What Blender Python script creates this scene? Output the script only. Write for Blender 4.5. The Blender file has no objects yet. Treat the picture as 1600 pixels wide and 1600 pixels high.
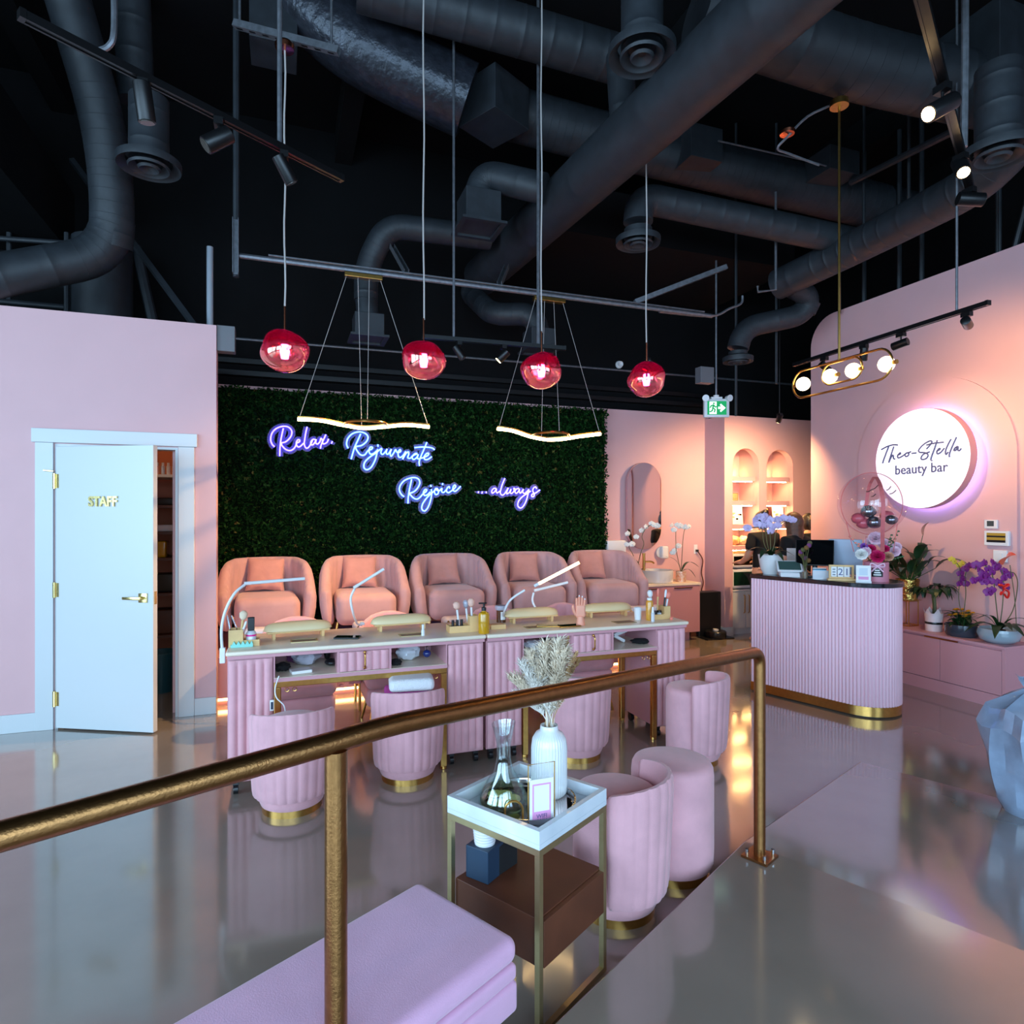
import bpy, bmesh, math, random
import numpy as np
from mathutils import Vector, Matrix

random.seed(7)
S = bpy.context.scene
C = S.collection
PI = math.pi

# ------------------------------------------------------------------ camera
F_PX, CX, CY, EYE = 985.0, 800.0, 804.0, 1.54
YAW = math.radians(19.8)
SA, CA = math.sin(YAW), math.cos(YAW)
cam_data = bpy.data.cameras.new('camera')
cam_data.sensor_width = 36.0
cam_data.lens = F_PX / 1600.0 * 36.0
cam_data.shift_y = (CY - 800.0) / 1600.0
cam_data.clip_start = 0.05
cam = bpy.data.objects.new('camera', cam_data)
cam.location = (0, 0, EYE)
cam.rotation_euler = (PI / 2, 0, -YAW)
C.objects.link(cam)
S.camera = cam

# ------------------------------------------------------------------ world, daylight, exposure
S.view_settings.view_transform = 'Standard'
S.view_settings.look = 'None'
S.view_settings.gamma = 1.0
S.view_settings.use_curve_mapping = False
S.view_settings.exposure = 0.0
S.cycles.use_denoising = True
S.cycles.use_adaptive_sampling = True
S.cycles.adaptive_threshold = 0.025
S.cycles.max_bounces = 6
S.cycles.transparent_max_bounces = 10
S.cycles.sample_clamp_indirect = 6.0
world = bpy.data.worlds.new('daylight')
S.world = world
world.use_nodes = True
wn = world.node_tree.nodes
wn['Background'].inputs['Color'].default_value = (0.42, 0.62, 1.0, 1)
wn['Background'].inputs['Strength'].default_value = 1.2


def area_light(name, loc, rot, sx, sy, power, color):
    l = bpy.data.lights.new(name, 'AREA')
    l.shape = 'RECTANGLE'
    l.size, l.size_y = sx, sy
    l.energy = power
    l.color = color
    o = bpy.data.objects.new(name, l)
    o.location = loc
    o.rotation_euler = rot
    C.objects.link(o)
    return o


DAY = (0.50, 0.76, 1.0)
# daylight entering by the glazed shop front behind the camera (three bays of glass)
for i, (x, w, e) in enumerate(((-3.6, 2.9, 230), (-0.3, 2.9, 250), (3.0, 2.9, 120))):
    area_light('shopfront_daylight', (x, -3.42, 2.1), (math.radians(84), 0, 0), w, 3.0, e, DAY)
# and by the glazed side of the corner unit on the left
for i, (y, w, e) in enumerate(((-1.8, 2.7, 250), (1.5, 2.9, 280))):
    area_light('side_window_daylight', (-6.0, y, 2.05), (math.radians(86), 0, -PI / 2), w, 3.2, e, DAY)

# ------------------------------------------------------------------ pixel -> place helpers


def ray(px, py):
    x = (px - CX) / F_PX
    return Vector((x * CA + SA, -x * SA + CA, -(py - CY) / F_PX))


def fl(px, py, z=0.0):
    r = ray(px, py)
    t = (z - EYE) / r.z
    return Vector((r.x * t, r.y * t, z))


def pv(px, py, v):
    r = ray(px, py)
    t = v / r.y
    return Vector((r.x * t, v, EYE + r.z * t))


def pu(px, py, u):
    r = ray(px, py)
    t = u / r.x
    return Vector((u, r.y * t, EYE + r.z * t))


def pd(px, py, d):
    r = ray(px, py)
    return Vector((r.x * d, r.y * d, EYE + r.z * d))


def pz(px, py, z):
    return fl(px, py, z)


def uv_of(px, v):
    r = ray(px, CY)
    return r.x / r.y * v


# ------------------------------------------------------------------ mesh builder
class MB:
    def __init__(self):
        self.v = []
        self.f = []

    def add(self, vs, fs):
        b = len(self.v)
        self.v.extend([tuple(p) for p in vs])
        self.f.extend([tuple(i + b for i in f) for f in fs])
        return self

    def bx(self, x0, x1, y0, y1, z0, z1):
        vs = [(x0, y0, z0), (x1, y0, z0), (x1, y1, z0), (x0, y1, z0), (x0, y0, z1), (x1, y0, z1), (x1, y1, z1), (x0, y1, z1)]
        return self.add(vs, [(3, 2, 1, 0), (4, 5, 6, 7), (0, 1, 5, 4), (1, 2, 6, 5), (2, 3, 7, 6), (3, 0, 4, 7)])

    def box(self, c, s, rz=0.0):
        k = len(self.v)
        self.bx(-s[0] / 2, s[0] / 2, -s[1] / 2, s[1] / 2, -s[2] / 2, s[2] / 2)
        return self.xf(Matrix.Translation(c) @ Matrix.Rotation(rz, 4, 'Z'), k)

    def xf(self, m, start=0):
        for i in range(start, len(self.v)):
            self.v[i] = tuple(m @ Vector(self.v[i]))
        return self

    def prism(self, poly, z0, z1):
        n = len(poly)
        vs = [(x, y, z0) for x, y in poly] + [(x, y, z1) for x, y in poly]
        fs = [tuple(reversed(range(n))), tuple(range(n, 2 * n))]
        fs += [(i, (i + 1) % n, n + (i + 1) % n, n + i) for i in range(n)]
        return self.add(vs, fs)

    def tube(self, pts, r, n=8, closed=False, caps=True, flat=1.0):
        pts = [Vector(p) for p in pts]
        k = len(pts)
        if k < 2:
            return self
        rs = r if isinstance(r, (list, tuple)) else [r] * k
        tang = []
        for i in range(k):
            a = pts[(i - 1) % k] if (closed or i > 0) else pts[i]
            b = pts[(i + 1) % k] if (closed or i < k - 1) else pts[i]
            t = b - a
            tang.append(t.normalized() if t.length > 1e-9 else Vector((0, 0, 1)))
        up = Vector((0, 0, 1)) if abs(tang[0].z) < 0.9 else Vector((1, 0, 0))
        nrm = (up - tang[0] * up.dot(tang[0])).normalized()
        vs = []
        for i in range(k):
            nrm = nrm - tang[i] * nrm.dot(tang[i])
            if nrm.length < 1e-6:
                nrm = tang[i].orthogonal()
            nrm.normalize()
            bn = tang[i].cross(nrm)
            for j in range(n):
                a = 2 * PI * j / n
                vs.append(pts[i] + (nrm * math.cos(a) * flat + bn * math.sin(a)) * rs[i])
        fs = []
        for i in range(k if closed else k - 1):
            i2 = (i + 1) % k
            for j in range(n):
                j2 = (j + 1) % n
                fs.append((i * n + j, i * n + j2, i2 * n + j2, i2 * n + j))
        if caps and not closed:
            fs.append(tuple(reversed(range(n))))
            fs.append(tuple((k - 1) * n + j for j in range(n)))
        return self.add(vs, fs)

    def cyl(self, c, r, h, n=20, r2=None):
        r2 = r if r2 is None else r2
        return self.lathe([(0, 0), (r, 0), (r2, h), (0, h)], n, c)

    def lathe(self, prof, n=24, c=(0, 0, 0), a0=0.0, a1=2 * PI):
        full = abs(a1 - a0 - 2 * PI) < 1e-6
        m = n if full else n + 1
        vs = []
        for (r, z) in prof:
            for j in range(m):
                a = a0 + (a1 - a0) * j / n
                vs.append((c[0] + r * math.cos(a), c[1] + r * math.sin(a), c[2] + z))
        fs = []
        for i in range(len(prof) - 1):
            for j in range(n):
                j2 = (j + 1) % m
                q = (i * m + j, i * m + j2, (i + 1) * m + j2, (i + 1) * m + j)
                if prof[i][0] < 1e-9 and prof[i + 1][0] < 1e-9:
                    continue
                fs.append(q)
        return self.add(vs, fs)

    def ball(self, c, r, n=16, m=10):
        r = (r, r, r) if not isinstance(r, (tuple, list)) else r
        k = len(self.v)
        prof = [(math.sin(PI * i / m), -math.cos(PI * i / m)) for i in range(m + 1)]
        self.lathe(prof, n)
        return self.xf(Matrix.Translation(c) @ Matrix.Diagonal((r[0], r[1], r[2], 1)), k)

    def rbox(self, c, s, r, seg=3, mid=1):
        """box with rounded edges and corners"""
        h = [x / 2 for x in s]
        r = min(r, min(h) * 0.999)

        def cuts(hh):
            a = [-hh + r * (1 - math.cos(PI / 2 * i / seg)) if False else -hh + r * i / seg for i in range(seg)]
            inner = [-hh + r + (2 * hh - 2 * r) * i / mid for i in range(mid + 1)]
            return a + inner + [-x for x in reversed(a)]
        cx, cy, cz = cuts(h[0]), cuts(h[1]), cuts(h[2])
        ids, vs, fs = {}, [], []

        def vid(p):
            q = tuple(max(-h[i] + r, min(h[i] - r, p[i])) for i in range(3))
            d = Vector((p[0] - q[0], p[1] - q[1], p[2] - q[2]))
            w = Vector(q) + d.normalized() * r if d.length > 1e-9 else Vector(q)
            key = (round(p[0], 6), round(p[1], 6), round(p[2], 6))
            if key not in ids:
                ids[key] = len(vs)
                vs.append(w + Vector(c))
            return ids[key]

        def face(ga, gb, f, flip):
            for i in range(len(ga) - 1):
                for j in range(len(gb) - 1):
                    q = [vid(f(ga[i], gb[j])), vid(f(ga[i + 1], gb[j])), vid(f(ga[i + 1], gb[j + 1])), vid(f(ga[i], gb[j + 1]))]
                    fs.append(tuple(reversed(q)) if flip else tuple(q))
        face(cx, cy, lambda a, b: (a, b, h[2]), False)
        face(cx, cy, lambda a, b: (a, b, -h[2]), True)
        face(cx, cz, lambda a, b: (a, -h[1], b), False)
        face(cx, cz, lambda a, b: (a, h[1], b), True)
        face(cy, cz, lambda a, b: (h[0], a, b), False)
        face(cy, cz, lambda a, b: (-h[0], a, b), True)
        return self.add(vs, fs)

    def grid(self, fn, nu, nv, cu=False, cv=False):
        vs = []
        for i in range(nu + (0 if cu else 1)):
            for j in range(nv + (0 if cv else 1)):
                vs.append(fn(i / nu, j / nv))
        mv = nv if cv else nv + 1
        mu = nu if cu else nu + 1
        fs = []
        for i in range(nu):
            for j in range(nv):
                fs.append((i * mv + j, ((i + 1) % mu) * mv + j, ((i + 1) % mu) * mv + (j + 1) % mv, i * mv + (j + 1) % mv))
        return self.add(vs, fs)


def smooth_path(pts, k=6, closed=False):
    """Catmull-Rom through the points"""
    p = [Vector(q) if len(q) == 3 else Vector((q[0], q[1], 0)) for q in pts]
    n = len(p)
    if n < 3 and not closed:
        return p
    out = []
    for i in range(n if closed else n - 1):
        p0 = p[(i - 1) % n] if (closed or i > 0) else p[0]
        p1, p2 = p[i], p[(i + 1) % n]
        p3 = p[(i + 2) % n] if (closed or i < n - 2) else p[-1]
        for j in range(k):
            t = j / k
            out.append(0.5 * ((2 * p1) + (p2 - p0) * t + (2 * p0 - 5 * p1 + 4 * p2 - p3) * t * t + (3 * p1 - p0 - 3 * p2 + p3) * t ** 3))
    if not closed:
        out.append(p[-1])
    return out


def mesh_of(mb, name, mat, smooth=35):
    me = bpy.data.meshes.new(name)
    me.from_pydata(mb.v, [], mb.f)
    me.validate()
    bm = bmesh.new()
    bm.from_mesh(me)
    bmesh.ops.remove_doubles(bm, verts=bm.verts, dist=1e-6)
    bmesh.ops.recalc_face_normals(bm, faces=bm.faces)
    bm.to_mesh(me)
    bm.free()
    if mat is not None:
        me.materials.append(mat)
    if smooth:
        me.polygons.foreach_set('use_smooth', [True] * len(me.polygons))
        me.set_sharp_from_angle(angle=math.radians(smooth))
    return me


def obj(name, mb, mat, parent=None, smooth=35, bevel=0.0, bseg=2, kind=None, label=None):
    me = mesh_of(mb, name, mat, smooth) if isinstance(mb, MB) else mb
    o = bpy.data.objects.new(name, me)
    C.objects.link(o)
    if parent is not None:
        o.parent = parent
    if bevel:
        b = o.modifiers.new('bevel', 'BEVEL')
        b.width, b.segments, b.limit_method = bevel, bseg, 'ANGLE'
        b.angle_limit = math.radians(40)
        b.harden_normals = False
    if kind:
        o['kind'] = kind
    if label:
        o['label'] = label
    return o


def tag(o, label, cat, group=None):
    o['label'] = label
    o['category'] = cat
    if group:
        o['group'] = group
    return o


def thing(name, label, cat, loc=(0, 0, 0), rz=0.0, group=None):
    o = bpy.data.objects.new(name, None)
    o.empty_display_size = 0.1
    C.objects.link(o)
    o.location = loc
    o.rotation_euler = (0, 0, rz)
    return tag(o, label, cat, group)


def struct(name, mb, mat, parent=None, smooth=35, bevel=0.0):
    o = obj(name, mb, mat, parent, smooth, bevel)
    if parent is None:
        o['kind'] = 'structure'
    return o


def dup(root, loc, rz, label):
    r = root.copy()
    C.objects.link(r)
    r.location = loc
    r.rotation_euler = (0, 0, rz)
    r['label'] = label
    for ch in root.children:
        c = ch.copy()
        C.objects.link(c)
        c.parent = r
        for g in ch.children:
            d = g.copy()
            C.objects.link(d)
            d.parent = c
    return r


def text_mesh(txt, size, depth, mat, align='LEFT', shear=0.0, offset=0.0):
    cu = bpy.data.curves.new('lettering', 'FONT')
    cu.body = txt
    cu.size = size
    cu.extrude = depth
    cu.align_x = align
    cu.shear = shear
    cu.offset = offset
    cu.resolution_u = 3
    o = bpy.data.objects.new('lettering', cu)
    C.objects.link(o)
    dg = bpy.context.evaluated_depsgraph_get()
    me = bpy.data.meshes.new_from_object(o.evaluated_get(dg))
    bpy.data.objects.remove(o)
    me.materials.clear()
    me.materials.append(mat)
    return me


# ------------------------------------------------------------------ materials
def lin(r, g, b):
    return tuple(((c / 255) / 12.92 if c / 255 <= 0.04045 else ((c / 255 + 0.055) / 1.055) ** 2.4) for c in (r, g, b)) + (1.0,)


def mat(name, col, rough=0.5, metal=0.0, spec=0.5, vary=0.0, scale=8.0, bump=0.0, bscale=60.0, sheen=0.0, coat=0.0, detail=4.0, rvary=0.0, col2=None):
    m = bpy.data.materials.new(name)
    m.use_nodes = True
    nt = m.node_tree
    b = nt.nodes['Principled BSDF']
    c = lin(*col)
    b.inputs['Base Color'].default_value = c
    b.inputs['Roughness'].default_value = rough
    b.inputs['Metallic'].default_value = metal
    b.inputs['Specular IOR Level'].default_value = spec
    b.inputs['Sheen Weight'].default_value = sheen
    b.inputs['Coat Weight'].default_value = coat
    tc = nt.nodes.new('ShaderNodeTexCoord')
    if vary or col2:
        nz = nt.nodes.new('ShaderNodeTexNoise')
        nz.inputs['Scale'].default_value = scale
        nz.inputs['Detail'].default_value = detail
        nt.links.new(tc.outputs['Object'], nz.inputs['Vector'])
        rp = nt.nodes.new('ShaderNodeValToRGB')
        rp.color_ramp.elements[0].position = 0.3
        rp.color_ramp.elements[1].position = 0.7
        if col2:
            rp.color_ramp.elements[0].color = lin(*col2)
            rp.color_ramp.elements[1].color = c
        else:
            rp.color_ramp.elements[0].color = tuple(x * (1 - vary) for x in c[:3]) + (1,)
            rp.color_ramp.elements[1].color = tuple(min(1, x * (1 + vary)) for x in c[:3]) + (1,)
        nt.links.new(nz.outputs['Fac'], rp.inputs['Fac'])
        nt.links.new(rp.outputs['Color'], b.inputs['Base Color'])
        if rvary:
            mr = nt.nodes.new('ShaderNodeMapRange')
            mr.inputs['To Min'].default_value = max(0, rough - rvary)
            mr.inputs['To Max'].default_value = rough + rvary
            nt.links.new(nz.outputs['Fac'], mr.inputs['Value'])
            nt.links.new(mr.outputs['Result'], b.inputs['Roughness'])
    if bump:
        n2 = nt.nodes.new('ShaderNodeTexNoise')
        n2.inputs['Scale'].default_value = bscale
        n2.inputs['Detail'].default_value = 3
        nt.links.new(tc.outputs['Object'], n2.inputs['Vector'])
        bp = nt.nodes.new('ShaderNodeBump')
        bp.inputs['Strength'].default_value = bump
        bp.inputs['Distance'].default_value = 0.01
        nt.links.new(n2.outputs['Fac'], bp.inputs['Height'])
        nt.links.new(bp.outputs['Normal'], b.inputs['Normal'])
    return m


def emit(name, col, strength, base=(200, 200, 200)):
    m = bpy.data.materials.new(name)
    m.use_nodes = True
    b = m.node_tree.nodes['Principled BSDF']
    b.inputs['Base Color'].default_value = lin(*base)
    b.inputs['Emission Color'].default_value = lin(*col)
    b.inputs['Emission Strength'].default_value = strength
    return m


def clear_mat(name, tint=(255, 255, 255), gloss=0.12, rough=0.02, fres=True):
    """thin clear film or pane: mostly see-through with a glossy face"""
    m = bpy.data.materials.new(name)
    m.use_nodes = True
    nt = m.node_tree
    nt.nodes.remove(nt.nodes['Principled BSDF'])
    out = nt.nodes['Material Output']
    tr = nt.nodes.new('ShaderNodeBsdfTransparent')
    tr.inputs['Color'].default_value = lin(*tint)
    gl = nt.nodes.new('ShaderNodeBsdfGlossy')
    gl.inputs['Roughness'].default_value = rough
    fr = nt.nodes.new('ShaderNodeFresnel')
    fr.inputs['IOR'].default_value = 1.45
    ad = nt.nodes.new('ShaderNodeMath')
    ad.operation = 'ADD'
    ad.inputs[1].default_value = gloss
    mx = nt.nodes.new('ShaderNodeMixShader')
    nt.links.new(fr.outputs['Fac'], ad.inputs[0])
    if fres:
        nt.links.new(ad.outputs[0], mx.inputs['Fac'])
    else:
        mx.inputs['Fac'].default_value = gloss
    nt.links.new(tr.outputs[0], mx.inputs[1])
    nt.links.new(gl.outputs[0], mx.inputs[2])
    nt.links.new(mx.outputs[0], out.inputs['Surface'])
    return m


def glass(name, col=(255, 255, 255), rough=0.0, ior=1.45):
    m = bpy.data.materials.new(name)
    m.use_nodes = True
    b = m.node_tree.nodes['Principled BSDF']
    b.inputs['Base Color'].default_value = lin(*col)
    b.inputs['Roughness'].default_value = rough
    b.inputs['IOR'].default_value = ior
    b.inputs['Transmission Weight'].default_value = 1.0
    return m


m_wall = mat('pink wall paint', (217, 171, 173), 0.6, vary=0.02, scale=3, bump=0.04, bscale=140)
m_wallR = m_wall
m_black = mat('black ceiling paint', (6, 6, 8), 0.85, spec=0.2, vary=0.2, scale=3, bump=0.1, bscale=40)
m_duct = mat('black painted duct metal', (36, 40, 45), 0.55, vary=0.22, scale=9, bump=0.12, bscale=25)
m_strut = mat('galvanised strut', (120, 122, 128), 0.45, metal=0.7, vary=0.2, scale=30)
m_blackm = mat('black metal', (18, 18, 20), 0.35, metal=0.3, bump=0.02)
m_whitep = mat('white painted wood', (206, 210, 212), 0.35, bump=0.02, bscale=90)
m_pinkp = mat('pink lacquer', (206, 148, 156), 0.4, bump=0.02)
m_pinkd = mat('dusty pink lacquer', (196, 138, 142), 0.4, bump=0.02)
m_velvet = mat('blush velvet', (222, 163, 170), 0.8, vary=0.10, scale=7, bump=0.12, bscale=220, sheen=0.35)
m_velvet2 = mat('rose velvet', (196, 150, 148), 0.85, vary=0.10, scale=6, bump=0.12, bscale=220, sheen=0.3)
m_lilac = mat('lilac lacquer', (240, 196, 208), 0.42, bump=0.01)
m_bench = mat('lilac pink velvet', (218, 165, 194), 0.85, vary=0.05, scale=6, bump=0.1, bscale=260, sheen=0.35)
m_gold = mat('brushed gold', (206, 160, 88), 0.28, metal=1.0, vary=0.08, scale=40, bump=0.02)
m_rail = mat('bronze gold rail paint', (158, 112, 68), 0.32, metal=1.0, vary=0.12, scale=45, bump=0.10, bscale=180)
m_paleg = mat('pale champagne metal', (190, 172, 128), 0.33, metal=0.9, vary=0.05, scale=30)
m_rose = mat('rose gold', (200, 120, 90), 0.2, metal=1.0, vary=0.05)
m_white = mat('white plastic', (228, 228, 230), 0.35, bump=0.01)
m_top = mat('cream laminate', (240, 222, 198), 0.3, vary=0.04, scale=5)
m_cream = mat('cream leather', (232, 206, 158), 0.45, bump=0.05, bscale=200)
m_wood = mat('light bamboo', (226, 184, 124), 0.45, vary=0.08, scale=14)
m_ceramic = mat('white ceramic', (226, 226, 226), 0.18, coat=0.4, bump=0.01)
m_marble = mat('white marble', (228, 232, 236), 0.22, col2=(196, 204, 212), scale=5, detail=12, coat=0.2)
m_walnut = mat('walnut veneer', (92, 48, 28), 0.5, vary=0.25, scale=6, detail=8)
m_stone = mat('black speckled stone', (20, 20, 24), 0.15, col2=(34, 34, 40), scale=120, coat=0.3)
m_leafd = mat('dark leaf', (26, 54, 26), 0.4, vary=0.3, scale=20, bump=0.05)
m_leafm = mat('mid green leaf', (44, 84, 40), 0.4, vary=0.3, scale=20)
m_stem = mat('plant stem', (86, 84, 44), 0.5, vary=0.2)
m_soil = mat('potting bark', (70, 50, 34), 0.9, vary=0.4, scale=60, bump=0.6, bscale=90)
m_petw = mat('white petal', (240, 236, 226), 0.5, vary=0.03)
m_petl = mat('lilac petal', (206, 186, 224), 0.5, vary=0.08, scale=40)
m_petp = mat('purple petal', (128, 24, 120), 0.5, vary=0.2, scale=40)
m_dark = mat('dark plastic', (24, 25, 28), 0.3, bump=0.01)
m_screen = mat('black glass screen', (6, 7, 9), 0.05, coat=0.6, vary=0.02)
m_amber = mat('amber liquid bottle', (202, 146, 14), 0.15, coat=0.5, vary=0.05)
m_skin = mat('skin', (206, 150, 120), 0.5, vary=0.03)
m_blacks = mat('black cotton', (14, 14, 16), 0.9, vary=0.2, bump=0.1, bscale=200)
m_mirror = mat('mirror glass', (225, 215, 215), 0.03, metal=1.0)
m_navy = mat('navy card', (28, 52, 74), 0.5, vary=0.05)
m_chrome = mat('chrome', (210, 212, 216), 0.12, metal=1.0)
m_paper = mat('white paper', (236, 234, 232), 0.6)
m_plasticbag = mat('grey plastic bag', (176, 174, 186), 0.3, vary=0.15, scale=20, coat=0.3)
m_clear = clear_mat('clear film', (250, 246, 248), 0.03)
m_pane = clear_mat('window glass', (245, 250, 252), 0.02)

# floor: polished concrete
m_floor = mat('polished concrete', (142, 130, 118), 0.14, vary=0.13, scale=1.6, detail=10, bump=0.03, bscale=7, coat=1.0, rvary=0.04)
m_floor.node_tree.nodes['Principled BSDF'].inputs['Coat Roughness'].default_value = 0.09
m_floor.node_tree.nodes['Principled BSDF'].inputs['Coat IOR'].default_value = 1.5
# ================================================================== THE SHELL
V_BACK, V_NICHE, V_LEFT, U_RIGHT = 7.0, 6.6, 5.38, 5.70
Z_CEIL = 5.7
struct('floor', MB().bx(-6.2, 7.4, -3.6, 7.3, -0.12, 0.0), m_floor, smooth=0)

# entrance landing with its ramp down to the shop floor
E1 = Vector((0.918, 0.397, 0.0)).normalized()
E2 = Vector((-E1.y, E1.x, 0.0))
Z_LAND = 0.10
POST2 = fl(1187, 1340, Z_LAND)


def rail_pt(s, z=0.0, off=0.0):
    p = POST2 + E1 * s + E2 * off
    return Vector((p.x, p.y, z))


mb = MB()
am = fl(865, 1600, Z_LAND)
ae = fl(1112, 1363, Z_LAND)
am = am + (am - ae).normalized() * 0.12
ae = ae + (ae - am).normalized() * 0.33
a0, a1, a2 = rail_pt(-6, 0, 0.06), Vector((ae.x, ae.y, 0)), rail_pt(1.7, 0, 0.16)
b0, b1, b2 = rail_pt(-6, 0, -3.6), rail_pt(0.10, 0, -3.6), rail_pt(1.7, 0, -3.6)
vs = [(a0.x, a0.y, Z_LAND), (a1.x, a1.y, Z_LAND), (a2.x, a2.y, 0.002), (b0.x, b0.y, Z_LAND), (b1.x, b1.y, Z_LAND), (b2.x, b2.y, 0.002),
      (a0.x, a0.y, -0.02), (a1.x, a1.y, -0.02), (a2.x, a2.y, -0.02), (b0.x, b0.y, -0.02), (b1.x, b1.y, -0.02), (b2.x, b2.y, -0.02)]
vs += [(am.x, am.y, Z_LAND), (am.x, am.y, -0.02)]
mb.add(vs, [(3, 4, 1, 12, 0), (4, 5, 2, 1), (0, 12, 13, 6), (12, 1, 7, 13), (1, 2, 8, 7), (9, 6, 13, 7, 10), (10, 7, 8, 11), (3, 0, 6, 9), (5, 4, 10, 11), (4, 3, 9, 10), (2, 5, 11, 8)])
struct('floor_landing', mb, m_floor, smooth=0, bevel=0.006)

# ceiling deck, its joists and the black upper walls
struct('ceiling', MB().bx(-6.2, 7.4, -3.6, 7.3, Z_CEIL, Z_CEIL + 0.12), m_black, smooth=0)
for i in range(5):
    x = -4.6 + i * 2.6
    struct('trim_%d' % (i + 20), MB().bx(x - 0.09, x + 0.09, -3.5, 7.2, Z_CEIL - 0.32, Z_CEIL - 0.001), m_black, smooth=0)
struct('wall_upper_back', MB().bx(-6.2, 7.4, V_BACK + 0.13, V_BACK + 0.23, 0.0, Z_CEIL), m_black, smooth=0)
mb = MB()
for y0, y1 in ((-3.6, -3.2), (-0.4, 0.0), (3.0, 7.2)):
    mb.bx(-6.2, -6.08, y0, y1, 0, 3.75)
struct('wall_far_left', mb.bx(-6.2, -6.08, -3.6, 7.2, 3.75, Z_CEIL), m_black, smooth=0)
for k, (y0, y1) in enumerate(((-3.2, -0.4), (0.0, 3.0))):
    w = bpy.data.objects.new('window_%d' % (k + 4), None)
    C.objects.link(w)
    w['kind'] = 'structure'
    f = MB().bx(-6.18, -6.10, y0, y1, 0, 0.35).bx(-6.18, -6.10, y0, y1, 3.68, 3.75)
    obj('frame', f.bx(-6.18, -6.10, y0, y0 + 0.05, 0.35, 3.68).bx(-6.18, -6.10, y1 - 0.05, y1, 0.35, 3.68), m_blackm, w, smooth=0)
    obj('pane', MB().bx(-6.145, -6.135, y0 + 0.05, y1 - 0.05, 0.35, 3.68), m_pane, w, smooth=0)
struct('wall_far_right', MB().bx(7.28, 7.4, -3.6, 7.2, 0.0, Z_CEIL), m_black, smooth=0)
# dropped black soffit over the back of the room
struct('ceiling_soffit', MB().bx(2.45, 5.35, 5.55, V_BACK + 0.1, 4.28, 4.75), m_black, smooth=0)
struct('ceiling_soffit.001', MB().bx(-5.9, -1.9, 4.5, V_BACK + 0.1, 4.0, 4.6), m_black, smooth=0)
# black steel channels that run above the back wall
for k, z in enumerate((2.97, 3.10)):
    struct('trim_%d' % (k + 1), MB().bx(-0.66, 5.3, V_BACK + 0.02 + 0.03 * k, V_BACK + 0.125, z, z + 0.05), m_blackm, smooth=0)

# back wall (pink) with the niche block at its right
struct('wall_back', MB().bx(-3.4, 5.3, V_BACK, V_BACK + 0.12, 0.0, 2.86), m_wall, smooth=0)
UN0 = uv_of(1132, V_NICHE)
Z_NW = 2.80
niches = [(uv_of(1145, V_NICHE), uv_of(1186, V_NICHE)), (uv_of(1198, V_NICHE), uv_of(1239, V_NICHE))]
NTOP, NBOT = 2.39, 0.0


def arch_wall(mb, x0, x1, z0, z1, y0, y1, holes, n=16):
    """wall slab in X-Z with arched openings cut through"""
    xs = x0
    for (a, b, zt) in holes:
        mb.bx(xs, a, y0, y1, z0, z1)
        r = (b - a) / 2
        zs = zt - r
        c = (a + b) / 2
        poly = [(a, z1), (a, zs)] + [(c + r * math.cos(PI - PI * i / n), zs + r * math.sin(PI * i / n)) for i in range(1, n)] + [(b, zs), (b, z1)]
        k = len(poly)
        vs = [(p[0], y0, p[1]) for p in poly] + [(p[0], y1, p[1]) for p in poly]
        fs = []
        for i in range(k - 1):
            fs.append((i, i + 1, k + i + 1, k + i))
        # front and back as strips between arch and top edge
        base = len(mb.v)
        mb.add(vs, fs)
        for side in (0, 1):
            y = (y0, y1)[side]
            pts = poly[1:-1]
            vv = [(p[0], y, p[1]) for p in pts] + [(p[0], y, z1) for p in pts]
            q = len(pts)
            mb.add(vv, [(i, i + 1, q + i + 1, q + i) for i in range(q - 1)])
        mb.add([(a, y0, z1), (b, y0, z1), (b, y1, z1), (a, y1, z1)], [(0, 1, 2, 3)])
        xs = b
    mb.bx(xs, x1, y0, y1, z0, z1)


mb = MB()
arch_wall(mb, UN0, 7.27, 0.0, Z_NW, V_NICHE, V_NICHE + 0.10, [(niches[0][0], niches[0][1], NTOP), (niches[1][0], niches[1][1], NTOP)])
struct('wall_niche', mb, m_wall)
mb = MB()
mb.bx(UN0 + 0.001, 7.27, V_NICHE + 0.38, V_NICHE + 0.40, 0.0, Z_NW)
mb.bx(UN0 + 0.001, niches[0][0], V_NICHE + 0.101, V_NICHE + 0.379, 0.0, Z_NW)
mb.bx(niches[0][1], niches[1][0], V_NICHE + 0.101, V_NICHE + 0.379, 0.0, Z_NW)
mb.bx(niches[1][1], 7.27, V_NICHE + 0.101, V_NICHE + 0.379, 0.0, Z_NW)
struct('wall_niche_lining', mb, m_wall, smooth=0)
struct('baseboard_niche', MB().bx(UN0, niches[0][0], V_NICHE - 0.014, V_NICHE - 0.001, 0.0, 0.11), m_whitep, smooth=0)
struct('baseboard_niche_side', MB().bx(UN0 - 0.014, UN0 - 0.001, V_NICHE, V_BACK, 0.0, 0.11), m_whitep, smooth=0)

# right-hand wall with rounded top corner
ZR, RR, VR0 = 3.77, 0.32, pu(1267, 700, U_RIGHT).y
poly = [(-3.5, 0.0), (VR0, 0.0)]
poly += [(VR0 - RR + RR * math.cos(PI / 2 * i / 10), ZR - RR + RR * math.sin(PI / 2 * i / 10)) for i in range(11)]
poly += [(-3.5, ZR)]
mb = MB().prism(poly, 0, 0.14)
mb.xf(Matrix(((0, 0, 1, U_RIGHT), (1, 0, 0, 0), (0, 1, 0, 0), (0, 0, 0, 1))))
struct('wall_right', mb, m_wall)
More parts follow.
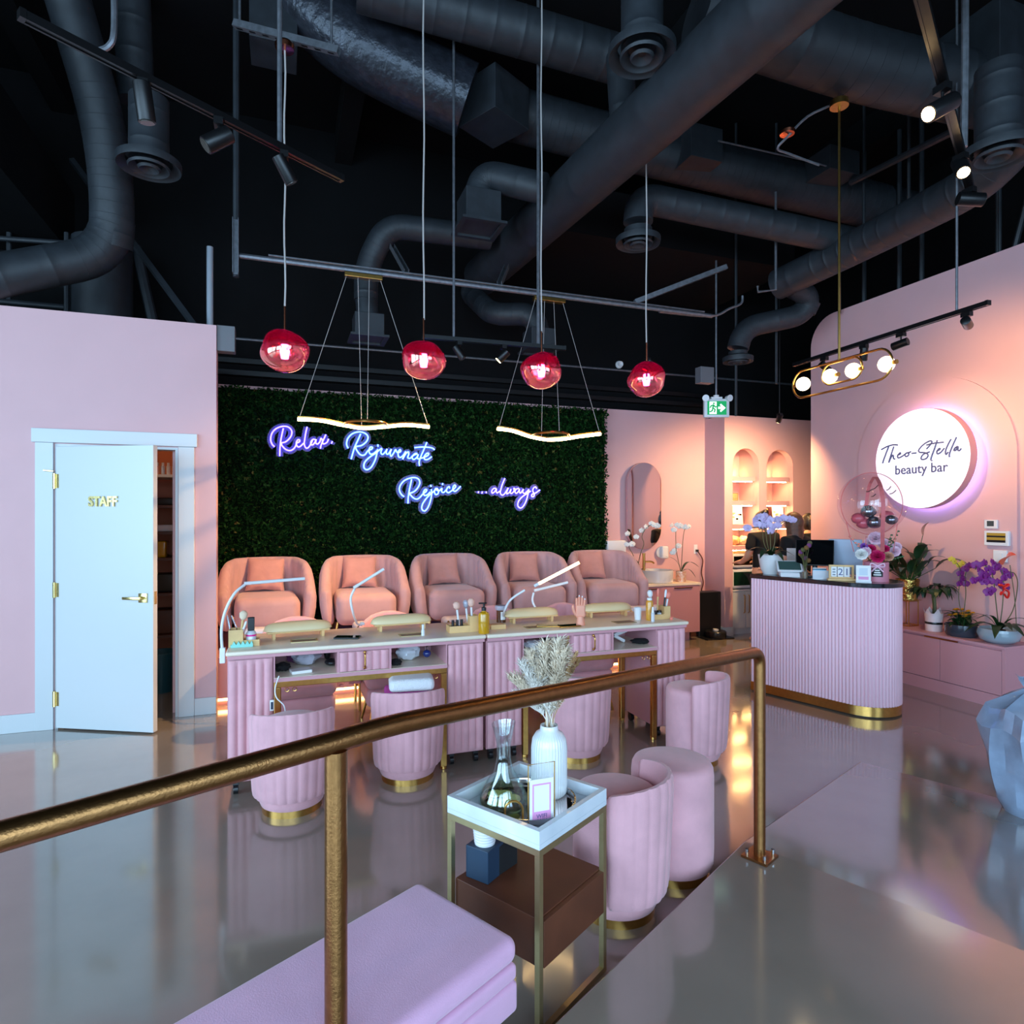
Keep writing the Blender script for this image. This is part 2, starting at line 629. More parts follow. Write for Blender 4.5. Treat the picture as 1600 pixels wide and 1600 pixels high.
# raised arch panel on it
AV0, AV1 = pu(1592, 800, U_RIGHT).y, pu(1343, 800, U_RIGHT).y
ac, ar = (AV0 + AV1) / 2, (AV1 - AV0) / 2
zs = 2.82 - ar
poly = [(AV0, 0.0), (AV1, 0.0)] + [(ac + ar * math.cos(PI * i / 32), zs + ar * math.sin(PI * i / 32)) for i in range(33)]
mb = MB().prism(poly, 0, 0.022)
mb.xf(Matrix(((0, 0, 1, U_RIGHT - 0.0225), (1, 0, 0, 0), (0, 1, 0, 0), (0, 0, 0, 1))))
struct('trim_10', mb, m_wall)
# studs and braces above the right wall
for k, (px, py) in enumerate(((1440, 400), (1560, 330), (1350, 470), (1585, 300), (1405, 400))):
    p = pu(px, py, U_RIGHT + 0.07)
    obj_ = struct('trim_%d' % (30 + k), MB().tube([(p.x, p.y, ZR), (p.x, p.y - (0.5 if k == 3 else 0.0), Z_CEIL - 0.01)], 0.022, 6), m_duct)

# left wall (staff room front) with door opening
UH = pv(86, 900, V_LEFT).x
UJ = pv(278, 900, V_LEFT).x
UC = pv(338, 900, V_LEFT).x
DH = 2.05
ZL = pv(336, 508, V_LEFT).z
mb = MB()
mb.bx(-6.08, UH, V_LEFT, V_LEFT + 0.12, 0, ZL)
mb.bx(UJ, UC, V_LEFT, V_LEFT + 0.12, 0, ZL)
mb.bx(UH, UJ, V_LEFT, V_LEFT + 0.12, DH, ZL)
struct('wall_left', mb, m_wall, smooth=0)
struct('wall_left_return', MB().bx(UC - 0.32, UC - 0.20, V_LEFT + 0.121, V_BACK - 0.001, 0, ZL), m_wall, smooth=0)
struct('baseboard_left', MB().bx(-6.0, UH - 0.115, V_LEFT - 0.016, V_LEFT - 0.001, 0.0, 0.13), m_whitep, smooth=0, bevel=0.003)
struct('baseboard_left.001', MB().bx(UJ + 0.115, UC, V_LEFT - 0.016, V_LEFT - 0.001, 0.0, 0.13), m_whitep, smooth=0, bevel=0.003)
# door casing
mb = MB()
mb.bx(UH - 0.115, UH - 0.005, V_LEFT - 0.022, V_LEFT - 0.001, 0, DH + 0.005)
struct('trim_40', mb, m_whitep, smooth=0, bevel=0.003)
struct('trim_41', MB().bx(UJ + 0.005, UJ + 0.115, V_LEFT - 0.022, V_LEFT - 0.001, 0, DH + 0.005), m_whitep, smooth=0, bevel=0.003)
struct('trim_42', MB().bx(UH - 0.135, UJ + 0.135, V_LEFT - 0.03, V_LEFT - 0.001, DH + 0.006, DH + 0.105), m_whitep, smooth=0, bevel=0.003)
mb = MB()
mb.bx(UH, UH + 0.018, V_LEFT, V_LEFT + 0.12, 0, DH)
mb.bx(UJ - 0.018, UJ, V_LEFT, V_LEFT + 0.12, 0, DH)
mb.bx(UH + 0.018, UJ - 0.018, V_LEFT, V_LEFT + 0.12, DH - 0.018, DH)
struct('trim_43', mb, m_whitep, smooth=0)
# staff room behind it
m_staffwall = mat('staff room paint', (196, 120, 90), 0.7, vary=0.03)
struct('wall_staff_back', MB().bx(-3.4, UC - 0.33, V_BACK - 0.03, V_BACK - 0.002, 0, 3.0), m_staffwall, smooth=0)
struct('ceiling_staff', MB().bx(-3.4, UC - 0.33, V_LEFT + 0.13, V_BACK - 0.04, 2.9, 2.96), m_black, smooth=0)
struct('wall_staff_left', MB().bx(-3.4, -3.3, V_LEFT + 0.13, V_BACK - 0.04, 0, 2.89), m_staffwall, smooth=0)

# the door leaf, ajar
hinge = Vector((UH + 0.018, V_LEFT - 0.005, 0.0))
edge = pd(249, 900, 4.43)
ang = math.atan2(edge.y - hinge.y, edge.x - hinge.x)
dl = UJ - UH - 0.022
door = bpy.data.objects.new('door_1', None)
C.objects.link(door)
door.location = hinge
door.rotation_euler = (0, 0, ang)
door['kind'] = 'structure'
door['label'] = 'white staff room door standing ajar in the pink wall'
obj('leaf', MB().bx(0.004, dl, -0.022, 0.022, 0.012, DH - 0.022), m_whitep, door, smooth=0, bevel=0.003)
m_goldl = mat('pale gold letters', (228, 206, 140), 0.2, metal=0.9)
me = text_mesh('STAFF', 0.098, 0.006, m_goldl, 'CENTER', offset=0.003)
lt = obj('lettering', me, m_goldl, door)
lt.location = (dl * 0.50, -0.029, 1.60)
lt.rotation_euler = (PI / 2, 0, 0)
lt.scale = (0.86, 1, 1)
h = obj('handle', MB().rbox((dl - 0.075, -0.027, 0.955), (0.066, 0.01, 0.066), 0.003, 1), m_goldl, door)
obj('lever', MB().tube([(dl - 0.075, -0.03, 0.955), (dl - 0.075, -0.062, 0.955)], 0.012, 10).rbox((dl - 0.135, -0.064, 0.955), (0.14, 0.012, 0.02), 0.004, 1), m_goldl, h)
obj('latch', MB().bx(dl - 0.001, dl + 0.003, -0.012, 0.012, 0.91, 1.0), m_goldl, door)
for z in (0.22, 1.0, 1.78):
    obj('hinge', MB().cyl((-0.004, -0.026, z - 0.055), 0.011, 0.11, 10).bx(0.0, 0.03, -0.0245, -0.0225, z - 0.05, z + 0.05), m_goldl, door)
obj('door_stop', MB().tube([(-0.004, -0.034, 1.85), (-0.05, -0.07, 1.855)], 0.006, 6), m_goldl, door)

# shop front behind the camera: piers, beam, sill and glass
mb = MB()
for x0, x1 in ((-6.2, -5.1), (-2.15, -1.75), (1.15, 1.55), (4.45, 5.69)):
    mb.bx(x0, x1, -3.6, -3.48, 0, 3.75)
mb.bx(-6.2, 7.4, -3.6, -3.48, 3.75, Z_CEIL)
mb.bx(5.84, 7.4, -3.6, -3.48, 0, 3.75)
struct('wall_front', mb, m_black, smooth=0)
for k, (x0, x1) in enumerate(((-5.1, -2.15), (-1.75, 1.15), (1.55, 4.45))):
    w = bpy.data.objects.new('window_%d' % (k + 1), None)
    C.objects.link(w)
    w['kind'] = 'structure'
    f = MB().bx(x0, x1, -3.58, -3.50, 0, 0.35).bx(x0, x1, -3.58, -3.50, 3.68, 3.75)
    obj('frame', f.bx(x0, x0 + 0.05, -3.58, -3.5, 0.35, 3.68).bx(x1 - 0.05, x1, -3.58, -3.5, 0.35, 3.68), m_blackm, w, smooth=0)
    obj('pane', MB().bx(x0 + 0.05, x1 - 0.05, -3.545, -3.535, 0.35, 3.68), m_pane, w, smooth=0)

# pedicure step under the armchairs, lit from below
V_STEP, Z_STEP = 5.52, 0.40
st = thing('pedicure_platform', 'low pink platform carrying the row of armchairs, lit along its foot', 'platform')
obj('deck', MB().bx(UC - 0.19, 3.78, V_STEP, V_BACK - 0.002, 0.07, Z_STEP), m_pinkd, st, smooth=0, bevel=0.006)
obj('plinth', MB().bx(UC - 0.19, 3.74, V_STEP + 0.06, V_BACK - 0.002, 0.0, 0.069), m_pinkd, st, smooth=0)
m_ledw = emit('warm led strip', (255, 206, 130), 9.0)
obj('led_strip', MB().bx(UC - 0.17, 3.7, V_STEP + 0.042, V_STEP + 0.058, 0.04, 0.066), m_ledw, st, smooth=0)

# boxwood wall
m_box = bpy.data.materials.new('boxwood foliage')
m_box.use_nodes = True
nt = m_box.node_tree
b = nt.nodes['Principled BSDF']
b.inputs['Roughness'].default_value = 0.8
b.inputs['Specular IOR Level'].default_value = 0.06
tc = nt.nodes.new('ShaderNodeTexCoord')
wnz = nt.nodes.new('ShaderNodeTexWhiteNoise')
vm = nt.nodes.new('ShaderNodeVectorMath')
vm.operation = 'SNAP'
vm.inputs[1].default_value = (0.03, 0.03, 0.03)
nt.links.new(tc.outputs['Object'], vm.inputs[0])
nt.links.new(vm.outputs[0], wnz.inputs['Vector'])
rp = nt.nodes.new('ShaderNodeValToRGB')
e = rp.color_ramp.elements
e[0].position, e[0].color = 0.0, lin(10, 30, 11)
e[1].position, e[1].color = 1.0, lin(112, 92, 50)
for p, c in ((0.5, (16, 46, 17)), (0.9, (26, 64, 24)), (0.97, (56, 88, 40))):
    q = e.new(p)
    q.color = lin(*c)
nt.links.new(wnz.outputs['Value'], rp.inputs['Fac'])
nt.links.new(rp.outputs['Color'], b.inputs['Base Color'])
GX0, GX1 = UC - 0.19, pv(944, 700, V_BACK).x
GZ0, GZ1 = Z_STEP, 2.84
hw = thing('boxwood_wall', 'dark green artificial boxwood hedge wall behind the armchairs', 'hedge wall')
obj('backing', MB().bx(GX0, GX1 - 0.02, V_BACK - 0.045, V_BACK - 0.003, GZ0 + 0.002, GZ1 - 0.02), mat('dark hedge backing', (8, 20, 9), 0.95, spec=0.05), hw, smooth=0)
rng = np.random.default_rng(3)
N = 62000
px_ = rng.uniform(GX0 + 0.01, GX1, N)
pz_ = rng.uniform(GZ0 + 0.015, GZ1, N)
lump = 0.02 * np.sin(px_ * 21 + 3 * np.sin(pz_ * 9)) * np.sin(pz_ * 17 + 2 * np.sin(px_ * 7))
py_ = V_BACK - 0.05 - rng.uniform(0, 0.045, N) + lump
cen = np.stack([px_, py_, pz_], 1)
d1 = rng.normal(size=(N, 3))
d1[:, 1] = -np.abs(d1[:, 1]) * 0.7
d1 /= np.linalg.norm(d1, axis=1)[:, None]
d2 = np.cross(d1, rng.normal(size=(N, 3)))
d2 /= np.linalg.norm(d2, axis=1)[:, None]
L = rng.uniform(0.014, 0.029, N)[:, None]
W = L * 0.42
V4 = np.stack([cen - d1 * L, cen + d2 * W, cen + d1 * L, cen - d2 * W], 1).reshape(-1, 3)
V4[:, 1] = np.minimum(V4[:, 1], V_BACK - 0.02)
me = bpy.data.meshes.new('leaves')
me.vertices.add(N * 4)
me.vertices.foreach_set('co', V4.astype(np.float32).ravel())
me.loops.add(N * 4)
me.loops.foreach_set('vertex_index', np.arange(N * 4, dtype=np.int32))
me.polygons.add(N)
me.polygons.foreach_set('loop_start', np.arange(0, N * 4, 4, dtype=np.int32))
me.update(calc_edges=True)
me.validate()
me.materials.append(m_box)
obj('leaves', me, m_box, hw, kind='stuff')

# ================================================================== CEILING SERVICES


def ridged(pts, r, pitch=0.14, n=20, ridge=1.009):
    """spiral duct: round tube with a raised seam at every pitch"""
    p = [Vector(q) for q in pts]
    out, rs = [p[0]], [r]
    for a, b in zip(p[:-1], p[1:]):
        L = (b - a).length
        k = max(1, int(L / pitch))
        for i in range(k):
            for t, f in ((0.0, 1.0), (0.3, 1.0), (0.47, 1.0), (0.485, ridge), (0.515, ridge), (0.53, 1.0), (0.7, 1.0)):
                if i == 0 and t == 0:
                    continue
                out.append(a.lerp(b, (i + t) / k))
                rs.append(r * f)
        out.append(b)
        rs.append(r)
    return MB().tube(out, rs, n)


def bend(a, c, b, r=0.25, k=6):
    """points of a rounded corner at c between a and b (start and end not included)"""
    a, b, c = Vector(a), Vector(b), Vector(c)
    d1, d2 = (a - c), (b - c)
    r = min(r, d1.length * 0.8, d2.length * 0.8)
    p0, p2 = c + d1.normalized() * r, c + d2.normalized() * r
    return [p0 * (1 - t) ** 2 + c * 2 * t * (1 - t) + p2 * t * t for t in [i / k for i in range(k + 1)]]


def duct(label, pts, r, rb=None, pitch=0.22, name='air_duct'):
    pts = [Vector(p) for p in pts]
    out = [pts[0]]
    for i in range(1, len(pts) - 1):
        out += bend(pts[i - 1], pts[i], pts[i + 1], rb or r * 1.6)
    out.append(pts[-1])
    o = obj(name, ridged(out, r, pitch), m_duct)
    tag(o, label, 'duct', 'black ceiling ducts')
    return o


def diffuser(label, c, r, drop):
    t = thing('ceiling_diffuser', label, 'air diffuser', c, 0, 'round ceiling diffusers')
    prof = [(r, 0.0), (r * 0.98, -0.02), (r * 0.72, 0.02), (r * 0.72, 0.05), (r, 0.03), (r, 0.0)]
    obj('outer_cone', MB().lathe(prof, 32), m_duct, t)
    obj('middle_cone', MB().lathe([(r * 0.66, -0.015), (r * 0.62, -0.03), (r * 0.42, 0.01), (r * 0.42, 0.03), (r * 0.66, -0.015)], 28), m_duct, t)
    obj('centre_cone', MB().lathe([(r * 0.36, -0.02), (r * 0.3, -0.035), (r * 0.12, -0.005), (0.0, -0.005)], 24), m_duct, t)
    obj('neck', ridged([(0, 0, 0.03), (0, 0, 0.03 + drop)], r * 0.62), m_duct, t)
    return t


# D1 long main duct with its branches
Zm = 4.2
p_top, p_bot = pz(1110, 100, Zm), pz(757, 428, Zm)
dirv = (p_top - p_bot).normalized()
duct('long straight round duct crossing the ceiling towards the right', [p_bot - dirv * 0.1, p_bot + dirv * 8.2], 0.205, pitch=0.9)
q = pz(800, 385, Zm)
q2 = p_bot - dirv * 0.06
duct('duct elbow turning right from the low end of the long main duct', [q2, q2 + Vector((-0.10, 0.25, -0.10)), pd(770, 492, 6.6), pd(838, 490, 6.5), pd(842, 530, 6.5)], 0.115)
b1 = pz(765, 372, Zm)
duct('branch duct running left and dropping over the first wave lamp', [b1, pd(605, 352, 5.75), pd(572, 418, 5.8), pd(572, 470, 5.8)], 0.11)
b2 = pz(850, 295, Zm)
duct('short branch duct bending down into a square grille box', [b2, pd(752, 272, 5.3), pd(748, 312, 5.3)], 0.12)
for (px, py, d, w, h, lab) in ((748, 335, 5.3, 0.30, 0.26, 'square black grille box under the short branch duct'),
                               (575, 515, 5.8, 0.26, 0.20, 'square black grille box above the pendant row by the first wave lamp'),
                               (842, 535, 6.5, 0.26, 0.20, 'square black grille box behind the third pink pendant')):
    c = pd(px, py, d)
    t = thing('grille_box', lab, 'air vent', c, 0, 'square grille boxes')
    obj('case', MB().box((0, 0, 0.02), (w, w, h)), m_duct, t, smooth=0, bevel=0.004)
    fr = MB()
    for sx, sy, lx, ly in ((0, 1, w + 0.08, 0.04), (0, -1, w + 0.08, 0.04), (1, 0, 0.04, w), (-1, 0, 0.04, w)):
        fr.box((sx * (w / 2 + 0.02), sy * (w / 2 + 0.02), -h / 2 + 0.01), (lx, ly, 0.02))
    obj('flange', fr, m_duct, t, smooth=0)
    if d == 5.8:
        duct('ribbed flexible drop above the square grille box', [c + Vector((0, 0, h / 2)), pd(572, 470, 5.8) + Vector((0, 0, 0.05))], 0.10, pitch=0.05)
# second system on the right
duct('duct running right from the middle diffuser to the diagonal duct', [pd(997, 348, 5.4), pd(998, 308, 5.4), pd(1350, 382, 5.9)], 0.125)
diffuser('round diffuser under the elbow duct in the middle of the ceiling', pd(997, 378, 5.4), 0.19, 0.08)
duct('diagonal duct coming from the upper right down to the back diffuser', [pd(1640, 120, 4.0), pd(1575, 262, 4.35), pd(1340, 385, 5.7), pd(1215, 445, 6.4)], 0.15, 0.45)
duct('S shaped end of the diagonal duct above the exit sign', [pd(1225, 440, 6.4), pd(1268, 465, 6.55), pd(1255, 492, 6.6), pd(1160, 512, 6.6), pd(1153, 545, 6.6)], 0.11, 0.2)
diffuser('small round diffuser at the back above the exit sign', pd(1153, 563, 6.6), 0.155, 0.06)
duct('wide flexible duct lying behind the main duct', [pd(800, 178, 5.6), pd(1010, 235, 5.9), pd(1420, 335, 6.6)], 0.215, 0.3, 0.07)
duct('wide dark duct high up at the upper right', [pd(1090, 15, 4.1), pd(1340, 100, 4.35), pd(1560, 150, 4.5)], 0.22)
duct('spiral duct along the very top of the view', [pd(560, -25, 4.5), pd(960, 92, 5.0)], 0.17)
t = tag(obj('duct_box', MB().box((0, 0, 0), (0.42, 0.42, 0.36), 0.25), m_duct, None, 0, 0.004), 'square black duct box between the silver wrapped and flexible ducts', 'duct')
t.location = pd(772, 168, 5.35)
t.rotation_euler = (0, 0, 0.25)
m_foil = mat('dark foil duct wrap', (44, 46, 54), 0.32, metal=0.4, vary=0.3, scale=14, bump=0.9, bscale=16)
o = obj('wrapped_duct', MB().tube(smooth_path([pd(455, -25, 4.9), pd(560, 70, 5.0), pd(730, 158, 5.2)], 6), 0.28, 24), m_foil)
tag(o, 'crinkled foil wrapped duct at the upper left of the square box', 'duct')
duct('large diagonal round duct at the upper left', [pd(95, -40, 4.3), pd(165, 200, 4.6), pd(178, 330, 4.7), pd(172, 398, 4.75), pd(-40, 438, 4.3)], 0.145, 0.3)
duct('dark duct beside the large diagonal one at the left', [pd(205, -40, 4.9), pd(213, 160, 5.0)], 0.13)
diffuser('round diffuser at the upper left behind the spotlight track', pd(233, 258, 4.3), 0.20, 0.42)
diffuser('large round diffuser at the top beside the main duct', pd(1003, 84, 3.75), 0.20, 0.55)
duct('vertical drop linking the main duct and the high duct', [pd(968, 88, 4.6), pd(975, 200, 4.6)], 0.10)
diffuser('round diffuser at the upper right edge of the view', pd(1560, 240, 3.9), 0.20, 0.5)
t = tag(obj('junction_box', MB().box((0, 0, 0), (0.34, 0.28, 0.3)), m_duct, None, 0, 0.004), 'black junction box hung below the flexible duct', 'box')
t.location = pd(1090, 235, 5.8)
t = tag(obj('junction_box', MB().box((0, 0, 0), (0.36, 0.3, 0.22)), m_duct, None, 0, 0.004), 'small black box by the looped wires near the flexible duct', 'box')
t.location = pd(1300, 262, 6.0)
t = tag(obj('duct_box', MB().box((0, 0, 0), (0.55, 0.5, 0.5)), m_duct, None, 0, 0.004), 'large square duct box at the upper right', 'duct')
t.location = pd(1545, 105, 4.5)
t = tag(obj('duct_box', MB().box((0, 0, 0), (0.34, 0.34, 0.42)), m_duct, None, 0, 0.004), 'black duct box hanging behind the first pendant cord', 'duct')
t.location = pd(428, 45, 4.9)


# struts, conduits and hangers
def pipe(name, label, pts, r, m=None, cat='pipe', n=8, group=None):
    o = obj(name, MB().tube(pts, r, n), m or m_strut)
    return tag(o, label, cat, group)


def strut(label, a, b, w=0.041, slots=True):
    a, b = Vector(a), Vector(b)
    t = thing('strut_channel', label, 'strut', group='slotted strut channels')
    d = b - a
    L = d.length
    x = d.normalized()
    y = Vector((0, 0, 1)).cross(x)
    if y.length < 1e-3:
        y = Vector((1, 0, 0))
    y.normalize()
    z = x.cross(y)
    M4 = Matrix((x, y, z)).transposed().to_4x4()
    M4.translation = a
    mb = MB()
    mb.bx(0, L, -w / 2, w / 2, -0.002, 0.002).bx(0, L, -w / 2, -w / 2 + 0.004, 0.002, w).bx(0, L, w / 2 - 0.004, w / 2, 0.002, w)
    obj('channel', mb.xf(M4), m_strut, t, smooth=0)
    if slots:
        sm = MB()
        k = max(1, int(L / 0.09))
        for i in range(k):
            sm.bx((i + 0.25) * L / k, (i + 0.7) * L / k, -0.007, 0.007, -0.0035, -0.0021)
        obj('slots', sm.xf(M4), m_blackm, t, smooth=0, kind='stuff')
    return t


VL = 5.05
s0, s1 = pv(374, 402, VL), pv(1112, 492, VL)
s1.z = s0.z = (s0.z + s1.z) / 2
pipe('conduit', 'long horizontal silver conduit carrying both wave lamps', [s0, s1], 0.020, cat='conduit')
pipe('conduit', 'thin cable clipped along the long silver conduit', [s0 + Vector((0.2, -0.022, 0.024)), s1 + Vector((-0.1, -0.022, 0.024))], 0.008, cat='conduit', n=6)
pipe('hanger_rod', 'tall grey rod at the left end of the silver conduit', [Vector((s0.x - 0.022, s0.y, Z_CEIL - 0.002)), Vector((s0.x - 0.022, s0.y, s0.z - 0.16))], 0.022, m_duct, 'rod')
strut('vertical slotted strut at the left end of the silver conduit', Vector((s0.x - 0.022, s0.y - 0.03, s0.z + 0.25)), Vector((s0.x - 0.022, s0.y - 0.03, s0.z - 0.15)))
strut('slotted strut slanting above the left wave lamp', s0.lerp(s1, 0.295) + Vector((0, 0, 0.021)), pd(612, 388, 5.6))
strut('slotted strut slanting below the long main duct', s0.lerp(s1, 0.485) + Vector((0, 0, 0.021)), pd(792, 420, 5.7))
strut('long slotted strut slanting right under the black soffit', s0.lerp(s1, 0.80) + Vector((0, 0, 0.021)), pd(1136, 420, 5.9))
strut('short slotted strut holding the first pendant canopy', pd(365, 42, 4.0), pd(528, 85, 3.9))
pipe('hanger_rod', 'thin rod hanging between the first two pendants', [Vector((pd(709, 528, 4.88).x, pd(709, 528, 4.88).y, Z_CEIL - 0.002)), pd(709, 531, 4.88)], 0.010, m_strut, 'rod', 6)
pipe('hanger_rod', 'slim rod hanging behind the third pendant cord', [Vector((pd(841, 540, 4.98).x, pd(841, 540, 4.98).y, Z_CEIL - 0.002)), pd(841, 542, 4.98)], 0.013, m_strut, 'rod', 6)
pipe('conduit', 'lower horizontal conduit that runs behind the pink pendants', [pv(345, 527, 7.114), pv(1265, 603, 7.114)], 0.014, m_strut, 'conduit')
pipe('conduit', 'curved conduit elbow above the exit sign', smooth_path([pd(1030, 487, 5.9), pd(1110, 494, 6.2), pd(1140, 482, 6.25), pd(1158, 474, 6.3), pd(1160, 462, 6.3)], 5), 0.012, m_strut, 'conduit')
pipe('conduit', 'short brass pipe fitting in front of the diagonal duct', [pd(1184, 447, 5.9), pd(1184, 456, 5.9), pd(1212, 453, 5.9), pd(1212, 300, 5.9)], 0.012, m_strut, 'conduit')
pipe('conduit', 'thin silver cable looping below the junction boxes', smooth_path([pd(1122, 220, 5.6), pd(1255, 250, 5.8), pd(1300, 262, 5.85)], 4), 0.008, m_strut, 'conduit', 6)
pipe('conduit', 'silver flexible cable running from the globe lamp canopy', smooth_path([pd(1385, 108, 4.3), pd(1340, 132, 4.35), pd(1306, 160, 4.4), pd(1262, 182, 4.45), pd(1230, 214, 4.5), pd(1215, 232, 4.55), pd(1232, 240, 4.6), pd(1280, 258, 4.65)], 4), 0.009, m_strut, 'conduit', 6)
pipe('conduit', 'white flexible conduit at the upper right with the spot track', smooth_path([pd(1508, -30, 3.4), pd(1508, 100, 3.4), pd(1506, 230, 3.4)], 4), 0.018, m_strut, 'conduit')
pipe('conduit', 'ribbed white flexible hose by the left spot track', smooth_path([pd(178, -20, 3.0), pd(178, 50, 3.0), pd(170, 72, 3.0), pd(152, 80, 3.0)], 5), 0.014, m_strut, 'conduit')
pipe('brace', 'long steel brace slanting down to the top of the left wall', [pd(112, 250, 5.3), pd(306, 512, 5.1)], 0.028, m_duct, 'brace', 4)
pipe('pipe', 'white vertical pipe at the corner of the left wall', [pd(328, 386, 5.25), Vector((pd(328, 530, 5.25).x, pd(328, 530, 5.25).y, 2.9605))], 0.026, mat('grey white pipe', (150, 156, 164), 0.4), 'pipe', 12)
pipe('pipe', 'slanting silver pipe behind the top of the left wall', [pd(212, 385, 5.85), pd(245, 530, 5.85)], 0.045, m_duct, 'pipe')
pipe('tank', 'dark insulated tank standing behind the left wall', [Vector((pd(160, 500, 5.7).x, pd(160, 500, 5.7).y, 3.998)), Vector((pd(160, 500, 5.7).x, pd(160, 500, 5.7).y, 2.962))], 0.24, m_duct, 'tank', 24)
for k, (x0, y0, x1, y1) in enumerate(((-5, 372, 108, 380), (-5, 440, 105, 446), (-5, 470, 105, 480))):
    pipe('pipe', ('upper', 'middle', 'lower')[k] + ' dark horizontal pipe of the cluster above the left wall', [pd(x0, y0, 5.4), pd(x1, y1, 5.6)], 0.022, m_duct, 'pipe')
for k, (x, ) in enumerate(((14,), (104,), (126,))):
    pipe('pipe', ('first', 'second', 'third')[k] + ' dark upright pipe from the left edge above the wall', [Vector((pd(x, 490, 5.5).x, pd(x, 490, 5.5).y, 3.999)), pd(x, 490, 5.5)], 0.02, m_duct, 'pipe')
pipe('pipe', 'dark sprinkler pipe crossing behind the globe lamp', [pd(1180, 70, 4.9), pd(1470, 165, 5.2)], 0.03, m_duct, 'pipe')
pipe('pipe', 'dark sprinkler pipe running down from the upper right', [pd(1560, 170, 4.5), pd(1330, 285, 6.0)], 0.03, m_duct, 'pipe')
for k, (x0, y0, x1, y1, d) in enumerate(((1420, 250, 1420, 330, 5.5), (1350, 320, 1350, 375, 6.0), (1308, 300, 1312, 490, 6.8), (1560, 270, 1562, 400, 5.4), (1213, 450, 1213, 600, 6.7), (1158, 575, 1150, 650, 6.7))):
    pipe('hanger_rod', ('slim black rod at the far right of the diagonal duct', 'slim black rod above the diagonal duct joint', 'slim rod behind the globe lamp stem',
         'slim rod above the right pink wall', 'slim rod between the exit sign and the right wall', 'grey rod just right of the exit sign')[k], [Vector((pd(x1, y1, d).x, pd(x1, y1, d).y, Z_CEIL - 0.002)), pd(x1, y1, d)], 0.014, m_duct, 'rod', 6)
tb = tag(obj('control_box', MB().box((0, 0, 0), (0.13, 0.1, 0.20)), mat('grey enclosure', (104, 104, 108), 0.5), None, 0, 0.004), 'grey metal box at the top corner of the left wall', 'box')
tb.location = (UC + 0.066, V_LEFT + 0.07, ZL - 0.09)
tb = tag(obj('control_box', MB().box((0, 0, 0), (0.17, 0.1, 0.17)), mat('grey enclosure', (104, 104, 108), 0.5), None, 0, 0.004), 'grey metal box left of the exit sign', 'box')
tb.location = pd(1101, 587, 6.75)
sd = thing('smoke_detector', 'small white siren on the black wall beside the fourth pendant', 'detector', pv(967, 570, 7.128))
obj('base', MB().lathe([(0, 0), (0.05, 0), (0.045, 0.02), (0.0, 0.02)], 16).xf(Matrix.Rotation(PI / 2, 4, 'X')), m_white, sd)
obj('horn', MB().lathe([(0.0, 0.02), (0.03, 0.02), (0.036, 0.05), (0.012, 0.045), (0.0, 0.03)], 16).xf(Matrix.Rotation(PI / 2, 4, 'X')), m_white, sd)
for k, f in enumerate((0.06, 0.94)):
    q = pd(365, 42, 4.0).lerp(pd(528, 85, 3.9), f)
    pipe('hanger_rod', ('slim rod holding the left end of the pendant canopy strut', 'slim rod holding the right end of the pendant canopy strut')[k], [q + Vector((0, 0, 0.04)), Vector((q.x, q.y, Z_CEIL - 0.002))], 0.008, m_strut, 'rod', 6)
# ================================================================== LIGHTS THE ROOM HAS, PLUS ONE ADDED SPOT
WARM = (1.0, 0.60, 0.25)
m_lens = emit('lit lamp lens', (255, 214, 150), 30.0)
m_lensoff = mat('unlit lens', (70, 66, 60), 0.2)


def spot(label, mount, aim, lit=0.0, size=70, hang=0.07, L=0.13, r=0.034, blend=1.0, rod=None, at=None):
    """track spotlight: adapter, stem, cylindrical head; lit ones hold a lamp"""
    t = thing('track_spotlight', label, 'spotlight', mount, 0, 'black track spotlights')
    obj('adapter', MB().bx(-0.018, 0.018, -0.03, 0.03, -0.03, 0.0), m_blackm, t, smooth=0)
    obj('stem', MB().tube([(0, 0, -0.028), (0, 0, -hang)], 0.006, 6), m_blackm, t)
    if at is not None:
        aim = Vector(at) - Vector(mount)
    if rod:
        obj('rod', MB().tube([(0, 0, 0), (0, 0, rod - Vector(mount).z)], 0.006, 6), m_blackm, t)
    d = Vector(aim).normalized()
    c = Vector((0, 0, -hang - 0.01))
    a, b = c - d * L * 0.45, c + d * L * 0.55
    obj('head', MB().tube([a, a.lerp(b, 0.02), b.lerp(a, 0.02), b], [r * 0.9, r, r, r * 0.96], 18), m_blackm, t)
    obj('lens', MB().tube([b, b + d * 0.003], r * 0.8, 16), m_lens if lit else m_lensoff, t)
    if lit:
        l = bpy.data.lights.new('spot_lamp', 'SPOT')
        l.energy, l.color, l.spot_size, l.spot_blend, l.shadow_soft_size = lit, WARM, math.radians(size), blend, 0.03
        o = bpy.data.objects.new('spot_lamp', l)
        C.objects.link(o)
        o.parent = t
        o.location = b + d * 0.02
        o.rotation_euler = d.to_track_quat('-Z', 'Y').to_euler()
    return t


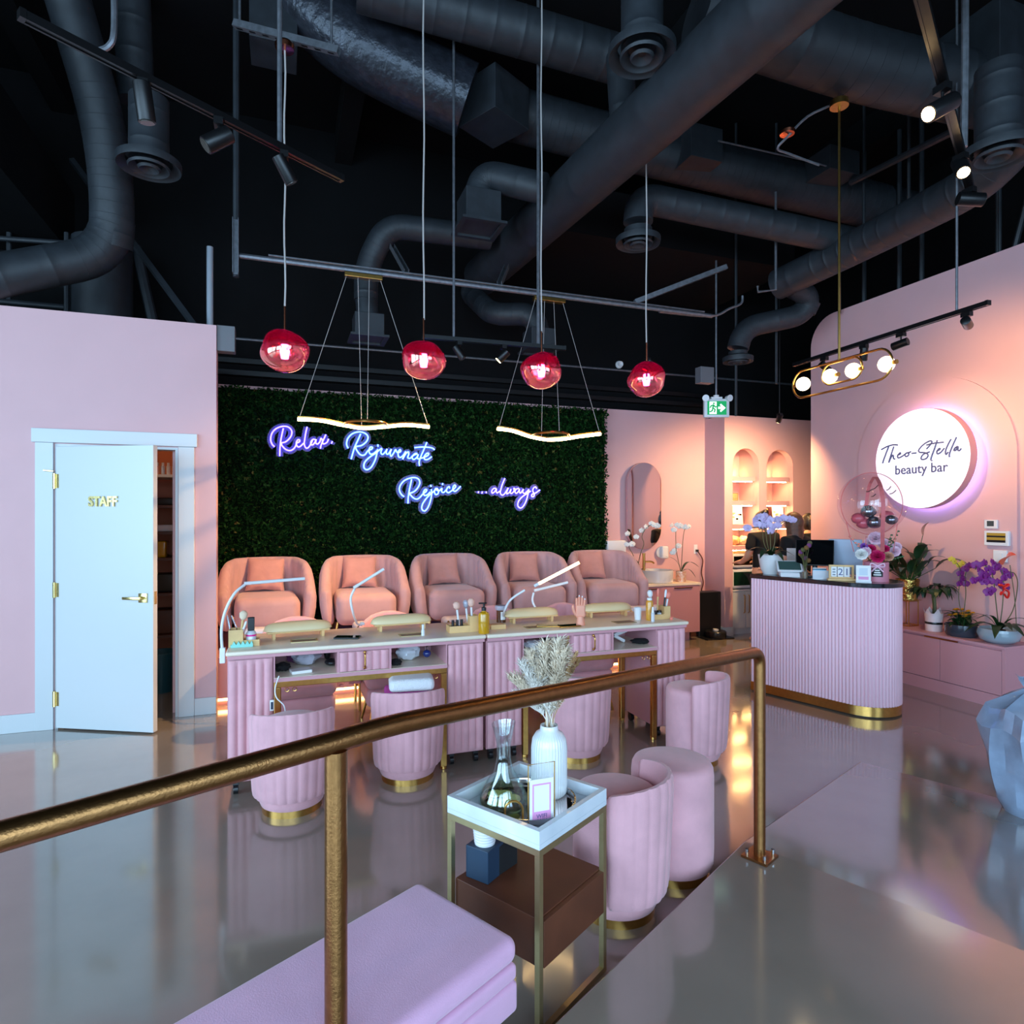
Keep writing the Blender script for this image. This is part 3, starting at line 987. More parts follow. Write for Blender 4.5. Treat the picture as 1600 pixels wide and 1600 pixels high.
def track(label, a, b, w=0.034):
    a, b = Vector(a), Vector(b)
    t = thing('light_track', label, 'light track', group='black lighting tracks')
    d = b - a
    x = d.normalized()
    y = Vector((0, 0, 1)).cross(x).normalized()
    M4 = Matrix((x, y, x.cross(y))).transposed().to_4x4()
    M4.translation = a
    L = d.length
    obj('rail', MB().bx(0, L, -w / 2, w / 2, 0.004, 0.03).bx(0, L, -w / 2, -w / 4, 0, 0.004).bx(0, L, w / 4, w / 2, 0, 0.004).xf(M4), m_blackm, t, smooth=0)
    obj('end_cap', MB().bx(-0.02, -0.001, -w / 2, w / 2, 0, 0.032).xf(M4), m_blackm, t, smooth=0)
    obj('end_cap', MB().bx(L + 0.001, L + 0.02, -w / 2, w / 2, 0, 0.032).xf(M4), m_blackm, t, smooth=0)
    return lambda f: a.lerp(b, f) + Vector((0, 0, -0.002))


# left track, all three heads off
ZT = 3.2
T1p = lambda px: pz(px, 34 + (px - 40) * 0.506, ZT) + Vector((0, 0, -0.002))
T1 = track('long black light track slanting across the upper left', pz(40, 34, ZT), pz(530, 282, ZT))
spot('first unlit spotlight on the upper left track, nearest the camera', T1p(225), (0.1, 0.15, -0.9), 0, 60, 0.06, 0.14, 0.032)
spot('middle unlit spotlight on the upper left track', T1p(342), (-0.6, -0.1, -0.5), 0, 60, 0.07, 0.12, 0.036)
spot('last unlit spotlight on the upper left track, beside the pendant cord', T1p(444), (0.45, 0.2, -0.75), 0, 60, 0.06, 0.12, 0.03)
pipe('hanger_rod', 'pale rod holding the upper left spotlight track', [Vector((T1p(437).x, T1p(437).y, Z_CEIL - 0.002)), T1p(437) + Vector((0, 0, 0.03))], 0.011, m_strut, 'rod', 8)
# track in front of the sign wall
T2a, T2b = pd(1243, 572, 5.72), pd(1541, 476, 4.07)
T2b.z = T2a.z
T2 = track('long black light track in front of the sign wall', T2a, T2b)
spot('lit spotlight at the left end of the sign wall track', T2(0.20), (0.8, -0.15, -0.62), 95, 85, 0.07, 0.10, 0.03)
spot('unlit spotlight second from left on the sign wall track', T2(0.44), (0.1, 0.2, -0.95), 0, 60, 0.06, 0.10, 0.03)
spot('unlit spotlight third from left on the sign wall track', T2(0.635), (-0.2, 0.85, -0.15), 0, 60, 0.07, 0.11, 0.03)
spot('lit spotlight at the right end of the sign wall track', T2(0.925), (0.78, 0.02, -0.52), 110, 75, 0.06, 0.10, 0.03, at=pu(1572, 600, U_RIGHT))
pipe('hanger_rod', 'slim rod holding the sign wall track', [T2(0.885) + Vector((0, 0, 0.03)), Vector((T2(0.885).x, T2(0.885).y, Z_CEIL - 0.002))], 0.008, m_strut, 'rod', 6)
# track at the upper right
ZT3 = 3.35
T3 = track('steep black light track at the upper right corner', pz(1428, -40, ZT3), pz(1516, 300, ZT3), 0.04)
spot('large spotlight highest on the upper right track', T3(0.38), (-0.75, 0.1, -0.45), 12, 50, 0.08, 0.15, 0.036)
spot('bright lit spotlight in the middle of the upper right track', T3(0.74), (-0.35, -0.45, -0.70), 22, 80, 0.05, 0.12, 0.034)
spot('lowest spotlight on the upper right track, seen from the side', T3(0.97), (0.6, -0.35, -0.1), 0, 60, 0.05, 0.13, 0.036)
# track at the back
T4 = track('black light track hanging behind the pink pendants', pd(664, 529, 4.85), pd(880, 547, 5.0))
spot('unlit spotlight left on the track behind the pendants', T4(0.24), (0.45, -0.2, -0.8), 0, 60, 0.07, 0.11, 0.03)
spot('dazzling lit spotlight on the track behind the pendants', T4(0.56), (-0.72, -0.30, -0.62), 420, 78, 0.07, 0.10, 0.032, at=(-0.30, 5.6, 0.75))
spot('lit spotlight beside the exit sign under the back soffit', pd(1218, 646, 7.0), (-0.45, 0.75, -0.62), 210, 150, 0.04, 0.09, 0.03, rod=Z_CEIL - 0.002, at=pv(1150, 830, V_NICHE))
spot('added unseen spotlight behind the fourth pendant, washing the armchairs', pd(1012, 560, 6.1), (-0.35, 0.30, -0.85), 75, 120, 0.05, 0.1, 0.03, rod=Z_CEIL - 0.002)  # added fill spot, out of sight, that warms the armchairs

# ---- four melted pink-copper globe pendants
m_melt = bpy.data.materials.new('copper pink mirrored shade')
m_melt.use_nodes = True
nt = m_melt.node_tree
b = nt.nodes['Principled BSDF']
b.inputs['Metallic'].default_value = 1.0
b.inputs['Roughness'].default_value = 0.06
tc = nt.nodes.new('ShaderNodeTexCoord')
sx = nt.nodes.new('ShaderNodeSeparateXYZ')
nt.links.new(tc.outputs['Generated'], sx.inputs[0])
rp = nt.nodes.new('ShaderNodeValToRGB')
e = rp.color_ramp.elements
e[0].position, e[0].color = 0.15, lin(248, 204, 170)
e[1].position, e[1].color = 0.95, lin(214, 34, 104)
q = e.new(0.54)
q.color = lin(246, 180, 168)
q = e.new(0.64)
q.color = lin(230, 44, 96)
nt.links.new(sx.outputs['Z'], rp.inputs['Fac'])
nt.links.new(rp.outputs['Color'], b.inputs['Base Color'])
tr = nt.nodes.new('ShaderNodeBsdfTransparent')
nt.links.new(rp.outputs['Color'], tr.inputs['Color'])
mx = nt.nodes.new('ShaderNodeMixShader')
lw = nt.nodes.new('ShaderNodeLayerWeight')
lw.inputs['Blend'].default_value = 0.35
mr = nt.nodes.new('ShaderNodeMapRange')
mr.inputs['To Min'].default_value = 0.42
mr.inputs['To Max'].default_value = 0.9
nt.links.new(lw.outputs['Facing'], mr.inputs['Value'])
nt.links.new(mr.outputs['Result'], mx.inputs['Fac'])
nt.links.new(tr.outputs[0], mx.inputs[1])
nt.links.new(b.outputs[0], mx.inputs[2])
tl = nt.nodes.new('ShaderNodeBsdfTranslucent')
nt.links.new(rp.outputs['Color'], tl.inputs['Color'])
mx2 = nt.nodes.new('ShaderNodeMixShader')
mx2.inputs['Fac'].default_value = 0.09
nt.links.new(mx.outputs[0], mx2.inputs[1])
nt.links.new(tl.outputs[0], mx2.inputs[2])
nt.links.new(mx2.outputs[0], nt.nodes['Material Output'].inputs['Surface'])
m_led_pink = emit('magenta led core', (255, 100, 225), 30.0)
m_cord = mat('pale fabric cord', (176, 168, 164), 0.6)
lbl = ('largest pink copper globe pendant, leftmost of the row of four', 'second pink copper globe pendant from the left', 'third pink copper globe pendant from the left, before the right wave lamp', 'rightmost pink copper globe pendant nearest the exit sign')
VP = 4.13
for k, (px, py) in enumerate(((445, 549), (662, 563), (846, 579), (1010, 593))):
    c = pv(px, py, VP)
    t = thing('globe_pendant', lbl[k], 'pendant lamp', c, 0, 'melted globe pendants')
    R = 0.143
    ph = k * 1.7

    def fn(a, bb, ph=ph, R=R):
        th, la = 2 * PI * a, PI * (bb - 0.5)
        n = Vector((math.cos(la) * math.cos(th), math.cos(la) * math.sin(th), math.sin(la)))
        k1 = 1 + 0.025 * math.sin(2 * th + ph) * math.cos(la) + 0.025 * math.sin(3 * n.z + 2 * n.x + ph) - 0.05 * n.z * n.z
        p = n * R * k1
        p.x += 0.006 * math.sin(5 * n.z + ph)
        return (p.x, p.y, p.z * 0.96)
    obj('shade', MB().grid(fn, 36, 22, True), m_melt, t, smooth=80)
    obj('led_core', MB().lathe([(0, -0.045), (0.022, -0.045), (0.03, 0), (0.022, 0.04), (0, 0.04)], 10), m_led_pink, t)
    core = MB()
    for i in range(6):
        a = i * PI / 3
        core.tube([(0.0, 0, 0.0), (0.07 * math.cos(a), 0.07 * math.sin(a), 0.03), (0.10 * math.cos(a), 0.10 * math.sin(a), -0.02)], 0.007, 6)
    obj('reflector', core, m_rose, t)
    top = 0.128
    obj('stem', MB().tube([(0, 0, top - 0.01), (0, 0, top + 0.15)], 0.006, 8), m_rose, t)
    ztop = (4.40 if k == 0 else Z_CEIL) - c.z
    pts = [(0.004 * math.sin(i * 1.3 + k), 0, top + 0.14 + (ztop - top - 0.14) * i / 12) for i in range(13)]
    obj('cord', MB().tube(pts, 0.0055, 6), m_cord, t)
    obj('canopy', MB().lathe([(0, 0), (0.055, 0.005), (0.06, 0.03), (0.05, 0.045), (0, 0.045)] if k == 0 else [(0, -0.04), (0.06, -0.035), (0.06, -0.001), (0, -0.001)], 20, (0, 0, ztop)), m_rose, t)

# ---- two wavy LED lamps
m_led = emit('warm white led tube', (255, 210, 140), 22.0)
sets = [
    ('left wavy gold LED lamp hanging above the neon words', (568, 436), 5.0, [(465, 655, 4.72), (500, 657, 4.8), (535, 664, 4.95), (568, 669, 5.05), (600, 667, 5.05), (635, 664, 4.95), (670, 667, 4.85)],
     [(535, 663, 4.95), (545, 659, 4.75), (570, 657, 4.65), (598, 660, 4.7), (606, 665, 5.0)], [(467, 655, 4.72), (565, 668, 5.05), (574, 657, 4.66), (669, 666, 4.85)]),
    ('right wavy gold LED lamp hanging near the end of the hedge wall', (858, 473), 5.2, [(777, 670, 4.95), (800, 673, 5.0), (828, 682, 5.15), (855, 687, 5.25), (880, 686, 5.25), (905, 682, 5.15), (938, 678, 5.0)],
     [(830, 681, 5.15), (840, 677, 4.95), (862, 675, 4.85), (885, 677, 4.9), (890, 683, 5.2)], [(779, 670, 4.95), (846, 685, 5.2), (874, 675, 4.86), (937, 677, 5.0)])]
for lab, (cx_, cy_), dc, led, ring, wires in sets:
    c = pv(cx_, cy_, VL)
    c.z = s0.z - 0.0205
    t = thing('wave_pendant', lab, 'pendant lamp', c, 0, 'wavy LED pendants')
    obj('canopy', MB().box((0, 0, -0.02), (0.29, 0.06, 0.035)), m_gold, t, smooth=0, bevel=0.004)
    pts = smooth_path([pd(*q) - c for q in led], 6)
    obj('led_tube', MB().tube(pts, 0.0135, 10), m_led, t)
    obj('housing', MB().tube([p + Vector((0, 0, 0.017)) for p in pts], 0.009, 6), m_gold, t)
    obj('inner_loop', MB().tube(smooth_path([pd(*q) - c for q in ring], 6), 0.011, 8), m_gold, t)
    for i, w in enumerate(wires):
        obj('wire', MB().tube([pd(*w) - c, Vector((-0.13 + 0.087 * i, 0, -0.03))], 0.0022, 5), m_cord, t)

# ---- gold double loop lamp with four globes
U_G = 3.60
t = thing('globe_chandelier', 'gold double loop chandelier with four glowing white globes', 'chandelier', (U_G, 3.33, 2.505))
m_globe = emit('opal globe glow', (255, 226, 176), 7.0)


def stadium(y0, y1, zc, r, n=12):
    p = [(0, y1 - r + r * math.sin(PI * i / n), zc + r * math.cos(PI * i / n)) for i in range(n + 1)]
    p += [(0, y0 + r - r * math.sin(PI * i / n), zc - r * math.cos(PI * i / n)) for i in range(n + 1)]
    return p


obj('outer_loop', MB().tube(stadium(-0.405, 0.42, 0.0, 0.10), 0.008, 8, True), m_gold, t)
obj('inner_loop', MB().tube(stadium(-0.185, 0.145, 0.02, 0.073), 0.007, 8, True), m_gold, t)
for px, py in ((1255, 600), (1297, 588), (1333, 579), (1385, 569)):
    p = pu(px, py, U_G) - Vector((U_G, 3.33, 2.505))
    g = obj('globe', MB().ball(p, 0.05, 20, 12), m_globe, t, smooth=80)
    obj('socket', MB().tube([p + Vector((0, 0.045 if p.y > 0.2 or -0.1 < p.y < 0 else -0.045, 0)), p + Vector((0, 0.075 if p.y > 0.2 or -0.1 < p.y < 0 else -0.075, 0))], 0.014, 10), m_gold, g)
obj('stem', MB().tube([(0, 0, 0.095), (0, 0, 1.85)], 0.008, 8), m_gold, t)
obj('canopy', MB().lathe([(0, 0), (0.06, 0.0), (0.06, 0.04), (0, 0.04)], 20, (0, 0, 1.85)), m_gold, t)
tb = tag(obj('sprinkler_rose', MB().lathe([(0, 0), (0.05, 0.0), (0.055, 0.02), (0.03, 0.03), (0, 0.03)], 16), m_rose), 'small copper ceiling rose by the globe chandelier canopy', 'ceiling rose')
tb.location = pd(1230, 210, 4.5)

# ---- exit sign
c = pd(1119, 638, 6.8)
t = thing('exit_sign', 'green running man exit sign hanging from a conduit', 'exit sign', c, -YAW)
W2, H2 = 0.135, 0.10
obj('housing', MB().rbox((0, 0, 0), (2 * W2, 0.05, 2 * H2), 0.008, 2), m_white, t)
m_green = emit('lit green sign face', (0, 150, 84), 0.9, (0, 120, 60))
m_signw = emit('lit white pictogram', (235, 255, 245), 1.6)
obj('face', MB().bx(-0.103, 0.103, -0.0275, -0.0255, -0.073, 0.073), m_green, t, smooth=0)
pic = MB()
pic.bx(0.012, 0.055, -0.030, -0.028, -0.012, 0.012)
pic.add([(0.04, -0.03, 0.045), (0.092, -0.03, 0.0), (0.04, -0.03, -0.045), (0.03, -0.03, -0.03), (0.062, -0.03, 0.0), (0.03, -0.03, 0.03)], [(0, 1, 4, 5), (1, 2, 3, 4)])
obj('arrow', pic, m_signw, t, smooth=0)
man = MB().bx(-0.08, -0.005, -0.0292, -0.028, -0.066, 0.066)
obj('doorway', man, m_signw, t, smooth=0)
man = MB().ball((-0.035, -0.031, 0.048), (0.011, 0.002, 0.011), 10, 6)
for seg in ([(-0.038, 0.034), (-0.045, 0.0)], [(-0.038, 0.03), (-0.065, 0.022), (-0.072, 0.0)], [(-0.038, 0.03), (-0.018, 0.008), (-0.006, 0.014)], [(-0.045, 0.0), (-0.022, -0.018), (-0.03, -0.05)], [(-0.045, 0.0), (-0.052, -0.03), (-0.078, -0.044)]):
    man.tube([(x, -0.031, z) for x, z in seg], 0.0085, 6)
obj('running_man', man, m_green, t)
obj('bracket', MB().bx(-0.06, 0.06, -0.02, 0.02, H2, H2 + 0.02).cyl((0, 0, H2 + 0.02), 0.03, 0.02, 12), m_white, t)
obj('conduit', MB().tube([(0, 0, H2 + 0.03), (0, 0, 4.279 - c.z)], 0.011, 8), m_strut, t)
for sgn in (-1, 1):
    k = sgn * 0.11
    obj('lamp_head', MB().tube([(k, 0.0, H2 + 0.01), (k + sgn * 0.02, -0.06, H2 + 0.0)], [0.02, 0.036], 14), m_white, t)

# ---- neon words on the hedge
V_NEON = V_BACK - 0.17
m_violet = emit('violet neon jacket', (46, 20, 255), 9.0)
m_cyan = emit('ice blue neon jacket', (0, 74, 255), 7.0)
m_violetc = emit('violet neon core', (226, 214, 255), 1.3)
m_cyanc = emit('ice blue neon core', (190, 236, 255), 1.3)
m_acr = clear_mat('acrylic board', (235, 232, 232), 0.16, 0.2, False)
_n = m_acr.node_tree
_df = _n.nodes.new('ShaderNodeBsdfDiffuse')
_df.inputs['Color'].default_value = lin(225, 222, 225)
_n.links.new(_df.outputs[0], _n.nodes['Mix Shader'].inputs[2])


def strokes_to(lab, name, ox, oy, sc, strokes, m, plane, r, board=True, cat='neon sign', grp='neon words on the hedge'):
    P = [[(ox + x / sc, oy + y / sc) for x, y in s] for s in strokes]
    allp = [q for s in P for q in s]
    cxm = sum(q[0] for q in allp) / len(allp)
    cym = sum(q[1] for q in allp) / len(allp)
    c = plane(cxm, cym)
    t = thing(name, lab, cat, c, 0, grp)
    for s in P:
        path = smooth_path([plane(*q) - c for q in s], 5)
        tb_ = obj('tube', MB().tube(path, r, 8), m, t)
        obj('bright_core', MB().tube([q + Vector((0, -r * 0.62, 0)) for q in path], r * 0.62, 6), m_violetc if m == m_violet else m_cyanc, tb_)
    if board:
        mb = MB()
        for s in P:
            path = smooth_path([plane(*q) - c for q in s], 3)
            vs, fs = [], []
            for i, p in enumerate(path):
                a = path[max(0, i - 1)]
                bb = path[min(len(path) - 1, i + 1)]
                d = (bb - a)
                nn = Vector((-d.z, 0, d.x))
                nn = nn.normalized() if nn.length > 1e-6 else Vector((1, 0, 0))
                vs += [p + nn * 0.035 + Vector((0, 0.022, 0)), p - nn * 0.035 + Vector((0, 0.022, 0)), p + nn * 0.035 + Vector((0, 0.026, 0)), p - nn * 0.035 + Vector((0, 0.026, 0))]
            for i in range(len(path) - 1):
                fs += [(4 * i, 4 * i + 1, 4 * i + 5, 4 * i + 4), (4 * i + 2, 4 * i + 3, 4 * i + 7, 4 * i + 6), (4 * i, 4 * i + 4, 4 * i + 6, 4 * i + 2), (4 * i + 1, 4 * i + 5, 4 * i + 7, 4 * i + 3)]
            mb.add(vs, fs)
        obj('acrylic_board', mb, m_acr, t, smooth=0)
    return t


plN = lambda x, y: pv(x, y, V_NEON)
NR = 0.0095
strokes_to('violet neon word Relax at the left of the hedge', 'neon_sign', 415, 655, 13.333, [
    [(185, 575), (135, 520), (105, 430), (125, 310), (190, 220), (290, 165), (400, 148), (490, 175), (545, 250), (535, 340), (480, 420), (410, 475), (330, 500), (350, 560), (420, 630), (500, 655), (570, 630), (620, 570), (650, 500), (700, 475), (712, 440), (680, 425), (645, 470), (640, 530), (680, 580), (730, 560), (790, 500)],
    [(370, 190), (340, 320), (315, 450), (300, 600), (295, 770)],
    [(865, 160), (835, 290), (815, 420), (805, 520), (840, 600), (890, 590), (940, 520), (975, 440)],
    [(1040, 430), (990, 420), (945, 470), (945, 530), (990, 530), (1040, 460), (1052, 420), (1045, 490), (1080, 520), (1130, 470), (1150, 400), (1180, 430), (1190, 500), (1220, 515), (1280, 480), (1310, 410)],
    [(1255, 320), (1210, 420), (1160, 530), (1140, 615)],
    [(1390, 460), (1370, 510)]], m_violet, plN, NR)
strokes_to('ice blue neon word Rejuvenate under the left wave lamp', 'neon_sign', 530, 660, 10.0, [
    [(140, 405), (115, 340), (135, 250), (210, 175), (320, 148), (410, 175), (450, 230), (425, 300), (350, 360), (260, 385), (290, 460), (340, 510), (400, 505), (450, 440), (500, 422), (522, 395), (490, 385), (465, 430), (480, 490), (530, 490), (590, 440)],
    [(335, 180), (290, 280), (240, 390), (210, 490), (185, 575)],
    [(605, 345), (605, 380)],
    [(600, 420), (590, 480), (560, 590), (500, 700), (430, 740), (385, 700), (400, 620), (480, 540), (570, 480), (665, 405), (650, 470), (680, 500), (735, 440), (745, 415), (735, 480), (765, 495), (815, 420), (795, 480), (810, 530), (850, 480), (880, 425), (905, 470), (960, 455), (950, 425), (920, 465), (930, 540), (980, 535), (1040, 455)],
    [(1040, 455), (1010, 530), (990, 575), (1040, 490), (1080, 460), (1085, 500), (1070, 550), (1110, 560), (1150, 520), (1220, 490), (1180, 490), (1140, 540), (1160, 580), (1210, 550), (1235, 500), (1220, 560), (1250, 570)],
    [(1370, 310), (1320, 430), (1280, 520), (1250, 610), (1255, 680)],
    [(1175, 395), (1280, 385), (1400, 390), (1460, 405), (1490, 430)],
    [(1275, 560), (1330, 545), (1390, 512), (1395, 482), (1360, 490), (1325, 540), (1340, 580), (1390, 575), (1445, 535)]], m_cyan, plN, NR)
strokes_to('ice blue neon word Rejoice in the lower line', 'neon_sign', 615, 735, 13.333, [
    [(220, 550), (160, 500), (120, 410), (140, 310), (220, 215), (330, 165), (440, 150), (520, 185), (545, 260), (510, 350), (440, 430), (360, 470), (325, 475), (370, 535), (440, 590), (500, 595), (560, 550), (610, 490), (670, 445), (690, 405), (655, 400), (620, 460), (640, 520), (700, 510), (760, 450)],
    [(375, 185), (350, 300), (325, 420), (305, 560), (298, 690)],
    [(770, 300), (782, 345)],
    [(785, 390), (790, 500), (770, 620), (720, 760), (650, 845), (590, 810), (595, 720), (660, 610), (760, 500), (850, 425), (880, 372), (850, 430), (870, 500), (920, 490), (935, 430), (900, 372), (890, 405), (950, 425), (1005, 375), (1000, 440), (1040, 460), (1100, 400)],
    [(1025, 265), (1015, 305)],
    [(1165, 380), (1160, 340), (1120, 360), (1100, 430), (1140, 465), (1200, 430), (1250, 390), (1292, 340), (1275, 305), (1240, 340), (1235, 410), (1280, 435), (1340, 390), (1395, 330)]], m_cyan, plN, NR)
strokes_to('violet neon word always with three leading dots', 'neon_sign', 740, 735, 13.333, [
    [(100, 435), (95, 475)], [(180, 440), (170, 485)], [(265, 440), (255, 475)],
    [(470, 380), (420, 375), (375, 430), (390, 475), (440, 440), (475, 382), (470, 440), (490, 470), (545, 430)],
    [(650, 165), (600, 280), (565, 400), (555, 470), (590, 515), (640, 490), (720, 365), (690, 440), (690, 490), (740, 460), (780, 390), (760, 460), (790, 480), (840, 430), (835, 370), (875, 400)],
    [(940, 375), (890, 390), (860, 440), (885, 480), (930, 440), (955, 390), (950, 440), (975, 475), (1035, 390), (1020, 450), (1060, 480), (1120, 430), (1150, 400), (1130, 500), (1090, 640), (1030, 750), (970, 785), (920, 740), (930, 650), (1000, 560), (1100, 490), (1190, 430)],
    [(1310, 385), (1290, 345), (1245, 370), (1230, 430), (1260, 490), (1250, 545), (1210, 545), (1215, 500), (1290, 470), (1380, 405)]], m_violet, plN, NR)

# ---- round lit sign on the right wall
U_SF = U_RIGHT - 0.165
sl, sr = pu(1368, 716, U_SF).y, pu(1517, 716, U_SF).y
SV, SR = (sl + sr) / 2, (sl - sr) / 2
SZ = 2.06
t = thing('round_sign', 'round lit white sign with dark script lettering on the right wall', 'sign', (U_SF, SV, SZ))
toX = Matrix(((0, 0, 1, 0), (1, 0, 0, 0), (0, 1, 0, 0), (0, 0, 0, 1)))   # lathe axis z -> world X
m_sface = emit('lit sign face', (236, 234, 255), 1.02, (200, 200, 205))
m_halo = emit('lilac halo led', (150, 136, 255), 12.0)
obj('face', MB().lathe([(0, 0), (SR - 0.004, 0), (SR - 0.004, 0.006), (0, 0.006)], 64).xf(toX), m_sface, t)
obj('rim', MB().lathe([(SR - 0.002, 0.0), (SR, 0.004), (SR, 0.085), (SR - 0.02, 0.085), (SR - 0.02, 0.0065), (SR - 0.002, 0.0)], 64).xf(toX), m_pinkd, t)
obj('halo_strip', MB().lathe([(SR - 0.03, 0.086), (SR - 0.005, 0.086), (SR - 0.005, 0.094), (SR - 0.03, 0.094), (SR - 0.03, 0.086)], 64).xf(toX), m_halo, t)
obj('standoff', MB().lathe([(0, 0.095), (SR - 0.12, 0.095), (SR - 0.12, 0.142), (0, 0.142)], 32).xf(toX), m_white, t)
m_ink = mat('slate blue lettering', (74, 82, 130), 0.5)
sc = 10.0
base = Vector((U_SF, SV, SZ))
mb = MB()
for s in ([(175, 425), (260, 380), (360, 350), (435, 355)], [(290, 380), (250, 480), (210, 590), (195, 640)], [(370, 375), (330, 500), (290, 630), (330, 540), (360, 512), (365, 560), (390, 575)],
          [(430, 512), (475, 490), (465, 475), (430, 520), (440, 555), (490, 535), (540, 500)], [(580, 470), (545, 500), (560, 535), (600, 510), (600, 472), (588, 480), (640, 455)], [(650, 485), (725, 475)],
          [(880, 415), (940, 350), (965, 300), (930, 290), (840, 340), (765, 420), (770, 465), (860, 475), (905, 510), (880, 560), (820, 580), (795, 560), (830, 500), (930, 460)],
          [(1050, 275), (1010, 400), (965, 520), (950, 580), (970, 600)], [(880, 355), (1000, 325), (1150, 310)], [(1040, 450), (1090, 420), (1080, 405), (1045, 450), (1050, 490), (1100, 470), (1160, 400)],
          [(1265, 260), (1220, 340), (1180, 440), (1185, 500), (1220, 460)], [(1350, 230), (1290, 360), (1240, 490), (1240, 545)], [(1370, 370), (1325, 400), (1310, 440), (1340, 430), (1375, 380), (1370, 430), (1395, 440), (1425, 405)]):
    path = smooth_path([pu(1360 + x / sc, 660 + y / sc, U_SF) - base + Vector((-0.003, 0, 0)) for x, y in s], 5)
    mb.tube(path, 0.0072, 6)
obj('script_lettering', mb, m_ink, t)
me = text_mesh('beauty bar', 0.125, 0.002, m_ink, 'LEFT', offset=0.001)
o = obj('block_lettering', me, m_ink, t)
a, b_ = pu(1400, 742, U_SF), pu(1480, 736, U_SF)
o.location = (-0.004, a.y - SV + 0.01, 1.925 - SZ)
o.rotation_euler = Matrix(((0, 0, -1), (-1, 0, 0), (0, 1, 0))).to_euler()
wid = max(v.co.x for v in me.vertices)
o.scale = ((a.y - b_.y + 0.02) / wid, 1.0, 1)
# ================================================================== FURNITURE


def scallop_panel(x0, x1, z0, z1, y, n, depth=0.018, bulge=0.012, sub=5):
    """upright channel-tufted panel whose front faces -Y at y; back at y+depth"""
    mb = MB()
    cols = n * sub
    zs = [0.0, 0.015, 0.05, 0.2, 0.8, 0.95, 0.985, 1.0]
    ins = [0.0, 0.6, 0.95, 1.0, 1.0, 0.95, 0.6, 0.0]

    def fn(u, v):
        i = min(len(zs) - 1, int(round(v * (len(zs) - 1))))
        ph = (u * n) % 1.0
        b = bulge * (abs(math.sin(PI * u * n)) ** 0.55)
        return (x0 + (x1 - x0) * u, y + (bulge - b) * ins[i] + bulge * (1 - ins[i]), z0 + (z1 - z0) * zs[i])
    mb.grid(fn, cols, len(zs) - 1)
    mb.bx(x0, x1, y + bulge + 0.0005, y + bulge + depth, z0, z1)
    return mb


# ---- manicure tables
TW, TD, TZ, V_TAB = 1.455, 0.50, 0.80, 3.72
m_tabside = m_pinkp


def manicure_table(label, x0):
    t = thing('manicure_table', label, 'manicure table', (x0, V_TAB, 0), 0, 'pink manicure tables')
    obj('top', MB().rbox((TW / 2, TD / 2 - 0.005, TZ - 0.0125), (TW + 0.012, TD + 0.03, 0.025), 0.010, 3), m_top, t)
    obj('apron', MB().bx(0.0, TW, 0.0, TD - 0.02, TZ - 0.045, TZ - 0.0255), m_pinkp, t, smooth=0)
    for a, b_ in ((0.0, 0.235), (TW - 0.235, TW)):
        obj('pedestal', MB().bx(a, b_, 0.03, TD - 0.03, 0.075, TZ - 0.046), m_pinkp, t, smooth=0, bevel=0.004)
        obj('door', scallop_panel(a + 0.006, b_ - 0.006, 0.085, TZ - 0.055, 0.0, 5, 0.014, 0.013), m_velvet, t)
        for cx_ in (a + 0.04, b_ - 0.04):
            for cy_ in (0.07, TD - 0.08):
                k = MB().tube([(cx_ - 0.012, cy_, 0.027), (cx_ + 0.012, cy_, 0.027)], 0.027, 14).bx(cx_ - 0.016, cx_ + 0.016, cy_ - 0.012, cy_ + 0.02, 0.05, 0.0745)
                obj('castor', k, m_dark, t)
    kx0, kx1, dx0, dx1 = 0.2355, TW - 0.2355, 0.59, 0.868
    zb = 0.635
    obj('shelf_board', MB().bx(kx0, kx1, 0.005, TD - 0.03, zb - 0.02, zb), m_top, t, smooth=0)
    obj('shelf_lip', MB().bx(kx0, kx1, -0.002, 0.0045, zb - 0.022, zb - 0.002), m_pinkp, t, smooth=0)
    obj('shelf_back', MB().bx(kx0, kx1, TD - 0.07, TD - 0.055, zb, TZ - 0.046), m_pinkp, t, smooth=0)
    for x in (kx0, dx0 - 0.008, dx1 + 0.008, kx1):
        obj('divider', MB().bx(max(kx0, x - 0.007), min(kx1, x + 0.007), 0.006, TD - 0.071, zb + 0.0005, TZ - 0.0465), m_pinkp, t, smooth=0)
    d = obj('drawer', scallop_panel(dx0, dx1, zb + 0.002, TZ - 0.05, -0.004, 6, 0.012, 0.012), m_velvet, t)
    hx = (dx0 + dx1) / 2
    obj('drawer_handle', MB().tube(smooth_path([(hx, -0.002, zb + 0.022), (hx, -0.022, zb + 0.03), (hx, -0.024, zb + 0.065), (hx, -0.022, zb + 0.1), (hx, -0.002, zb + 0.108)], 5), 0.0055, 8)
        .ball((hx, -0.005, zb + 0.02), 0.009, 10, 6).ball((hx, -0.005, zb + 0.11), 0.009, 10, 6), m_gold, d)
    # gold frame in the knee hole
    for y in (0.02, TD - 0.05):
        obj('frame_rail', MB().bx(kx0 + 0.002, kx1 - 0.002, y - 0.016, y + 0.016, zb - 0.055, zb - 0.0225), m_gold, t, smooth=0, bevel=0.003)
        for x in (kx0 + 0.02, kx1 - 0.02):
            obj('frame_leg', MB().bx(x - 0.017, x + 0.017, y - 0.016, y + 0.016, 0.018, zb - 0.056).cyl((x, y, 0.0), 0.02, 0.018, 12), m_gold, t, smooth=0, bevel=0.002)
    for x in (kx0 + 0.07, kx0 + 0.11, kx1 - 0.11, kx1 - 0.07):
        obj('hook', MB().tube([(x + 0.011 * math.cos(a), 0.0, zb - 0.068 + 0.011 * math.sin(a)) for a in [i * PI / 6 for i in range(12)]], 0.0022, 5, True), m_gold, t)
    return t


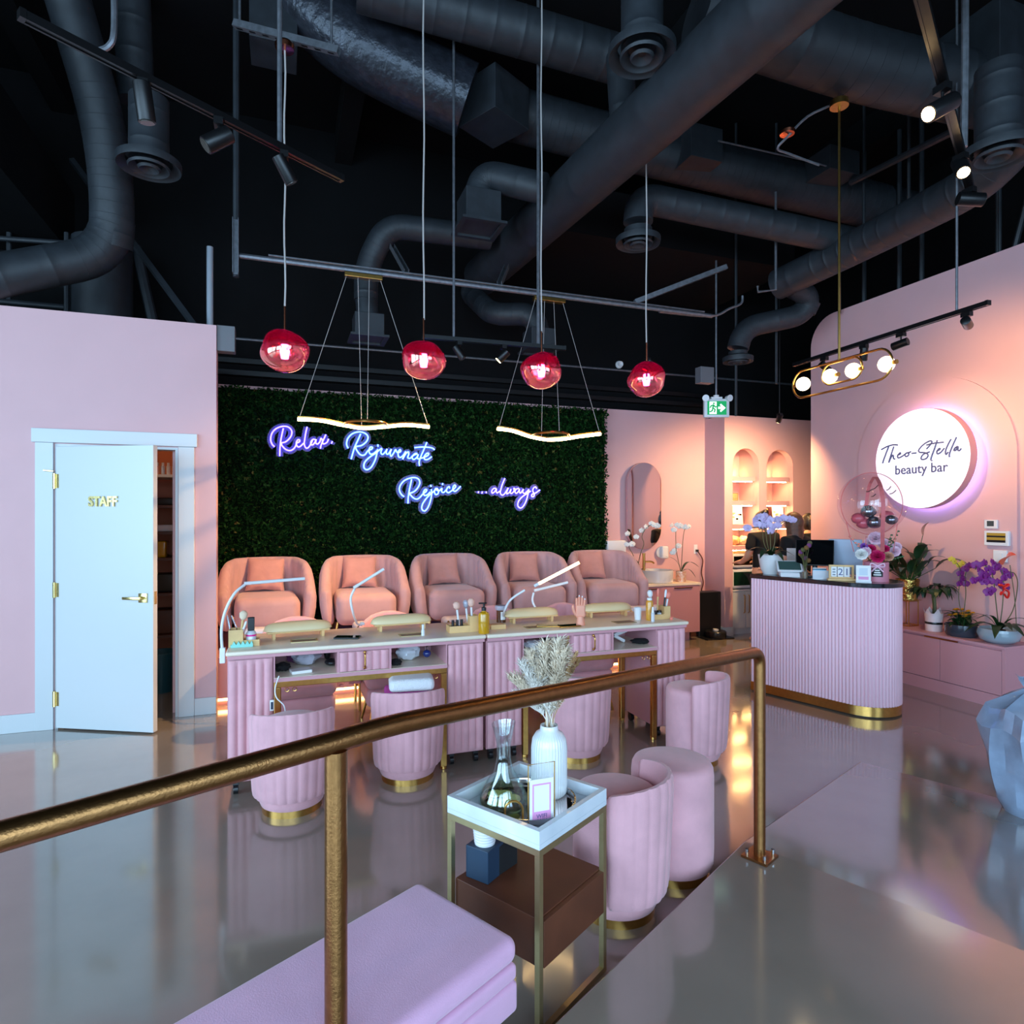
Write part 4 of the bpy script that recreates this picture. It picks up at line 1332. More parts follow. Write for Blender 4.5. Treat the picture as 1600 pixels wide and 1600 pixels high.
XA, XB = -0.295, 1.178
manicure_table('pink manicure table on the left, nearest the staff door', XA)
manicure_table('pink manicure table on the right, holding the model hand', XB)

# ---- tub armchairs on the platform
def shell_path(w, d, r, n):
    """U path from the left arm front round the back to the right arm front; returns points, outward normals"""
    pts = []
    hw_ = w / 2
    y0, y1 = -d / 2, d / 2
    na, nb = n // 4, n // 2
    for i in range(na):
        f = i / na
        pts.append((-hw_, y0 + (y1 - r - y0) * f, -1.0, 0.0, f))
    for i in range(nb + 1):
        a = PI - PI * i / nb
        rx, ry = hw_, r
        nx, ny = math.cos(a), math.sin(a)
        pts.append((hw_ * math.cos(a), y1 - r + ry * math.sin(a), nx, ny, 0))
    for i in range(1, na + 1):
        f = i / na
        pts.append((hw_, y1 - r - (y1 - r - y0) * f, 1.0, 0.0, f))
    return pts


def make_armchair(label):
    t = thing('tub_armchair', label, 'armchair', (0, 0, 0), 0, 'rose velvet tub armchairs')
    P = shell_path(0.62, 0.60, 0.31, 96)
    n = len(P)
    mb = MB()
    K = 16
    rows = []
    th = 0.055
    for i, (x, y, nx, ny, f) in enumerate(P):
        s = i / (n - 1)
        e = min(s, 1 - s)
        # height profile: low rounded arm fronts rising to the back
        up = min(1.0, e / 0.36)
        up = up * up * (3 - 2 * up)
        zt = 0.47 + 0.27 * up
        z0 = 0.15
        endf = min(1.0, e / 0.045)
        endf = math.sqrt(max(0.0, 1 - (1 - endf) ** 2))
        thk = th * (0.12 + 0.88 * endf)
        ch = 0.0
        if e > 0.07:
            ch = 0.014 * (1 - abs(math.sin(PI * 22 * s)) ** 0.5)
        row = []
        hh = (zt - z0) * (0.82 + 0.18 * endf)
        zc = z0 + (zt - z0) / 2
        for k in range(K):
            a = 2 * PI * k / K
            ca, sa = math.cos(a), math.sin(a)
            ex = 0.7
            o = thk * math.copysign(abs(ca) ** ex, ca)
            zz = zc + hh / 2 * math.copysign(abs(sa) ** 0.55, sa)
            if ca < -0.1:
                o += ch
            lean = 0.045 * math.sin(PI * min(1.0, max(0.0, (zz - z0 + 0.06) / 0.72)))
            row.append((x + nx * (o + lean), y + ny * (o + lean), zz))
        rows.append(row)
    vs = [p for r in rows for p in r]
    fs = []
    for i in range(n - 1):
        for k in range(K):
            k2 = (k + 1) % K
            fs.append((i * K + k, i * K + k2, (i + 1) * K + k2, (i + 1) * K + k))
    fs.append(tuple(range(K)))
    fs.append(tuple((n - 1) * K + k for k in reversed(range(K))))
    mb.add(vs, fs)
    obj('back_and_arms', mb, m_velvet2, t, smooth=60)
    obj('seat', MB().rbox((0, -0.06, 0.29), (0.53, 0.62, 0.28), 0.075, 5, 2), m_velvet2, t, smooth=60)
    for sx, sy in ((-1, -1), (1, -1), (-1, 1), (1, 1)):
        obj('leg', MB().tube([(0.25 * sx, 0.22 * sy, 0.17), (0.28 * sx, 0.26 * sy, 0.0)], [0.014, 0.009], 10), m_gold, t)
    return t


def make_pillow(label):
    def fn(a, b_):
        x, z = 2 * a - 1, 2 * b_ - 1
        th = 0.065 * max(0.0, (1 - x ** 4) * (1 - z ** 4)) ** 0.5
        pin = 1 - 0.10 * (1 - abs(x) ** 2) * abs(z) ** 3
        pin2 = 1 - 0.10 * (1 - abs(z) ** 2) * abs(x) ** 3
        w = 0.006 * math.sin(9 * x + 4 * z) * (1 - abs(x)) * (0.5 - z)
        return x * 0.172 * pin2, th + w, z * 0.165 * pin

    def f1(a, b_):
        x, y, z = fn(a, b_)
        return (x, -y, z + 0.165)

    def f2(a, b_):
        x, y, z = fn(a, b_)
        return (x, y, z + 0.165)
    o = obj('throw_pillow', MB().grid(f1, 16, 16).grid(f2, 16, 16), m_pillow, None, 70)
    return tag(o, label, 'cushion', 'square rose throw pillows')


m_pillow = mat('rose pillow velvet', (196, 140, 132), 0.85, vary=0.08, scale=9, bump=0.2, bscale=60, sheen=0.3)
V_ARM = 6.10
ARM = [(417, 'tub armchair at the far left of the row, beside the staff room wall'), (568, 'second tub armchair from the left in the row'), (703, 'middle tub armchair of the row of five'),
       (833, 'fourth tub armchair from the left, behind the lit table lamp'), (937, 'tub armchair at the right end of the row by the sink')]
arm0 = None
u_arm = []
for k, (px, lab) in enumerate(ARM):
    u = uv_of(px, V_ARM) + (0, 0, 0, -0.02, 0.045)[k]
    u_arm.append(u)
    rz = (0.05, -0.02, 0.0, -0.06, -0.10)[k]
    if arm0 is None:
        arm0 = make_armchair(lab)
        arm0.location = (u, V_ARM, Z_STEP)
        arm0.rotation_euler = (0, 0, rz)
        p0 = make_pillow('rose throw pillow in the leftmost armchair')
    else:
        dup(arm0, (u, V_ARM, Z_STEP), rz, lab)
        p0 = p0.copy()
        C.objects.link(p0)
        p0['label'] = ('', 'rose throw pillow in the second armchair', 'rose throw pillow in the middle armchair', 'slumped rose throw pillow in the fourth armchair', 'rose throw pillow leaning at the left of the rightmost armchair')[k]
    p0.location = (u - 0.02 - (0.05 if k == 4 else 0), V_ARM + 0.13, Z_STEP + 0.434)
    p0.rotation_euler = (-0.42, (0.05, 0.02, -0.03, 0.04, 0.02)[k], rz)

# ---- foot rests in front of them
def make_footrest(label):
    t = thing('foot_rest', label, 'foot rest', (0, 0, 0), 0, 'white padded foot rests')
    obj('pad', MB().rbox((0, 0, 0.635), (0.42, 0.13, 0.075), 0.034, 4), m_fpad, t, smooth=60)
    for sx in (-1, 1):
        x = sx * 0.17
        obj('frame_loop', MB().tube(smooth_path([(x, -0.16, 0.0), (x, -0.155, 0.3), (x, -0.13, 0.56), (x, -0.06, 0.64), (x, 0.06, 0.64), (x, 0.13, 0.56), (x, 0.155, 0.3), (x, 0.16, 0.0)], 4), 0.011, 8), m_gold, t)
    obj('cross_bar', MB().tube([(-0.17, 0.158, 0.12), (0.17, 0.158, 0.12)], 0.009, 8), m_gold, t)
    return t


m_fpad = mat('off white vinyl', (222, 206, 206), 0.4, bump=0.03)
f0 = None
for k, (px, lab) in enumerate(((428, 'padded foot rest before the leftmost armchair'), (592, 'padded foot rest before the second armchair'), (728, 'padded foot rest before the middle armchair, behind the brushes'), (868, 'padded foot rest before the fourth armchair'), (1005, 'padded foot rest before the rightmost armchair'))):
    p = (uv_of(px, 5.22), 5.22, 0)
    if f0 is None:
        f0 = make_footrest(lab)
        f0.location = p
    else:
        dup(f0, p, 0.0, lab)


# ---- client chairs at the far side of the tables
def make_client(label):
    t = thing('client_chair', label, 'chair', (0, 0, 0), 0, 'velvet client chairs behind the tables')
    obj('seat', MB().rbox((0, 0, 0.38), (0.47, 0.46, 0.13), 0.055, 4), m_velvet, t, smooth=60)
    obj('seat_base', MB().rbox((0, 0.01, 0.255), (0.45, 0.43, 0.12), 0.03, 2), m_velvet, t, smooth=60)
    n = 60

    def fn(a, b_):
        th = PI * (0.06 + 0.88 * a)
        z = 0.30 + 0.47 * math.sin(PI * min(1, max(0, a)) ) ** 0.35 * b_
        r = 0.25 - 0.010 * abs(math.sin(PI * a * 9)) ** 0.5 + 0.03 * b_
        return (r * math.cos(th), 0.02 + r * math.sin(th), z)

    def fo(a, b_):
        x, y, z = fn(a, b_)
        k = 1.16
        return (x * k, 0.02 + (y - 0.02) * k, z)
    mb = MB().grid(fn, n, 6).grid(fo, n, 6)
    m2 = MB()

    def top(a, b_):
        p, q = Vector(fn(a, 1.0)), Vector(fo(a, 1.0))
        w = p.lerp(q, b_)
        w.z += 0.018 * math.sin(PI * b_)
        return tuple(w)
    mb.grid(top, n, 4)
    for e in (0.0, 1.0):
        mb.grid(lambda a, b_, e=e: tuple(Vector(fn(e, a)).lerp(Vector(fo(e, a)), b_)), 6, 2)
    obj('backrest', mb, m_velvet, t, smooth=60)
    for sx, sy in ((-1, -1), (1, -1), (-1, 1), (1, 1)):
        obj('leg', MB().tube([(0.17 * sx, 0.16 * sy, 0.21), (0.215 * sx, 0.21 * sy, 0.0)], [0.015, 0.009], 10), m_gold, t)
    return t


c0 = None
for k, (u, v, rz, lab) in enumerate(((0.09, 4.62, 0.05, 'velvet client chair behind the left part of the left table'), (0.76, 4.66, 0.0, 'velvet client chair behind the right part of the left table'),
                                     (1.62, 4.66, 0.05, 'velvet client chair behind the left part of the right table'), (2.22, 4.62, 0.0, 'velvet client chair behind the right part of the right table'))):
    if c0 is None:
        c0 = make_client(lab)
        c0.location = (u, v, 0)
        c0.rotation_euler = (0, 0, rz)
    else:
        dup(c0, (u, v, 0), rz, lab)


# ---- round velvet stools
def make_stool(label, back=True, r=0.168, zs=0.462):
    t = thing('barrel_stool' if back else 'round_pouf', label, 'stool', (0, 0, 0), 0, 'round velvet stools')
    obj('base_ring', MB().lathe([(0, 0), (r * 0.9, 0), (r * 0.9, 0.034), (0, 0.034)], 40), m_gold, t)
    obj('seat', MB().lathe([(0, 0.036), (r * 0.93, 0.036), (r * 0.99, 0.06), (r, 0.12), (r, zs - 0.05), (r * 0.985, zs - 0.022), (r * 0.93, zs - 0.004), (r * 0.8, zs + 0.004), (0, zs + 0.008)], 48), m_velvet, t, smooth=50)
    if back:
        n, half = 84, math.radians(80)
        mb = MB()
        K = 14
        zb, zt = 0.09, 0.545
        rows = []
        for i in range(n + 1):
            a = -half + 2 * half * i / n
            e = min(i, n - i) / n
            endf = min(1.0, e / 0.035)
            endf = math.sqrt(max(0, 1 - (1 - endf) ** 2))
            thk = 0.0185 * (0.15 + 0.85 * endf)
            ch = 0.007 * (1 - abs(math.sin(PI * 11 * i / n)) ** 0.5)
            rm = r + 0.018
            zt2 = zt - 0.028 * (abs(a) / half) ** 2
            row = []
            for k in range(K):
                th = 2 * PI * k / K
                ca, sa = math.cos(th), math.sin(th)
                o = thk * math.copysign(abs(ca) ** 0.6, ca)
                if ca > 0.1:
                    o -= ch
                zz = (zb + zt2) / 2 + (zt2 - zb) / 2 * math.copysign(abs(sa) ** 0.3, sa) * (0.94 + 0.06 * endf)
                rr = rm + o + 0.022 * (zz - zb) / (zt - zb)
                row.append((rr * math.sin(a), -rr * math.cos(a), zz))
            rows.append(row)
        vs = [p for q in rows for p in q]
        fs = []
        for i in range(n):
            for k in range(K):
                k2 = (k + 1) % K
                fs.append((i * K + k, (i + 1) * K + k, (i + 1) * K + k2, i * K + k2))
        fs.append(tuple(reversed(range(K))))
        fs.append(tuple(n * K + k for k in range(K)))
        mb.add(vs, fs)
        obj('backrest', mb, m_velvet, t, smooth=60)
    return t


def stool_at(px, py, r=0.168):
    p = fl(px, py)
    d = Vector((p.x, p.y, 0)).normalized()
    return p + d * r * 0.9, math.atan2(-d.x, d.y) * -1


ST = [(457, 1279, 0.0, 'velvet barrel stool in front of the left end of the tables'), (637, 1229, 0.05, 'velvet barrel stool holding folded white towels'),
      (901, 1194, 0.12, 'velvet barrel stool behind the pampas vase'), (1083, 1201, 1.36, 'velvet barrel stool alone at the right end of the tables, seen from the side'),
      (962, 1453, 1.24, 'velvet barrel stool nearest the marble side table')]
s0_ = None
stools = []
for px, py, turn, lab in ST:
    p, a = stool_at(px, py)
    rz = math.atan2(p.y, p.x) - PI / 2 + turn
    stools.append((p, rz))
    if s0_ is None:
        s0_ = make_stool(lab)
        s0_.location = p
        s0_.rotation_euler = (0, 0, rz)
    else:
        dup(s0_, p, rz, lab)
p, a = stool_at(1050, 1389, 0.175)
pf = make_stool('backless round velvet pouf behind the front barrel stool', False, 0.175, 0.475)
pf.location = p
# folded towels on the second stool
p, rz = stools[1]
tw = thing('towel_stack', 'folded white towels on the seat of the second stool', 'towel', (p.x, p.y, 0.470), rz)
m_towel = mat('white terry', (232, 230, 232), 0.95, bump=0.6, bscale=180)
m_towelp = mat('magenta terry', (214, 80, 170), 0.95, bump=0.6, bscale=180)
obj('white_towel', MB().rbox((0.02, 0.0, 0.085), (0.26, 0.22, 0.075), 0.03, 3), m_towel, tw)
obj('pink_towel', MB().rbox((0.0, 0.01, 0.0225), (0.27, 0.22, 0.045), 0.02, 3), m_towelp, tw)

# ---- reception desk
D0, D1 = fl(1196, 1085), fl(1324, 1117)
dd = (D1 - D0)
dd.z = 0
dd.normalize()
dn = Vector((-dd.y, dd.x, 0))     # towards the wall
if dn.x < 0:
    dn = -dn
RD = 0.264
D0 = D1 - dd * 0.83
t = thing('reception_desk', 'lilac fluted reception desk with rounded end and black top', 'reception desk', (D0.x, D0.y, 0))


def desk_outline(off, flute=0.0, nfl=0):
    """straight front, half round near end, straight back"""
    L = (D1 - D0).length
    segs = []
    N = 260
    per = L + PI * RD + L
    for i in range(N * 4 + 1):
        s = per * i / (N * 4)
        if s < L:
            p = dd * s
            nn = -dn
        elif s < L + PI * RD:
            a = (s - L) / RD
            nn = -dn * math.cos(a) + dd * math.sin(a)
            p = dd * L + dn * RD + nn * RD
        else:
            p = dd * (L - (s - L - PI * RD)) + dn * 2 * RD
            nn = dn
        q = off
        if flute:
            q = off + flute * abs(math.sin(PI * s / 0.027)) ** 0.8
        w = p + nn * q
        segs.append((w.x, w.y))
    return segs


def decim(pts, k):
    return pts[::k] + ([pts[-1]] if (len(pts) - 1) % k else [])


obj('fluted_body', MB().prism(decim(desk_outline(-0.012, 0.012), 1), 0.085, 0.985), m_lilac, t, smooth=50)
obj('gold_plinth', MB().prism(decim(desk_outline(-0.004), 6), 0.012, 0.084), m_gold, t, smooth=40)
obj('feet', MB().prism(decim(desk_outline(-0.04), 12), 0.0, 0.0115), m_dark, t, smooth=40)
obj('counter_top', MB().prism(decim(desk_outline(0.012), 6), 0.986, 1.02), m_stone, t, smooth=40, bevel=0.004)
Z_DESK = 1.021

# ---- low cabinet under the flowers
U_CF = 5.31
CV0, CV1 = pu(1570, 1050, U_CF).y, 5.0
t = thing('low_cabinet', 'low pink wall cabinet under the flower pots', 'cabinet', (U_CF, CV0, 0))
Lc = CV1 - CV0
dp = U_RIGHT - 0.025 - U_CF
obj('carcass', MB().bx(0.02, dp, 0.0, Lc, 0.0, 0.478), m_pinkp, t, smooth=0)
obj('counter', MB().bx(-0.006, dp, -0.006, Lc, 0.4785, 0.50), m_pinkp, t, smooth=0, bevel=0.002)
obj('end_panel', MB().bx(0.0, 0.0195, -0.003, 0.022, 0.0, 0.478), m_pinkp, t, smooth=0)
obj('toe_board', MB().bx(0.004, 0.0195, 0.024, Lc, 0.0, 0.105), m_pinkp, t, smooth=0)
for y0, y1 in ((0.026, 0.52), (0.524, 1.02), (1.024, 1.52), (1.524, Lc - 0.004)):
    d = obj('door', MB().bx(0.0, 0.0195, y0, y1, 0.110, 0.462), m_pinkp, t, smooth=0, bevel=0.0015)
obj('finger_pull', MB().bx(-0.004, 0.004, 0.37, 0.66, 0.463, 0.474), m_rail, t, smooth=0)

# ---- sink cabinet
SC = pd(1000, 1000, 7.45)
SV0 = 6.50
sx0, sx1 = uv_of(1000, SV0) - 0.12, uv_of(1094, SV0)
SZT = pv(1094, 910, SV0).z
t = thing('sink_cabinet', 'pink vanity cabinet with pale top beside the last armchair', 'cabinet', (sx0, SV0, 0))
Wc = sx1 - sx0
obj('carcass', MB().bx(0, Wc, 0.02, V_BACK - SV0 - 0.003, 0.10, SZT - 0.028), m_pinkd, t, smooth=0)
obj('plinth', MB().bx(0.05, Wc - 0.12, 0.05, V_BACK - SV0 - 0.003, 0.0, 0.0995), m_pinkd, t, smooth=0)
obj('counter', MB().bx(-0.005, Wc + 0.008, -0.01, V_BACK - SV0 - 0.003, SZT - 0.0275, SZT), m_top, t, smooth=0, bevel=0.003)
hw2 = Wc / 2
for a, b_ in ((0.004, hw2 - 0.002), (hw2 + 0.002, Wc - 0.004)):
    d = obj('door', MB().bx(a, b_, 0.0, 0.0195, 0.105, SZT - 0.032), m_pinkd, t, smooth=0, bevel=0.002)
    obj('door_pull', MB().bx((a + b_) / 2 - 0.13, (a + b_) / 2 + 0.13, -0.012, -0.0005, SZT - 0.062, SZT - 0.05), m_rail, d, smooth=0)

# ---- gold hand rail
def rail_ray(px, py):
    """where the view ray meets the upright plane of the rail"""
    r = ray(px, py)
    n = E2
    k = POST2.dot(n) / r.dot(n)
    return Vector((r.x * k, r.y * k, EYE + r.z * k))


t = thing('hand_rail', 'bronze gold pipe handrail on two posts along the entrance landing', 'handrail')
pL = rail_ray(0, 1307)
pM = rail_ray(525, 1159)
pBd = rail_ray(600, 1135)
pR = rail_ray(1187, 1018)
pL2 = pL - (pM - pL).normalized() * 0.55
RZ = 0.0235
pts = [pL2, pL, pM] + bend(pM, pBd, pR, 0.08, 4)
pts += bend(pBd, pR, Vector((pR.x, pR.y, 0.3)), 0.06, 8)
pts += [Vector((pR.x, pR.y, Z_LAND + 0.012))]
obj('top_rail', MB().tube(pts, RZ, 20), m_rail, t, smooth=60)
obj('post', MB().tube([(pM.x, pM.y, Z_LAND + 0.012), (pM.x, pM.y, pM.z - 0.018)], RZ, 20), m_rail, t, smooth=60)
obj('post', MB().tube([(pL2.x, pL2.y, Z_LAND + 0.012), (pL2.x, pL2.y, pL2.z)], RZ, 20), m_rail, t, smooth=60)
for p in (pM, pR, pL2):
    bp = obj('base_plate', MB().box((p.x, p.y, Z_LAND + 0.007), (0.11, 0.11, 0.010), math.radians(23.4)), m_rail, t, smooth=0)
    for sx, sy in ((-1, -1), (1, -1), (1, 1), (-1, 1)):
        q = Vector((p.x, p.y, Z_LAND + 0.012)) + E1 * sx * 0.038 + E2 * sy * 0.038
        obj('bolt', MB().cyl(q, 0.007, 0.024, 8), m_chrome, bp)

# ---- bench
BZ = 0.42
A_, B_, C_ = fl(812, 1462, BZ), fl(655, 1372, BZ), fl(252, 1600, BZ)
bd = (B_ - C_)
bd.z = 0
bd.normalize()
bn = Vector((bd.y, -bd.x, 0))
wid = abs((A_ - B_).dot(bn))
endd = max(A_.dot(bd), B_.dot(bd))
c = B_ + bn * wid / 2
c = c + bd * (endd - c.dot(bd))
BL = 1.05
cen_ = c - bd * BL / 2
t = thing('storage_bench', 'lilac pink velvet storage bench at the foot of the railing', 'bench', (cen_.x, cen_.y, 0), math.atan2(bd.y, bd.x))
obj('lid_cushion', MB().rbox((0, 0, BZ - 0.035), (BL, wid, 0.07), 0.03, 5, 6), m_bench, t, smooth=60)
obj('lid', MB().rbox((0, 0, BZ - 0.093), (BL - 0.006, wid - 0.006, 0.044), 0.014, 3), m_bench, t, smooth=60)
obj('body', MB().rbox((0, 0, BZ - 0.158), (BL - 0.002, wid - 0.002, 0.084), 0.016, 3), m_bench, t, smooth=60)
for sx in (-1, 1):
    for sy in (-1, 1):
        obj('leg', MB().tube([(sx * (BL / 2 - 0.08), sy * (wid / 2 - 0.07), BZ - 0.199), (sx * (BL / 2 - 0.05), sy * (wid / 2 - 0.05), 0.0)], [0.021, 0.015], 14), m_white, t)

# ---- marble side table
TQ = math.radians(31.0)
ZS = 0.615
qf = fl(843, 1300, ZS)
tx, ty = Vector((math.cos(TQ), math.sin(TQ), 0)), Vector((-math.sin(TQ), math.cos(TQ), 0))
SS = 0.378
ctr = qf + tx * SS / 2 + ty * SS / 2
t = thing('side_table', 'marble tray side table with brass frame and walnut drawer', 'side table', (ctr.x, ctr.y, 0), TQ)
h = SS / 2
mb = MB().bx(-h, h, -h, h, ZS - 0.055, ZS - 0.040)
obj('tray_base', mb, m_marble, t, smooth=0)
mb = MB()
mb.bx(-h, h, -h, -h + 0.018, ZS - 0.0395, ZS).bx(-h, h, h - 0.018, h, ZS - 0.0395, ZS).bx(-h, -h + 0.018, -h + 0.018, h - 0.018, ZS - 0.0395, ZS).bx(h - 0.018, h, -h + 0.018, h - 0.018, ZS - 0.0395, ZS)
obj('tray_rim', mb, m_marble, t, smooth=0)
g = 0.018
obj('top_frame', MB().bx(-h, h, -h, -h + g, ZS - 0.075, ZS - 0.0555).bx(-h, h, h - g, h, ZS - 0.075, ZS - 0.0555).bx(-h, -h + g, -h + g, h - g, ZS - 0.075, ZS - 0.0555).bx(h - g, h, -h + g, h - g, ZS - 0.075, ZS - 0.0555), m_paleg, t, smooth=0)
for sx in (-1, 1):
    for sy in (-1, 1):
        x, y = sx * (h - g / 2), sy * (h - g / 2)
        obj('leg', MB().bx(x - g / 2, x + g / 2, y - g / 2, y + g / 2, 0.0, ZS - 0.0755), m_paleg, t, smooth=0)
for sy in (-1, 1):
    obj('stretcher', MB().bx(-h + g, h - g, sy * (h - g / 2) - g / 2, sy * (h - g / 2) + g / 2, 0.0, g), m_paleg, t, smooth=0)
obj('drawer_box', MB().bx(-h + 0.019, h - 0.004, -h + 0.019, h - 0.019, 0.20, 0.343), m_walnut, t, smooth=0, bevel=0.002)
obj('drawer_front', MB().bx(-h + 0.024, h - 0.0005, -h + 0.0005, -h + 0.0185, 0.202, 0.340), m_walnut, t, smooth=0, bevel=0.002)
M_ST = Matrix.Translation((ctr.x, ctr.y, 0)) @ Matrix.Rotation(TQ, 4, 'Z')
Z_TRAY = ZS - 0.0395
# ================================================================== THINGS ON THE SIDE TABLE
fwd0 = Vector((SA, CA, 0))
def on_tray(px, py):
    return fl(px, py, Z_TRAY)


c = M_ST @ Vector((0, 0, 0))
c.z = Z_TRAY + 0.0005
R_T = 0.147
t = thing('round_tray', 'round mirrored silver tray lying in the marble table top', 'tray', c)
obj('plate', MB().lathe([(0, 0), (R_T, 0), (R_T, 0.006), (0, 0.006)], 40), m_mirror, t)
obj('lip', MB().lathe([(R_T + 0.001, 0.0), (R_T + 0.010, 0.004), (R_T + 0.013, 0.022), (R_T + 0.008, 0.022), (R_T + 0.001, 0.008), (R_T + 0.001, 0.0)], 40), m_chrome, t)
ZT_ = Z_TRAY + 0.0075
m_cglass = clear_mat('clear glass', (244, 250, 250), 0.10, 0.02, False)
m_drink = clear_mat('fruit water', (240, 242, 216), 0.08, 0.02, False)
p = fl(787, 1258, ZT_)
t = thing('glass_carafe', 'clear glass carafe of lemon water beside the ribbed vase', 'carafe', p)
outer = [(0, 0), (0.07, 0), (0.083, 0.012), (0.082, 0.03), (0.06, 0.075), (0.034, 0.115), (0.024, 0.16), (0.024, 0.2), (0.034, 0.245), (0.040, 0.268)]
inner = [(0.038, 0.268), (0.032, 0.245), (0.0222, 0.2), (0.0222, 0.16), (0.032, 0.115), (0.057, 0.076), (0.079, 0.03), (0.079, 0.014), (0.068, 0.004), (0, 0.004)]
mb = MB().lathe(outer + inner, 36)
mb.v = [(x, y, z + (0.10 * (x + 0.02) * max(0, z - 0.2) / 0.07 if z > 0.2 else 0)) for x, y, z in mb.v]
obj('glass_body', mb, m_cglass, t, smooth=60)
obj('water', MB().lathe([(0, 0.005), (0.067, 0.005), (0.078, 0.015), (0.078, 0.03), (0.066, 0.055), (0, 0.055)], 32), m_drink, t, smooth=40)
m_lemon = mat('lemon slice', (236, 232, 170), 0.4)
for i in range(6):
    a = i * 1.1
    obj('lemon_slice', MB().cyl((0.034 * math.cos(a), 0.034 * math.sin(a), 0.014 + 0.007 * (i % 3)), 0.024, 0.004, 14), m_lemon, t)

p = fl(858, 1240, ZT_)
t = thing('ribbed_vase', 'white ribbed ceramic vase holding the pampas grass', 'vase', p)
prof = [(0.0, 0.0), (0.052, 0.0), (0.060, 0.01), (0.062, 0.04), (0.062, 0.16), (0.058, 0.19), (0.046, 0.21), (0.032, 0.218), (0.030, 0.236), (0.026, 0.236), (0.027, 0.216), (0.04, 0.2), (0.05, 0.15), (0.05, 0.02), (0.0, 0.012)]
mb = MB().lathe(prof, 144)
nv = []
for i, (x, y, z) in enumerate(mb.v):
    rr = math.hypot(x, y)
    if rr > 0.0525 and 0.005 < z < 0.2:
        a = math.atan2(y, x)
        k = 1 - 0.045 * (0.5 + 0.5 * math.cos(36 * a))
        x, y = x * k, y * k
    nv.append((x, y, z))
mb.v = nv
obj('body', mb, m_ceramic, t, smooth=60)
vp = p
m_pam = mat('pampas plume', (232, 214, 190), 0.95, vary=0.12, scale=30)
m_pamw = mat('bleached pampas plume', (238, 230, 220), 0.95, vary=0.05, scale=30)
m_pamb = mat('tan dried grass', (190, 150, 104), 0.95, vary=0.15, scale=30)
t = thing('pampas_bouquet', 'dried cream and tan pampas grass bouquet standing in the ribbed vase', 'dried flowers', (vp.x, vp.y, vp.z + 0.02))
right = Vector((CA, -SA, 0))
fwd = Vector((SA, CA, 0))
rnd = random.Random(5)
plumes = [(-0.115, 0.36, 0), (-0.085, 0.42, 1), (-0.06, 0.45, 0), (-0.035, 0.47, 1), (-0.015, 0.49, 0), (0.005, 0.46, 1), (0.025, 0.50, 0), (0.045, 0.47, 0), (0.06, 0.50, 2), (0.08, 0.47, 2), (0.095, 0.43, 2), (-0.1, 0.30, 1), (-0.05, 0.36, 1), (0.02, 0.38, 0), (0.07, 0.36, 2), (-0.02, 0.41, 0)]
for k, (dx, ht, kind) in enumerate(plumes):
    dy = rnd.uniform(-0.06, 0.06)
    tip = right * dx * 1.12 + fwd * dy + Vector((0, 0, ht))
    base = Vector((rnd.uniform(-0.012, 0.012), rnd.uniform(-0.012, 0.012), 0.0))
    neck = Vector((rnd.uniform(-0.014, 0.014), rnd.uniform(-0.014, 0.014), 0.215))
    path = smooth_path([base, neck, neck.lerp(tip, 0.5) + Vector((0, 0, 0.015)), tip], 6)
    mm = (m_pam, m_pamw, m_pamb)[kind]
    pl = obj('stem', MB().tube(path, 0.0016, 5), mm, t)
    n = len(path)
    vs, fs = [], []
    start = int(n * (0.45 if kind < 2 else 0.66))
    fat = (0.052, 0.048, 0.018)[kind]
    cnt = 520 if kind < 2 else 240
    for s in range(cnt):
        f = rnd.random()
        q = path[start] .lerp(path[-1], f) if n - start < 2 else path[min(n - 1, start + int(f * (n - 1 - start)))].lerp(path[min(n - 1, start + 1 + int(f * (n - 1 - start)))], rnd.random())
        w = fat * (math.sin(PI * min(1, 0.12 + 0.8 * f)) ** 0.6)
        d = Vector((rnd.gauss(0, 1), rnd.gauss(0, 1), 0)).normalized() * w * rnd.uniform(0.6, 1.1) + Vector((0, 0, w * rnd.uniform(0.7, 1.7)))
        sd_ = Vector((-d.y, d.x, 0)).normalized() * 0.0019
        b0_ = len(vs)
        vs += [q + sd_, q - sd_, q + d * 0.6 + sd_ + Vector((0, 0, 0.002)), q + d * 0.6 - sd_, q + d + Vector((0, 0, -w * 0.35))]
        fs += [(b0_, b0_ + 1, b0_ + 3, b0_ + 2), (b0_ + 2, b0_ + 3, b0_ + 4)]
    obj('plume', MB().add(vs, fs), mm, pl, smooth=0, kind='stuff')

# wifi card in a brass holder, and the bent brass loop
p = fl(846, 1288, Z_TRAY + 0.001)
p2 = fl(822, 1291, Z_TRAY + 0.001)
w_ = 0.088
t = thing('wifi_card', 'white and pink wifi card in a thin brass frame on the tray', 'sign card', p, 0.0)
obj('frame', MB().tube([(-w_ / 2, 0, 0.0), (-w_ / 2, 0, 0.19), (w_ / 2, 0, 0.19), (w_ / 2, 0, 0.0)], 0.0022, 6, True), m_gold, t)
obj('pane', MB().bx(-w_ / 2 + 0.003, w_ / 2 - 0.003, 0.001, 0.003, 0.003, 0.187), clear_mat('card pane', (250, 250, 250), 0.06, 0.02, False), t, smooth=0)
obj('card', MB().bx(-w_ / 2 + 0.004, w_ / 2 - 0.004, -0.0015, 0.0, 0.003, 0.142), m_paper, t, smooth=0)
m_pinkink = mat('pink ink', (226, 150, 196), 0.6)
fr = MB()
x0, x1, z0, z1 = -0.031, 0.031, 0.012, 0.128
